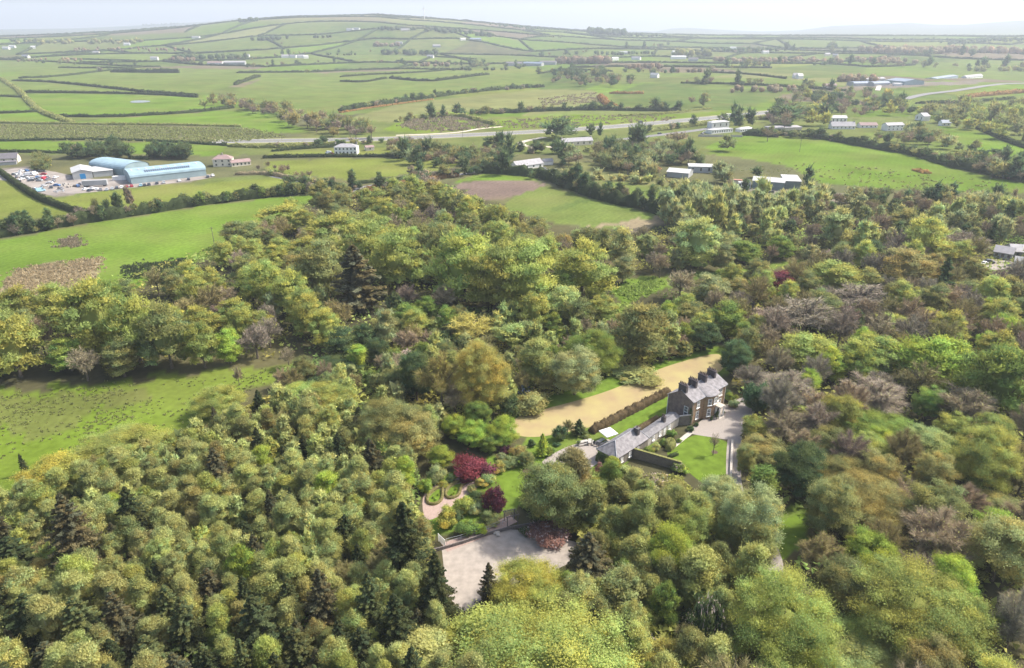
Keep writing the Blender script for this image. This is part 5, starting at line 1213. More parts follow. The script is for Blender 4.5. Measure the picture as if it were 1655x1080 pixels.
    for k in range(doors):
        x = L * (k + 1) / (doors + 1)
        MB().box(x - 1.6, x + 1.6, -.06, .05, 0, min(3.4, h * .8)).build('door', BLUE if name == 'grey_shed' else M['dark'], root)
    return root

# the works with the blue roofs
r = building('blue_shed', (213, 298), (334, 284), 22, 4.0, 3.5, 'blue', 'blue', 'long barrel-vaulted shed with pale blue roof and rows of dark panels', 'shed', 'barrel')
L_ = (P(334, 284) - P(213, 298)).length
for k in range(10):
    x = L_ * (k + .6) / 10.4; mb = MB()
    mb.add([(x - .5, 6.0, 7.28), (x + .5, 6.0, 7.28), (x + .5, 9.2, 7.62), (x - .5, 9.2, 7.62), (x - .5, 6.0, 7.41), (x + .5, 6.0, 7.41), (x + .5, 9.2, 7.80), (x - .5, 9.2, 7.80)], [(4, 5, 6, 7), (0, 1, 5, 4), (1, 2, 6, 5), (3, 0, 4, 7)])
    mb.build('rooflight', ROOFS['pale'], r)
pan = None
for row in range(2):
    for k in range(22):
        x = L_ * .2 + L_ * .58 * k / 21; y = 1.55 + row * 1.3; z = 4 + 3.5 * abs(math.sin(math.acos(1 - 2 * y / 22))) ** .75; y2 = y + 1.1; z2 = 4 + 3.5 * abs(math.sin(math.acos(1 - 2 * y2 / 22))) ** .75
        if pan is None:
            pan = MB().add([(0, 0, .12), (.85, 0, .12), (.85, y2 - y, z2 - z + .12), (0, y2 - y, z2 - z + .12), (0, 0, .2), (.85, 0, .2), (.85, y2 - y, z2 - z + .2), (0, y2 - y, z2 - z + .2)], [(4, 5, 6, 7), (0, 1, 5, 4), (1, 2, 6, 5), (3, 0, 4, 7), (2, 3, 7, 6)]).mesh('solar_panel', surf('panel_dark', (.05, .07, .12), .3, .1, 1))
        obj('solar_panel', pan, r, (x, y, z))
building('blue_shed', (147, 277), (204, 285), 18, 4.2, 3.8, 'blue', 'blue', 'second barrel-vaulted blue shed, angled behind the left end of the long one', 'shed', 'barrel')
building('grey_shed', (119, 291), (151, 288), 22, 4.4, 1.6, 'grey', 'pale', 'pale grey shed with a bright blue roller door', 'shed', 'gable', doors=1, axis='short')
building('link_shed', (152, 287), (184, 284), 18, 3.8, .4, 'grey', 'pale', 'low flat-roofed shed between the blue-door shed and the vaulted sheds', 'shed', 'mono')
building('farm_building', (-14, 265), (29, 263), 8, 3.4, 3.2, 'cream', 'dark', 'dark-roofed building at the left edge above the scrapyard', 'house', wins=3)
building('lean_to', (-4, 268), (27, 266), 3, 2.2, .5, 'grey', 'dark', 'low lean-to in front of the dark-roofed building at the left edge', 'shed', 'mono')
def container(x, y, rz, L, h, mat, label, w=2.5, name='shipping_container', cat='container'):
    root = empty(name, (x, y, 0), rz, label, cat)
    mb = MB().box(0, L, 0, w, .9, h)
    for k in range(int(L / .6)): mb.box(k * .6 + .12, k * .6 + .36, -.03, 0, 1.0, h - .1)
    mb.build('body', mat, root)
    if name == 'lorry_trailer':
        for x_ in (1.2, 2.4, L - 2): 
            MB().tube((x_, -.02, .48), (x_, w + .02, .48), .48, .48, 10).build('wheel', M['dark'], root)
        MB().box(.3, L - .3, .3, w - .3, .7, .895).build('chassis', M['dark'], root)
    else: MB().box(0, L, 0, w, 0, .9).build('base', mat, root)
    return root
q = P(134, 303); container(q.x, q.y, math.radians(13), 14, 3.9, WALLS['grey'], 'long pale grey lorry trailer parked below the grey shed', name='lorry_trailer', cat='trailer')
q = P(182, 292); container(q.x, q.y, math.radians(10), 8, 2.6, M['render_white'], 'white container beside the end of the vaulted shed')
# houses of the middle distance
building('country_house', (345, 270), (376, 269), 8, 5.2, 2.6, 'cream', 'maroon', 'cream house with a pinkish roof right of the blue sheds', wins=3, storeys=2, chimneys=1, kind='hip')
building('house_wing', (375, 270), (406, 267), 6, 2.8, 1.6, 'cream', 'maroon', 'low front wing of the pinkish-roofed house', wins=5)
building('villa', (541, 250), (577, 250), 9, 5.6, 2.2, 'white', 'grey', 'white two-storey villa behind the clipped dark hedge', 'house', 'hip', wins=6, storeys=2, chimneys=2)
building('garden_shed', (592, 244), (605, 243), 5, 2.6, 1.2, 'cream', 'maroon', 'small outbuilding right of the white villa', 'shed', wins=1)
building('long_house', (910, 237), (958, 234), 7, 3.6, 2.4, 'cream', 'grey', 'long grey-roofed house with white gables right of the big dark tree', wins=5, chimneys=2)
building('bungalow', (836, 276), (878, 270), 9, 2.8, 2.8, 'white', 'grey', 'grey-roofed bungalow behind the tall dark hedge', wins=4, kind='gable')
building('bungalow_wing', (823, 279), (836, 279), 6, 2.4, 1.6, 'white', 'grey', 'small front wing at the left end of the grey bungalow', 'house')
building('bungalow_annexe', (879, 267), (894, 266), 5, 2.4, 1.6, 'white', 'grey', 'grey annexe behind the end of the bungalow', 'house')
building('patio_wall', (866, 277), (900, 276), .4, 1.0, .05, 'white', 'pale', 'low white patio wall right of the bungalow', 'wall', 'flat', over=0)
building('white_house', (1150, 217), (1184, 214), 8, 3.4, .3, 'white', 'pale', 'white flat-roofed house with a row of dark windows by the side road', 'house', 'flat', wins=9, over=.3)
building('white_house', (1150, 208), (1178, 206), 7, 5.5, 1.6, 'white', 'pale', 'taller white house block behind the flat-roofed one', 'house', 'hip', wins=3, chimneys=1)
building('conservatory', (1196, 214), (1217, 212), 6, 2.6, 1.6, 'white', 'pale', 'white conservatory right of the white flat-roofed house', 'house', 'hip', wins=6)
building('boundary_wall', (1128, 221), (1200, 222), .5, 1.6, .05, 'stone', 'grey', 'dark wall below the white flat-roofed house', 'wall', 'flat', over=0)
building('field_shed', (1244, 212), (1296, 210), 9, 2.6, .8, 'stone', 'grey', 'low long shed with a flat brownish roof behind the long hedge', 'shed', 'mono')
building('white_roofed_shed', (1077, 286), (1112, 289), 15, 3.4, 1.4, 'grey', 'pale', 'wide white-roofed shed left of the scrub', 'shed', axis='long')
building('white_roofed_shed', (1113, 279), (1152, 280), 8, 4.2, .6, 'grey', 'pale', 'narrower white-roofed shed behind the wide one', 'shed', 'mono', wins=3)
building('green_shed', (1215, 304), (1266, 308), 12, 4.6, 1.6, 'green', 'pale', 'green-walled shed with a pale roof in the yard', 'shed')
building('green_shed', (1267, 305), (1293, 306), 16, 4.8, .8, 'green', 'pale', 'taller end bay of the green-walled shed', 'shed', 'mono')
building('site_cabin', (1193, 303), (1213, 304), 4, 2.8, .2, 'white', 'pale', 'white site cabin beside the green-walled shed', 'cabin', 'flat', wins=4, over=.1)
building('red_cabin', (1184, 298), (1198, 299), 3, 2.6, .2, 'stone', 'red', 'small red-topped hut left of the white site cabin', 'cabin', 'flat', over=.1)
building('hillside_house', (1344, 209), (1382, 209), 8, 3.0, 3.6, 'white', 'grey', 'grey-roofed hillside house with tall chimneys', wins=6, chimneys=3)
building('hillside_house', (1343, 199), (1368, 199), 8, 5.2, 2.0, 'white', 'pale', 'white-topped house behind the tall-chimneyed one', wins=4)
building('hillside_house', (1390, 207), (1418, 207), 8, 2.6, 2.2, 'white', 'maroon', 'low bungalow right of the tall-chimneyed house', wins=4)
building('hillside_house', (1433, 212), (1460, 211), 8, 5.2, 2.0, 'white', 'grey', 'white two-storey hillside house with dark windows', wins=4, storeys=2)
building('hillside_house', (1478, 194), (1492, 196), 8, 4.8, 3.0, 'white', 'grey', 'white gabled house among trees above the others', wins=2, axis='short')
building('hillside_house', (1522, 204), (1536, 204), 7, 3.2, 2.4, 'white', 'slateblue', 'small blue-roofed house at the foot of the wood', wins=2)
building('hillside_house', (1332, 142), (1352, 142), 8, 3.4, 2.6, 'cream', 'maroon', 'dark-roofed house left of the far farm sheds', wins=3)
# the far farm on the right
for i, a in enumerate((((1380, 140), (1408, 139), 18, 'slateblue', 'vaulted slate-blue farm shed, leftmost of the far farm'), ((1412, 140), (1438, 138), 16, 'slateblue', 'second vaulted slate-blue shed of the far farm'), ((1400, 133), (1430, 132), 14, 'grey', 'grey shed behind the vaulted farm sheds'))):
    building('farm_shed', a[0], a[1], a[2], 3.4, 3.4, 'grey', a[3], a[4], 'shed', 'barrel')
building('farm_shed', (1461, 138), (1493, 137), 40, 5.5, 3.0, 'blue', 'slateblue', 'large dark blue farm shed seen from its gable', 'shed', axis='short')
building('farm_shed', (1514, 128), (1548, 127), 20, 5.0, 1.6, 'blue', 'slateblue', 'long dark blue farm shed behind the large one', 'shed')
building('farm_shed', (1445, 139), (1458, 139), 8, 3.5, .6, 'white', 'pale', 'small white lean-to left of the large blue farm shed', 'shed', 'mono')
building('farm_house', (1562, 127), (1588, 126), 10, 4.5, 3.0, 'white', 'grey', 'grey-roofed white farmhouse right of the blue farm sheds', wins=3)
# right-hand bungalows
building('estate_bungalow', (1604, 416), (1634, 421), 7, 2.7, 2.0, 'grey', 'grey', 'grey-roofed bungalow behind the gravel yard at the right edge', wins=3)
building('estate_bungalow', (1634, 416), (1690, 420), 9, 2.7, 2.0, 'grey', 'grey', 'longer grey bungalow cut by the right edge', wins=3)
building('white_gable', (1638, 431), (1652, 433), 4, 2.6, 1.4, 'white', 'pale', 'bright white-roofed porch nearest the right edge', 'house')
building('white_gable', (1633, 413), (1642, 415), 5, 3.0, 1.4, 'white', 'pale', 'bright white roof slope above the porch at the right edge', 'house')
sheet('gravel_yard', [(1580, 432), (1590, 418), (1640, 422), (1655, 432), (1600, 438)], M['gravel'], .06)
# far farms and cottages, each a house
LM_FAR = []
FAR = [(335, 106, 24, 'maroon', 'white'), (362, 106, 34, 'grey', 'grey'), (455, 94, 12, 'grey', 'white'), (468, 94, 10, 'grey', 'white'), (480, 94, 12, 'grey', 'white'), (491, 95, 8, 'pale', 'white'), (243, 97, 12, 'grey', 'white'), (395, 93, 8, 'grey', 'white'),
       (200, 74, 10, 'pale', 'white'), (35, 94, 10, 'grey', 'white'), (150, 88, 10, 'grey', 'cream'), (310, 63, 12, 'grey', 'white'), (4, 80, 10, 'pale', 'white'), (14, 78, 10, 'pale', 'white'), (50, 79, 8, 'pale', 'white'), (690, 94, 10, 'grey', 'white'), (648, 51, 14, 'grey', 'cream'),
       (745, 66, 8, 'pale', 'white'), (760, 66, 18, 'slateblue', 'grey'), (700, 77, 12, 'grey', 'grey'), (818, 107, 26, 'dark', 'grey'), (845, 107, 30, 'slateblue', 'grey'), (872, 105, 26, 'dark', 'grey'), (560, 50, 10, 'grey', 'white'), (570, 49, 10, 'grey', 'white'), (640, 72, 10, 'grey', 'grey'),
       (990, 98, 10, 'pale', 'white'), (1020, 97, 14, 'grey', 'white'), (1085, 96, 24, 'pale', 'white'), (1088, 88, 30, 'pale', 'white'), (1112, 99, 16, 'dark', 'grey'), (1180, 80, 10, 'pale', 'white'), (1233, 87, 10, 'grey', 'white'), (1050, 126, 12, 'pale', 'white'), (1282, 127, 10, 'grey', 'white'), (1290, 128, 8, 'pale', 'white'),
       (1530, 82, 12, 'slateblue', 'white'), (1547, 82, 18, 'slateblue', 'grey'), (1334, 91, 8, 'grey', 'cream'), (1345, 92, 8, 'grey', 'cream'), (1000, 88, 14, 'pale', 'grey')]
for i, (x, y, w, rf, wl) in enumerate(FAR):
    q = P(x + w / 2, y); dep = depth_of(q); ln = w / F * dep
    b = building('far_building', (x, y), (x + w, y - (i % 3 - 1) * .3), max(8, ln * .35), 5 + ln * .04, 3.5, wl, rf, '', 'house', 'gable', wins=0)
    LM_FAR.append((b, x + w / 2, y, rf, wl, w))
# wind turbine on the hill
q = P(686, 31); dep = depth_of(q); hh = 22 / F * dep * .7
wt = empty('wind_turbine', q, 0, 'pale wind turbine on the crest of the hill', 'turbine')
MB().tube((0, 0, -2), (0, 0, hh), 2.2, 1.2, 8).build('tower', M['render_white'], wt)
MB().box(-1.5, 1.5, -4, 4, hh, hh + 3.4).build('nacelle', M['render_white'], wt)
for k in range(3):
    a = math.radians(90 + 120 * k); v = Vector((math.cos(a), 0, math.sin(a)))
    MB().tube(Vector((0, -4.6, hh + 1.7)), Vector((0, -4.6, hh + 1.7)) + v * hh * .48, 1.3, .3, 5).build('blade', M['render_white'], wt)
# telegraph poles
for i, (x, y, h_, lb) in enumerate(((347, 398, 9, 'wooden pole at the wood corner near the round olive tree'), (1292, 246, 10, 'wooden pole standing in the long right field'), (36 * 1 + 980, 122, 9, 'wooden pole in the far fields beyond the copse'), (456, 228, 8, 'pole beside the main road on the left'), (748, 222, 8, 'pole beside the main road near the pale track'))):
    q = P(x, y); rt = empty('utility_pole', q, 0, lb, 'pole')
    MB().tube((0, 0, -.3), (0, 0, h_), .15, .1, 6).build('pole', M['timber'], rt); MB().box(-.9, .9, -.06, .06, h_ - .7, h_ - .55).build('crossarm', M['timber'], rt)
# cars
CARP = {}
def paint(n, c): 
    m = surf('car_paint_' + n, c, .3, .03, 1, spec=.6); return m
PAINTS = dict(white=paint('white', (.75, .75, .75)), silver=paint('silver', (.42, .44, .46)), red=paint('red', (.42, .03, .05)), dark=paint('dark', (.05, .06, .08)), blue=paint('blue', (.05, .16, .4)), grey=paint('grey', (.2, .2, .22)), lightblue=paint('light_blue', (.3, .5, .62)))
def car_parts(kind):
    if kind in CARP: return CARP[kind]
    if kind == 'car':
        prof = [(-2.1, .35), (-2.1, .8), (-1.95, .95), (-1.6, 1.0), (-1.05, 1.42), (.45, 1.45), (1.05, 1.0), (1.95, .88), (2.12, .6), (2.12, .35)]; w = .85
    else:
        prof = [(-2.5, .4), (-2.5, 2.1), (-2.35, 2.3), (1.3, 2.3), (1.85, 1.5), (2.4, 1.25), (2.5, .9), (2.5, .4)]; w = .98
    b = MB(); n = len(prof)
    # sides taper towards the roof
    vs = []
    for s in (-1, 1):
        for x, z in prof: vs.append((x, s * (w - max(0, z - .95) * .22), z))
    b.add(vs, [tuple(range(n)), tuple(range(2 * n - 1, n - 1, -1))] + [(k, n + k, n + (k + 1) % n, (k + 1) % n) for k in range(n)])
    g = MB(); zt = 1.38 if kind == 'car' else 2.05; z0 = 1.0 if kind == 'car' else 1.45
    for s in (-1, 1):
        y0 = s * (w - (z0 - .95) * .22 + .012); y1 = s * (w - (zt - .95) * .22 + .012)
        if kind == 'car': g.add([(-1.4, y0, z0 + .02), (.9, y0, z0 + .02), (.42, y1, zt), (-1.0, y1, zt)], [(0, 1, 2, 3) if s < 0 else (3, 2, 1, 0)])
        else: g.add([(.5, y0, z0), (1.75, y0, z0), (1.35, y1, zt), (.5, y1, zt)], [(0, 1, 2, 3) if s < 0 else (3, 2, 1, 0)])
    if kind == 'car': g.add([(1.04, -.75, 1.03), (1.04, .75, 1.03), (.5, .68, 1.42), (.5, -.68, 1.42)], [(0, 1, 2, 3)]); g.add([(-1.6, -.72, 1.04), (-1.6, .72, 1.04), (-1.12, .66, 1.4), (-1.12, -.66, 1.4)], [(3, 2, 1, 0)])
    else: g.add([(1.86, -.85, 1.55), (1.86, .85, 1.55), (1.36, .75, 2.24), (1.36, -.75, 2.24)], [(0, 1, 2, 3)])
    wl = MB().tube((0, -.11, 0), (0, .11, 0), .33, .33, 10).mesh('wheel', M['dark'])
    CARP[kind] = (b, g.mesh('window', M['glass']), wl, w); return CARP[kind]
BODY = {}
def car(x, y, rz, colr_, label, kind='car', group=None, z=None):
    b, g, wl, w = car_parts(kind)
    if (kind, colr_) not in BODY: BODY[kind, colr_] = b.mesh('body', PAINTS[colr_])
    r = empty('parked_car' if kind == 'car' else 'parked_van', (x, y, float(Z(x, y)) + .05 if z is None else z), rz, label, kind, group)
    obj('body', BODY[kind, colr_], r); obj('window', g, r)
    lx = 1.3 if kind == 'car' else 1.6
    for sx in (-lx, lx):
        for sy in (-w + .08, w - .08): obj('wheel', wl, r, (sx, sy, .33))
    return r
row = [(173, 306, 'silver'), (182, 304.5, 'silver'), (189, 303, 'dark'), (197, 302, 'white'), (205, 301, 'red'), (213, 300, 'red'), (228, 299, 'lightblue'), (234, 298.5, 'dark'), (241, 297.5, 'dark'), (254, 295.5, 'dark'), (265, 294.5, 'silver'), (290, 291.5, 'white'), (305, 289, 'dark'), (336, 285, 'dark'), (344, 283, 'white')]
words_ = {'silver': 'silver', 'dark': 'dark', 'white': 'white', 'red': 'red', 'lightblue': 'light blue', 'blue': 'blue', 'grey': 'grey'}
CARS = []
for i, (x, y, c) in enumerate(row):
    q = P(x, y + 2); CARS.append((car(q.x, q.y, math.radians(112 + i % 3 * 5), c, None, group='cars parked below the long blue-roofed shed'), x, y, c, 'row below the long blue-roofed shed', 'car'))
for i, (x, y, c) in enumerate(((139, 305, 'white'), (146, 307, 'dark'), (150, 304, 'white'), (157, 305, 'white'), (163, 306, 'grey'), (126, 300, 'blue'), (131, 297, 'grey'))):
    q = P(x, y + 2); CARS.append((car(q.x, q.y, math.radians(70 + i * 13), c, None, group='cars parked beside the lorry trailer'), x, y, c, 'group beside the lorry trailer', 'car'))
for i, (x, y, c) in enumerate(((30, 281, 'white'), (36, 277, 'white'), (43, 276, 'blue'), (33, 285, 'white'), (40, 283, 'silver'), (49, 283, 'white'), (56, 282, 'white'), (45, 288, 'white'), (52, 289, 'silver'), (60, 287, 'blue'), (66, 286, 'white'), (72, 290, 'red'), (64, 292, 'silver'), (35, 290, 'white'), (54, 271, 'silver'), (60, 272, 'dark'),
                               (28, 286, 'grey'), (80, 296, 'white'), (78, 290, 'grey'), (58, 306, 'white'), (66, 309, 'lightblue'), (83, 303, 'dark'), (70, 282, 'red'), (46, 280, 'grey'), (24, 282, 'silver'), (38, 287, 'dark'), (62, 289, 'dark'), (75, 287, 'silver'), (87, 293, 'grey'), (92, 300, 'blue'), (72, 301, 'silver'), (98, 305, 'grey'), (50, 292, 'dark'), (57, 276, 'blue'), (68, 276, 'silver'), (90, 287, 'white'))):
    q = P(x, y + 1); CARS.append((car(q.x, q.y, i * 1.3, c, None, 'van' if i in (5, 6, 11, 20) else 'car', 'vehicles scattered in the scrapyard'), x, y, c, 'scrapyard group', 'van' if i in (5, 6, 11, 20) else 'car'))
for i, (x, y, c) in enumerate(((874, 273, 'dark'), (880, 273, 'grey'), (1232, 310, 'grey'), (1245, 311, 'dark'), (1204, 309, 'white'), (1287, 313, 'blue'), (1295, 315, 'white'), (1303, 312, 'red'), (1312, 315, 'blue'), (1320, 318, 'silver'), (1299, 318, 'dark'), (1598, 424, 'dark'), (1590, 427, 'white'), (1135, 216, 'grey'), (1140, 214, 'white'), (1225, 213, 'silver'))):
    q = P(x, y + 1); ar = 'patio by the grey bungalow' if x < 1000 else ('yard of the green-walled shed' if 1200 <= x < 1400 and y > 300 else ('gravel yard at the right edge' if x > 1500 else 'drive of the white flat-roofed house'))
    CARS.append((car(q.x, q.y, i * 1.1, c, None, group='cars at ' + ar), x, y, c, ar, 'car'))
q = P(531, 249); car(q.x, q.y, math.radians(160), 'white', 'white van parked left of the white villa', 'van')
q = P(535, 249.5); car(q.x, q.y, math.radians(150), 'red', 'red car beside the white van at the villa')
q = P(1035, 199); car(q.x, q.y, math.radians(28), 'dark', 'dark van driving along the main road', 'van')
q = P(1066, 217); car(q.x, q.y, math.radians(30), 'dark', 'dark car on the side road in the centre')
# lorry on the road
q = P(1172, 190); lo = empty('lorry', q + Vector((0, 0, .05)), math.radians(20), 'white lorry driving on the main road by the dark conifers', 'lorry')
MB().box(0, 7.5, -1.2, 1.2, 1.0, 3.9).build('cargo_box', M['render_white'], lo); MB().box(7.6, 9.6, -1.15, 1.15, .8, 3.0).build('cab', M['render_white'], lo)
MB().box(9.55, 9.63, -1.0, 1.0, 1.8, 2.7).build('windscreen', M['glass'], lo); MB().box(0, 9.4, -.9, .9, .55, .98).build('chassis', M['dark'], lo)
for x in (1.2, 2.4, 8.4):
    for s in (-1, 1): MB().tube((x, s * 1.05 - .14, .5), (x, s * 1.05 + .14, .5), .5, .5, 10).build('wheel', M['dark'], lo)

for i, (x, y, s, m_, lb) in enumerate(((104, 300, 2.2, 'timber_pale', 'stack of pale pallets left of the lorry trailer'), (110, 303, 1.6, 'stone_pale', 'pale rubble heap left of the lorry trailer'), (122, 302, 1.8, 'timber', 'dark scrap heap at the head of the lorry trailer'), (96, 310, 2.4, 'metal_grey', 'grey skip at the bottom of the scrapyard'), (30, 296, 2.0, 'dark', 'dark scrap heap at the hedge side of the scrapyard'),
                                      (1305, 318, 2.6, 'stone_pale', 'pale rubble heap in the yard of the green-walled shed'), (1325, 321, 2.4, 'timber', 'dark spoil heap at the far end of the green-shed yard'), (1222, 311, 1.8, 'timber_pale', 'pallet stack in front of the green-walled shed'))):
    q = P(x, y); rg = np.random.default_rng(i); mb = MB()
    for k in range(9):
        a = rg.uniform(-s, s, 2); h_ = rg.uniform(.3, 1.3); d_ = rg.uniform(.4, .9)
        mb.box(a[0], a[0] + d_ * 1.6, a[1], a[1] + d_, 0, h_)
    tag(mb.build('scrap_heap', M[m_], None, (q.x, q.y, q.z), rg.uniform(0, 3)), lb, 'heap')
# ------------------------------------------------------------------ the big house
ang = math.atan2(.654, .757)
house = empty('country_house', (44.4, 145.8, 0), ang, 'big slate-roofed stone house with four chimney stacks and a bowed front', 'house')
HL, HD, HE, HB, RY, RZ = 14.2, 7.4, 6.5, 5.6, 3.5, 8.25
def bow(x0, x1, pr, z, n=10):
    return [(x0 + (x1 - x0) * (1 - math.cos(math.pi * k / n)) / 2, -pr * math.sin(math.pi * k / n), z) for k in range(n + 1)]
def front_line(z, off=0.0):
    return [(-off, -off, z), (4.5, -off, z)] + [(x, y - off, z) for x, y, z in bow(4.6, 9.8, 1.55, z)] + [(9.9, -off, z), (HL + off, -off, z)]
w = MB(); lo_, hi_ = front_line(-.2), front_line(HE); n = len(lo_)
w.add(lo_ + hi_, [(k, k + 1, n + k + 1, n + k) for k in range(n - 1)])
w.add([(HL, 0, -.2), (HL, HD, -.2), (HL, HD, HB), (HL, RY, RZ), (HL, 0, HE)], [(0, 1, 2, 3, 4)])
w.add([(HL, HD, -.2), (0, HD, -.2), (0, HD, HB), (HL, HD, HB)], [(0, 1, 2, 3)])
w.build('wall', M['stone'], house)
g = MB(); g.add([(0, 0, -.2), (0, HD, -.2), (0, HD, HB), (0, RY, RZ), (0, 0, HE), (-.06, 0, -.2), (-.06, HD, -.2), (-.06, HD, HB), (-.06, RY, RZ), (-.06, 0, HE)], [(5, 9, 8, 7, 6), (0, 5, 6, 1), (0, 4, 9, 5), (4, 3, 8, 9), (3, 2, 7, 8), (2, 1, 6, 7)])
g.build('gable_wall', M['gable_slate'], house)
rf = MB(); e = front_line(HE + .05, .35); n = len(e)
def rx_(x): return min(max(x, -.35), HL + .35)
top = [(rx_(x if (x < 4.6 or x > 9.8) else 7.2 + (x - 7.2) * .55), RY, RZ + .1) for x, y, z in e]
rf.add(e + top, [(k, k + 1, n + k + 1, n + k) for k in range(n - 1)])
rf.add([(-.35, RY, RZ + .1), (HL + .35, RY, RZ + .1), (HL + .35, HD + .35, HB - .1), (-.35, HD + .35, HB - .1)], [(0, 1, 2, 3)])
rf.add([(x, y, z - .14) for x, y, z in e] + e, [(k, k + 1, n + k + 1, n + k) for k in range(n - 1)])
rf.add([(x, y, z - .14) for x, y, z in e] + [(x, .02, z - .14) for x, y, z in e], [(n + k, n + k + 1, k + 1, k) for k in range(n - 1)])
m_roof = surf('old_slate', (.175, .165, .17), .8, .2, 1.3, .4, col2=(.26, .245, .25), detail=7)
roof = rf.build('roof', m_roof, house)
MB().tube((-.35, RY, RZ + .14), (HL + .35, RY, RZ + .14), .09, .09, 6).build('ridge', M['lead'], roof)
for x in (4.6, 9.8): MB().tube((x, -.3, HE + .12), (7.2 + (x - 7.2) * .55, RY, RZ + .14), .06, .06, 5).build('valley_flashing', M['lead'], roof)
MB().tube((0, -.4, HE - .05), (4.6, -.4, HE - .05), .07, .07, 5).tube((9.8, -.4, HE - .05), (HL, -.4, HE - .05), .07, .07, 5).build('gutter', M['lead'], house)
MB().tube((.2, -.12, 0), (.2, -.12, HE), .06, .06, 5).build('downpipe', M['lead'], house); MB().tube((HL - .2, -.12, 0), (HL - .2, -.12, HE), .06, .06, 5).build('downpipe', M['white'], house)
MB().tube((-.1, HD - .1, 0), (-.1, HD - .1, HB), .07, .07, 5).build('downpipe', M['white'], house)
pot = MB().tube((0, 0, 0), (0, 0, .62), .15, .12, 8).mesh('chimney_pot', M['pot'])
for x in (.35, 4.35, 8.45, 12.4):
    c = MB().box(x - .4, x + .4, RY - 1.15, RY + 1.15, RZ - 1.0, RZ + 1.45).box(x - .5, x + .5, RY - 1.25, RY + 1.25, RZ + 1.45, RZ + 1.63).build('chimney', M['chimney_brick'], house)
    for k in range(5): obj('chimney_pot', pot, c, (x, RY - .9 + .45 * k, RZ + 1.63))
MB().tube((3.1, RY, RZ), (3.1, RY, RZ + 2.4), .03, .02, 4).box(2.7, 3.5, RY - .02, RY + .02, RZ + 2.1, RZ + 2.14).build('aerial', M['dark'], house)
def sash(x, y, z, wd, ht, nx, ny, parent, frame=M['white']):
    """sash window centred at x,y, facing (nx, ny)"""
    t = Vector((-ny, nx, 0)); nn = Vector((nx, ny, 0)); c = Vector((x, y, z))
    def bar(m, a0, a1, b0, b1, d0, d1):
        vs = [c + t * a + nn * d + Vector((0, 0, b)) for d in (d0, d1) for a, b in ((a0, b0), (a1, b0), (a1, b1), (a0, b1))]
        m.add(vs, [(4, 5, 6, 7), (3, 2, 1, 0), (0, 1, 5, 4), (1, 2, 6, 5), (2, 3, 7, 6), (3, 0, 4, 7)])
    g = MB(); bar(g, -wd / 2, wd / 2, 0, ht, .0, .03); win = g.build('window', M['glass'], parent)
    f = MB(); q = .09
    bar(f, -wd / 2 - .04, -wd / 2 + q, 0, ht, .03, .1); bar(f, wd / 2 - q, wd / 2 + .04, 0, ht, .03, .1); bar(f, -wd / 2 + q, wd / 2 - q, 0, q, .03, .1); bar(f, -wd / 2 + q, wd / 2 - q, ht - q, ht, .03, .1); bar(f, -wd / 2 + q, wd / 2 - q, ht * .48, ht * .52, .03, .11)
    for k in (1, 2): bar(f, -wd / 2 + wd * k / 3 - .02, -wd / 2 + wd * k / 3 + .02, q, ht - q, .031, .07)
    for k in (1, 3): bar(f, -wd / 2 + q, wd / 2 - q, ht * k / 4 - .02, ht * k / 4 + .02, .031, .069)
    f.build('frame', frame, win)
    s = MB(); bar(s, -wd / 2 - .15, wd / 2 + .15, -.17, 0, .0, .24); s.build('sill', M['white'], win)
for z in (.9, 4.0):
    for x in (2.3, 12.0): sash(x, -.01, z, 1.15, 2.1 if z < 2 else 1.75, 0, -1, house)
    for a in ((.28, ) if z < 2 else (.28, .5, .72)):
        q = math.pi * a; x = 4.6 + 5.2 * (1 - math.cos(q)) / 2; y = -1.55 * math.sin(q); nx = -math.cos(q) * 1.55; ny = -math.sin(q) * 2.6; l = math.hypot(nx, ny)
        sash(x + nx / l * .04, y + ny / l * .04, z, 1.0, 2.1 if z < 2 else 1.75, nx / l, ny / l, house)
sash(-.07, 1.7, 1.4, 1.1, 3.1, -1, 0, house)
# portico
po = MB().box(7.7, 9.8, -3.1, -1.2, 3.0, 3.3).build('portico', M['stone_pale'], house)
for x in (7.9, 9.6):
    MB().tube((x, -2.9, 0), (x, -2.9, 3.0), .17, .14, 10).build('column', M['white'], po)
MB().box(8.0, 9.5, -1.85, -1.2, 0, 2.95).build('porch_wall', M['white'], po)
dr = MB().box(8.3, 9.2, -1.93, -1.86, .15, 2.3).build('door', M['dark'], po)
MB().box(7.6, 9.9, -3.3, -1.3, 0, .14).build('doorstep', M['stone_pale'], po)
for x, lb in ((7.3, 'clipped bay ball in a pot left of the portico'), (10.3, 'clipped bay ball in a pot right of the portico')):
    v = Matrix.Rotation(ang, 3, 'Z') @ Vector((x, -2.7, 0)) + Vector(house.location)
    r = empty('potted_shrub', v, 0, lb, 'potted plant')
    MB().tube((0, 0, 0), (0, 0, .45), .2, .28, 10).build('pot', M['stone_pale'], r)
    me = crown_mesh('foliage', np.random.default_rng(5), 1, .85, .42, .42, 12, .2, 900, .06); o = obj('foliage', me, r); o.color = (*PC['dg'][0], 1)
# small back chimney block and flue wall between house and outbuildings
def hbox(name, p, rz, mb_fn, label, cat):
    r = empty(name, p, rz, label, cat); mb_fn(r); return r
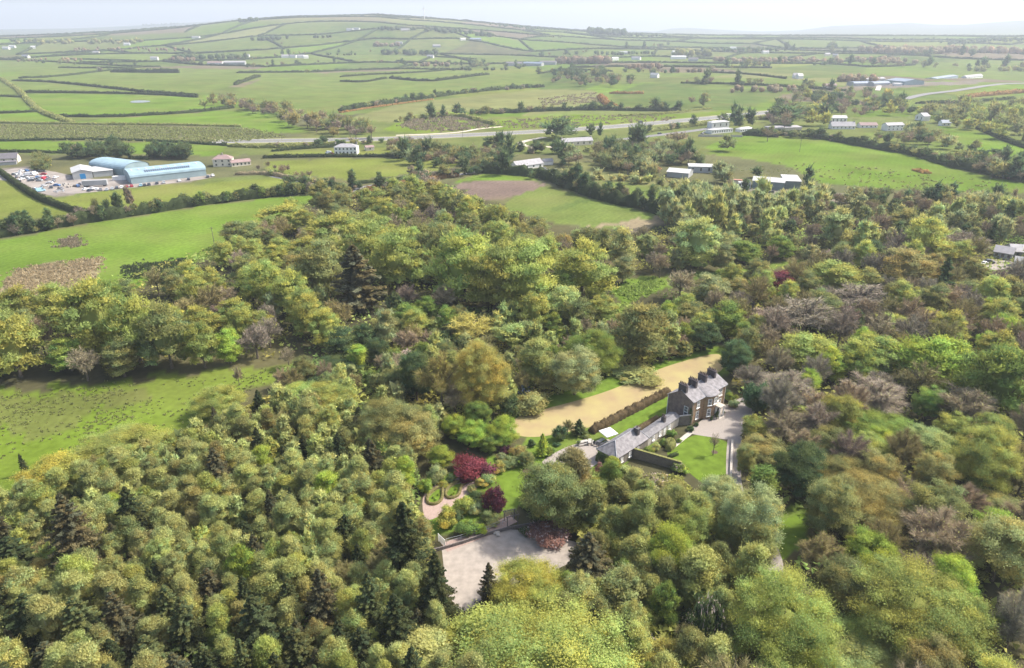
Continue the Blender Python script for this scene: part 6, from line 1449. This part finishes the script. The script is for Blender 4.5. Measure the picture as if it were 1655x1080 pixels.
# outbuilding with hipped left end
oa = math.atan2(.70, .716)
ob = empty('coach_house', (23.2, 127.1, 0), oa, 'slate-roofed outbuilding with a hipped end beside the courtyard', 'outbuilding')
MB().box(0, 11.9, 0, 5.3, -.2, 2.8).build('wall', M['stone_grey'], ob)
r_ = MB(); E_ = 2.83; Rr = 5.0
r_.add([(-.3, -.3, E_), (12.1, -.3, E_), (12.1, 5.6, E_), (-.3, 5.6, E_), (2.7, 2.65, Rr), (10.6, 2.65, Rr), (-.3, -.3, E_ - .12), (12.1, -.3, E_ - .12), (12.1, 5.6, E_ - .12), (-.3, 5.6, E_ - .12)],
       [(0, 1, 5, 4), (1, 2, 5), (2, 3, 4, 5), (3, 0, 4), (0, 6, 7, 1), (1, 7, 8, 2), (2, 8, 9, 3), (3, 9, 6, 0), (6, 9, 8, 7)])
rr_o = r_.build('roof', m_roof, ob)
for a, b in (((-.3, -.3, E_), (2.7, 2.65, Rr)), ((-.3, 5.6, E_), (2.7, 2.65, Rr)), ((2.7, 2.65, Rr), (10.6, 2.65, Rr)), ((12.1, -.3, E_), (10.6, 2.65, Rr))): MB().tube(Vector(a) + Vector((0, 0, .05)), Vector(b) + Vector((0, 0, .05)), .08, .08, 5).build('hip_tile', M['lead'], rr_o)
c = MB().box(9.3, 10.2, 1.2, 2.4, 3.6, 5.6).box(9.2, 10.3, 1.1, 2.5, 5.6, 5.75).build('chimney', M['chimney_brick'], ob); obj('chimney_pot', pot, c, (9.75, 1.8, 5.75))
for x in (2.0, 5.0, 8.0): sash(x, -.01, 1.0, .8, 1.2, 0, -1, ob)
MB().box(6.1, 7.0, -.05, 0.02, 0, 2.1).build('door', M['dark'], ob)
# lean-to ivy on the left end wall
o = hedge([(23.0, 126.9), (19.2, 130.5)], .7, 2.5, 'dg', 'dark ivy covering the courtyard end of the slate-roofed outbuilding', 2, name='ivy', world=True, cat='ivy', rough=.1, smooth=0)
# long low range
lr = empty('low_range', (31.9, 135.9, 0), math.atan2(10.0, 9.8), 'long low slate-roofed range joining the outbuilding to the big house', 'outbuilding')
MB().box(0, 13.4, 0, 2.6, -.2, 2.5).build('wall', M['stone_pale'], lr)
r_ = MB(); r_.add([(-.1, -.2, 2.55), (13.5, -.2, 2.55), (13.5, 2.8, 2.8), (-.1, 2.8, 2.8), (-.1, 1.1, 3.3), (13.5, 1.1, 3.3), (-.1, -.2, 2.45), (13.5, -.2, 2.45), (13.5, 2.8, 2.52), (-.1, 2.8, 2.52)], [(0, 1, 5, 4), (4, 5, 2, 3), (0, 6, 7, 1), (1, 7, 8, 2, 5), (3, 9, 6, 0, 4), (2, 8, 9, 3)])
r_.build('roof', surf('range_slate', (.15, .145, .15), .7, .25, 1.3, .3), lr)
c = MB().box(7.6, 8.3,   .6, 1.6, 3.0, 4.5).build('chimney', M['chimney_brick'], lr); obj('chimney_pot', pot, c, (7.95, 1.0, 4.5)); obj('chimney_pot', pot, c, (7.95, 1.4, 4.5))
for x in (2.2, 5.0, 9.0): sash(x, -.01, .9, .8, 1.2, 0, -1, lr)
MB().box(6.6, 7.5, -.05, .02, 0, 2.0).build('door', M['white'], lr)
def wall_run(name, a, b, h, t, mat, label, cap=None, h2=None, gate=None):
    d = b - a; L = math.hypot(d.x, d.y); h2 = h2 or h
    r = empty(name, (a.x, a.y, 0), math.atan2(d.y, d.x), label, 'wall')
    MB().add([(0, 0, -.2), (L, 0, -.2), (L, t, -.2), (0, t, -.2), (0, 0, h), (L, 0, h2), (L, t, h2), (0, t, h)], [(0, 3, 2, 1), (4, 5, 6, 7), (0, 1, 5, 4), (1, 2, 6, 5), (2, 3, 7, 6), (3, 0, 4, 7)]).build('masonry', mat, r)
    MB().add([(-.05, -.07, h + .003), (L + .05, -.07, h2 + .003), (L + .05, t + .07, h2 + .003), (-.05, t + .07, h + .003), (-.05, -.07, h + .13), (L + .05, -.07, h2 + .13), (L + .05, t + .07, h2 + .13), (-.05, t + .07, h + .13)], [(0, 3, 2, 1), (4, 5, 6, 7), (0, 1, 5, 4), (1, 2, 6, 5), (2, 3, 7, 6), (3, 0, 4, 7)]).build('coping', cap or M['stone_pale'], r)
    return r
wall_run('garden_wall', P(1023, 725.5, 2.5), P(1101, 748, 2.2), 2.5, .45, M['stone_grey'], 'dark stone garden wall running below the front lawn', M['moss_top'], 2.2)
_e = Vector((31.9, 135.9, 0)) + Vector((math.cos(math.atan2(10.0, 9.8)), math.sin(math.atan2(10.0, 9.8)), 0)) * 13.5
wall_run('garden_wall', _e, Vector((44.2, 145.6, 0)), 2.4, .4, M['stone_grey'], 'pale coped wall rising to the corner of the big house', None, 2.9)
wall_run('low_wall', P(1182, 714), P(1178, 800), .5, .35, M['stone_pale'], 'low pale kerb wall along the right side of the front lawn')
# courtyard furniture
q = P(982.5, 712); pz = empty('parasol', (q.x, q.y, 0), .5, 'square white parasol on the courtyard terrace', 'parasol')
MB().tube((0, 0, 0), (0, 0, 2.7), .04, .04, 6).build('pole', M['timber_pale'], pz)
MB().add([(-1.65, -1.65, 2.35), (1.65, -1.65, 2.35), (1.65, 1.65, 2.35), (-1.65, 1.65, 2.35), (0, 0, 3.0), (-1.65, -1.65, 2.15), (1.65, -1.65, 2.15), (1.65, 1.65, 2.15), (-1.65, 1.65, 2.15)], [(0, 1, 4), (1, 2, 4), (2, 3, 4), (3, 0, 4), (0, 5, 6, 1), (1, 6, 7, 2), (2, 7, 8, 3), (3, 8, 5, 0)]).build('canopy', M['canvas'], pz)
MB().box(-.35, .35, -.35, .35, 0, .12).build('base', M['stone_pale'], pz)
def table(px, py, rz, label, L=1.8):
    q = P(px, py); t = empty('picnic_table', (q.x, q.y, 0.05), rz, label, 'table')
    MB().box(-L / 2, L / 2, -.4, .4, .7, .76).build('tabletop', M['timber_pale'], t)
    for s in (-1, 1):
        MB().box(-L / 2, L / 2, s * .75 - .14, s * .75 + .14, .42, .46).build('seat', M['timber_pale'], t)
        MB().box(s * (L / 2 - .3) - .04, s * (L / 2 - .3) + .04, -.8, .8, .34, .41).box(s * (L / 2 - .3) - .04, s * (L / 2 - .3) + .04, -.35, -.27, 0, .69).box(s * (L / 2 - .3) - .04, s * (L / 2 - .3) + .04, .27, .35, 0, .69).build('leg', M['timber_pale'], t)
table(942, 718, .35, 'long pale picnic table at the left of the courtyard', 2.6); table(953, 717, 1.4, 'short picnic table beside the long one'); table(972, 716, .7, 'pale table under the edge of the parasol', 2.2)
for i, (x, y) in enumerate(((960, 720), (966, 722), (990, 718), (975, 722))):
    q = P(x, y); r = empty('garden_chair', (q.x, q.y, .05), i * 1.2, ('dark chair nearest the picnic tables', 'dark chair second from the picnic tables', 'dark chair by the outbuilding wall', 'dark chair in front of the parasol')[i], 'chair')
    MB().box(-.25, .25, -.25, .25, .42, .46).build('seat', M['dark'], r); MB().box(-.25, .25, .25, .29, .46, .95).build('backrest', M['dark'], r)
    for a in (-.22, .18):
        for b in (-.22, .18): MB().box(a, a + .04, b, b + .04, 0, .42).build('leg', M['dark'], r)
q = P(935, 720); r = empty('planter', (q.x, q.y, .05), 0, 'round stone planter at the courtyard entrance', 'planter'); MB().tube((0, 0, 0), (0, 0, .5), .25, .35, 10).build('pot', M['stone_pale'], r)
o = obj('foliage', crown_mesh('foliage', np.random.default_rng(8), 1, .8, .4, .4, 10, .2, 700, .07), r); o.color = (*PC['dg'][0], 1)
# arena edge: sleeper wall, posts and rail fence
A_ = [P(x, y) for x, y in ((700, 893), (716, 889), (747, 880), (787, 866), (826, 856), (862, 850))]
rt = empty('retaining_wall', A_[0], 0, 'dark sleeper retaining wall along the back of the sand arena', 'wall')
for k in range(len(A_) - 1):
    a = A_[k]; b = A_[k + 1]; d = (b - a); L = d.length; m = max(1, round(L / 2.4)); u = d / L; nrm = Vector((-u.y, u.x, 0))
    for j in range(m):
        for z in range(3):
            p = a + u * (L * j / m + .02) - A_[0]; q_ = a + u * (L * (j + 1) / m - .02) - A_[0]; w1 = nrm * (.02 * ((j + z) % 2)); w2 = nrm * .22
            z0, z1 = .25 * z + .01, .25 * z + .245
            MB().add([(v.x, v.y, z_) for z_ in (z0, z1) for v in (p + w1, q_ + w1, q_ + w2, p + w2)], [(0, 3, 2, 1), (4, 5, 6, 7), (0, 1, 5, 4), (1, 2, 6, 5), (2, 3, 7, 6), (3, 0, 4, 7)]).build('sleeper', M['timber'], rt)
B_ = [P(x, y) for x, y in ((722, 879), (745, 873), (768, 865), (790, 858), (812, 848), (830, 841))]
fn = empty('rail_fence', B_[0], 0, 'grey metal rail fence above the sleeper wall', 'fence')
for k, p in enumerate(B_):
    v = p - B_[0]; MB().tube((v.x, v.y, 0), (v.x, v.y, 1.25), .05, .05, 6).build('post', M['metal_grey'], fn)
    if k:
        u = B_[k - 1] - B_[0]
        for z in (.65, 1.2): MB().tube((u.x, u.y, z), (v.x, v.y, z), .03, .03, 5).build('rail', M['metal_grey'], fn)
q = P(714, 880); gt = empty('field_gate', (q.x, q.y, 0), -.9, 'white slatted gate panel at the left end of the arena fence', 'gate')
for k in range(9): MB().box(-.9 + k * .225, -.9 + k * .225 + .09, -.03, .03, .15, 1.75).build('slat', M['white'], gt)
for z in (.2, .95, 1.7): MB().box(-1.0, 1.1, .031, .08, z, z + .09).build('rail', M['white'], gt)
for x in (-1.1, 1.12): MB().box(x - .06, x + .06, -.06, .06, 0, 1.9).build('post', M['white'], gt)
q = P(826, 845); pg = empty('pergola', (q.x, q.y, 0), .35, 'small dark timber pergola beside the arena steps', 'pergola')
for x in (-1.1, 1.1):
    for y in (-.9, .9): MB().box(x - .07, x + .07, y - .07, y + .07, 0, 2.3).build('post', M['timber'], pg)
for y in (-.9, .9): MB().box(-1.4, 1.4, y - .05, y + .05, 2.301, 2.45).build('beam', M['timber'], pg)
for k in range(6): MB().box(-1.25 + k * .5 - .03, -1.25 + k * .5 + .03, -1.2, 1.2, 2.451, 2.56).build('slat', M['timber'], pg)
for i, (x, y, s) in enumerate(((802, 862, .8), (805, 866, .5), (866, 870, .8), (872, 873, .5), (888, 880, .6), (900, 876, 1.0))):
    q = P(x, y); mb = MB(); iv, it_ = ICO
    mb.add([(v[0] * s * (1 + .2 * math.sin(i + j)), v[1] * s * .8, max(-.05, v[2] * s * .55 + .2)) for j, v in enumerate(iv)], [tuple(f) for f in it_])
    tag(mb.build('boulder', M['stone_pale'], None, (q.x, q.y, 0)), ('large pale boulder at the back left of the sand arena', 'small boulder beside the large one at the back of the arena', 'boulder at the shaded back corner of the arena', 'small boulder by the shaded back corner of the arena', 'low boulder under the pink-flowered shrub', 'big boulder half under the pink-flowered shrub')[i], 'boulder')
for (x, y, r0, nm) in ((1155, 731, .75, 'tree_pit'), (851, 761, .9, 'tree_pit')):
    q = P(x, y); n = 20
    me = MB().add([(q.x + math.cos(6.283 * k / n) * r0, q.y + math.sin(6.283 * k / n) * r0, .05) for k in range(n)], [tuple(range(n))]).mesh('soil_ring', M['soil']); o = obj('soil_ring', me); o['kind'] = 'structure'
# individuals past the 300 that show largest of a kind are joined into one mass
def join_small():
    by = {}
    for p in PLANTS:
        by.setdefault(p[0].name.split('.')[0], []).append(p)
    drop = set()
    for nm, L in by.items():
        # wholly outside the frame: the photograph shows nothing of them
        for p in L:
            w = max(abs(p[0].scale[0]) * 12, 6); dep = depth_of(p[0].location); m_ = w * F / dep
            if p[3] < -m_ or p[3] > 1655 + m_ or p[4] > 1080 + m_ * 1.4: drop.add(id(p)); 
        L = [p for p in L if id(p) not in drop]
        if len(L) <= 298: continue
        def key(p):
            dep = depth_of(p[0].location); return (1 if p[5] else 0, p[0].children[0].dimensions.x * p[0].scale[0] / dep if p[0].children else 0)
        L.sort(key=key, reverse=True)
        rest = L[298:]; VV = []; TT = []; CC = []; off = 0
        for p in rest:
            r = p[0]; c = [o for o in r.children if o.name.startswith(('crown', 'foliage'))][0]; me = c.data; n = len(me.vertices)
            v = np.empty(n * 3, np.float32); me.vertices.foreach_get('co', v); v = v.reshape(-1, 3) * np.array(r.scale, np.float32)
            a = r.rotation_euler.z; ca, sa = math.cos(a), math.sin(a)
            v = np.stack([v[:, 0] * ca - v[:, 1] * sa, v[:, 0] * sa + v[:, 1] * ca, v[:, 2]], 1) + np.array(r.location, np.float32)
            t = np.empty(len(me.polygons) * 3, np.int32); me.loops.foreach_get('vertex_index', t)
            tc_ = np.empty(len(me.polygons) * 4, np.float32); me.attributes['tint'].data.foreach_get('color', tc_); tc_ = tc_.reshape(-1, 4)
            tc_ = tc_ * np.array([*c.color[:3], 1], np.float32)
            t = t.reshape(-1, 3)
            if len(t) < 1800 and p[0].location.y > 650:
                s_ = 2; k_ = np.arange(0, len(t), s_); q_ = v[t[k_]]; m_ = q_.mean(1, keepdims=True)
                v = (m_ + (q_ - m_) * 1.3).reshape(-1, 3); t = np.arange(len(v)).reshape(-1, 3); tc_ = tc_[k_]; n = len(v)
            elif len(t) > 1800:      # thin the leaves, each a little larger
                s_ = 14 if len(t) > 9000 else 8; k_ = np.arange(0, len(t), s_); q_ = v[t[k_]]; m_ = q_.mean(1, keepdims=True)
                v = (m_ + (q_ - m_) * s_ ** .46).reshape(-1, 3); t = np.arange(len(v)).reshape(-1, 3); tc_ = tc_[k_]; n = len(v)
            VV.append(v.astype(np.float32)); TT.append(t + off); CC.append(tc_); off += n; drop.add(id(p))
        o = obj(nm + '_mass', tri_mesh(nm + '_mass', np.concatenate(VV), np.concatenate(TT), M['leaf'], np.concatenate(CC)))
        tag(o, 'smallest and furthest ' + nm.replace('_', ' ') + 's scattered over the background', 'trees', None, 'stuff')
    dead = [p for p in PLANTS if id(p) in drop]
    PLANTS[:] = [p for p in PLANTS if id(p) not in drop]
    rm = []
    for p in dead: rm += list(p[0].children) + [p[0]]
    bpy.data.batch_remove(rm)
join_small()
# ------------------------------------------------------------------ labels for plants, hedges, cars, far buildings
LMK = [('the sand arena', 820, 930), ('the knot garden', 720, 810), ('the big house', 1130, 650), ('the straw meadow', 980, 640), ('the front lawn', 1150, 745), ('the courtyard', 930, 735), ('the slate-roofed outbuilding', 1005, 720),
       ('the crimson-leaved shrub', 765, 754), ('the dark purple tree', 797, 805), ('the orange-bronze tree', 778, 612), ('the tallest left spruce', 118, 868), ('the brown-tipped spruce', 351, 764), ('the row of small spruces', 458, 738), ('the spruce by the arena', 670, 890),
       ('the rushy lower field', 200, 670), ('the bright left field', 250, 380), ('the blue-roofed sheds', 270, 275), ('the scrapyard', 55, 285), ('the pinkish-roofed house', 378, 262), ('the white villa', 560, 243), ('the brown ploughed patch', 810, 305), ('the main road', 700, 222),
       ('the bungalow in the centre', 855, 270), ('the long grey house', 930, 232), ('the white flat-roofed house', 1170, 210), ('the green-walled shed', 1255, 298), ('the white-roofed sheds', 1110, 278), ('the long right field', 1400, 275), ('the tall-chimneyed house', 1360, 200),
       ('the far blue farm sheds', 1500, 130), ('the green clearing', 1040, 465), ('the crimson maple', 1257, 464), ('the bronze tree', 1470, 440), ('the lime-bright tree', 1510, 590), ('the grey bungalows', 1630, 415), ('the small lawn', 1265, 865), ('the drive', 1250, 910),
       ('the silvery tree', 1215, 845), ('the huge bottom tree', 905, 1040), ('the round olive tree', 385, 381), ('the dark pine', 575, 450), ('the white blossom', 700, 540), ('the pale valley willow', 870, 585), ('the pond field', 225, 165), ('the turbine hill', 686, 45), ('the wide bottom-right tree', 1470, 985),
       ('the bright right-edge tree', 1590, 745), ('the lower left corner', 20, 1070), ('the lower right corner', 1640, 1070), ('the ploughed hilltop', 600, 60), ('the far copse', 950, 125), ('the pale rough pasture', 820, 165), ('the green yew', 1234, 785), ('the yellow edge tree', 82, 772), ('the tall light green tree', 1355, 372),
       ('the purple-brown wood tree', 412, 552), ('the central beech', 850, 455), ('the green domed tree', 1300, 570), ('the bright-green ringed tree', 1405, 905), ('the gravel driveway', 1165, 690), ('the bottom left spruces', 300, 1020), ('the middle bottom spruces', 560, 1010)]
def near_lm(px, py):
    px = min(max(px, 0), 1655); py = min(max(py, 0), 1080)
    best = min(LMK, key=lambda l: math.hypot(l[1] - px, (l[2] - py) * 1.15))
    dx = px - best[1]; dy = py - best[2]
    if math.hypot(dx, dy) < 22: d = 'beside'
    elif abs(dx) > abs(dy) * 1.2: d = 'left of' if dx < 0 else 'right of'
    else: d = 'beyond' if dy < 0 else 'below'
    return best[0], d
ORD = ['leftmost', 'second from left', 'third from left', 'fourth from left', 'fifth from left', 'sixth from left', 'seventh from left', 'eighth from left', 'ninth from left', 'tenth from left']
CNT = ['', '', 'two', 'three', 'four', 'five', 'six', 'seven', 'eight', 'nine', 'ten']
def label_set(items):
    """items: (obj, px, py, adjective, singular, plural-group phrase)"""
    cl = {}
    for it in items:
        lm, d = near_lm(it[1], it[2]); cl.setdefault((it[3], it[4], lm, d), []).append(it)
    for (adj, sing, lm, d), L in cl.items():
        L.sort(key=lambda t: t[1])
        pl = sing + ('s' if not sing.endswith('s') else '')
        n = len(L)
        for k, it in enumerate(L):
            if n == 1: s = f'{adj} {sing} {d} {lm}'; s = ('lone ' + s) if len(s.split()) < 4 else s
            elif n == 2: s = ('left' if k == 0 else 'right') + f' one of two {adj} {pl} {d} {lm}'
            elif n <= 10: s = (ORD[k] if k < n - 1 else 'rightmost') + f' of {CNT[n]} {adj} {pl} {d} {lm}'
            else:
                # split a larger cluster into nearer and further halves
                s = None
            it[0]['label'] = s or ''
            it[0]['group'] = f'{pl} {d} {lm}' if n > 1 else it[5]
        if n > 10:
            L.sort(key=lambda t: -t[2]); half = 8 if n <= 20 else 9
            parts = [L[i:i + half] for i in range(0, n, half)]
            nm = ['front', 'second', 'third', 'fourth', 'fifth', 'sixth', 'seventh']
            for pi, part in enumerate(parts):
                part.sort(key=lambda t: t[1])
                for k, it in enumerate(part):
                    o = ORD[k] if k < len(part) - 1 or len(part) == 1 else 'rightmost'
                    it[0]['label'] = f'{o}, {nm[min(pi, 6)]} rank of {adj} {pl} {d} {lm}'
items = []
for root, kind, ck, px, py, label, area in PLANTS:
    nm, sing, cat, grp = KIND['budding' if kind == 'bare' and ck in ('olb', 'tan', 'og') else kind]
    if label:
        root['label'] = label
        root['group'] = f'{grp} placed about {area}' if area else grp + ' of the estate'
        continue
    items.append((root, px, py, PC[ck][1] if kind != 'bare' or ck not in ('dg', 'ol', 'tan', 'og', 'wh', 'olb') else {'dg': 'bare dark', 'ol': 'bare olive', 'tan': 'bronze', 'og': 'russet', 'wh': 'white-blossomed', 'olb': 'olive-brown'}[ck], sing, grp))
label_set(items)
items = []
for o, c, lb in HEDGES:
    if lb: continue
    px, py = proj((c.x, c.y, float(Z(c.x, c.y))))
    adj = {'hd': 'dark', 'dg': 'dark green', 'ol': 'olive', 'gorse': 'rusty bracken', 'br': 'brown', 'olb': 'brown'}.get(next((k for k in PC if abs(PC[k][0][0] - o.color[0]) < 1e-4), 'dg'), 'dark')
    dx = o.bound_box[6][0] - o.bound_box[0][0]; dy = o.bound_box[6][1] - o.bound_box[0][1]
    items.append((o, px, py, adj.replace(' green', ''), 'hedge', 'hedges between the fields'))
label_set(items)
items = []
for r, x, y, c, where, kind in CARS:
    items.append((r, x, y, words_[c], kind, None))
cl = {}
for (r, x, y, c, where, kind) in CARS: cl.setdefault((c, kind, where), []).append((r, x))
for (c, kind, where), L in cl.items():
    L.sort(key=lambda t: t[1]); n = len(L)
    for k, (r, x) in enumerate(L):
        pre = '' if n == 1 else ((('left' if k == 0 else 'right') + ' one of two ') if n == 2 else ((ORD[k] if k < n - 1 else 'rightmost') + f' of {CNT[min(n, 10)]} '))
        r['label'] = f'{pre}{words_[c]} {kind}{"s" if n > 1 else ""} in the {where}'
items = []
for (b, x, y, rf, wl, w) in LM_FAR:
    adj = {'maroon': 'maroon-roofed', 'grey': 'grey-roofed', 'pale': 'pale-roofed', 'dark': 'dark-roofed', 'slateblue': 'blue-grey-roofed'}[rf]
    items.append((b, x, y, ('long ' if w > 16 else 'small ') + adj, 'far building', 'far buildings among the fields'))
label_set(items)
# ------------------------------------------------------------------ the air
bm_ = MB().box(-16500, 16500, -2500, 16500, -8, 520)
hz = bm_.mesh('haze', [])
m = bpy.data.materials.new('haze'); m.use_nodes = True; n = m.node_tree.nodes; n.remove(n['Principled BSDF'])
v = n.new('ShaderNodeVolumePrincipled'); v.inputs['Color'].default_value = (.80, .885, .98, 1); v.inputs['Density'].default_value = HAZE; v.inputs['Anisotropy'].default_value = .15
m.node_tree.links.new(v.outputs[0], n['Material Output'].inputs['Volume'])
hz.materials.append(m); o = obj('haze', hz); o['kind'] = 'stuff'; o.display_type = 'WIRE'
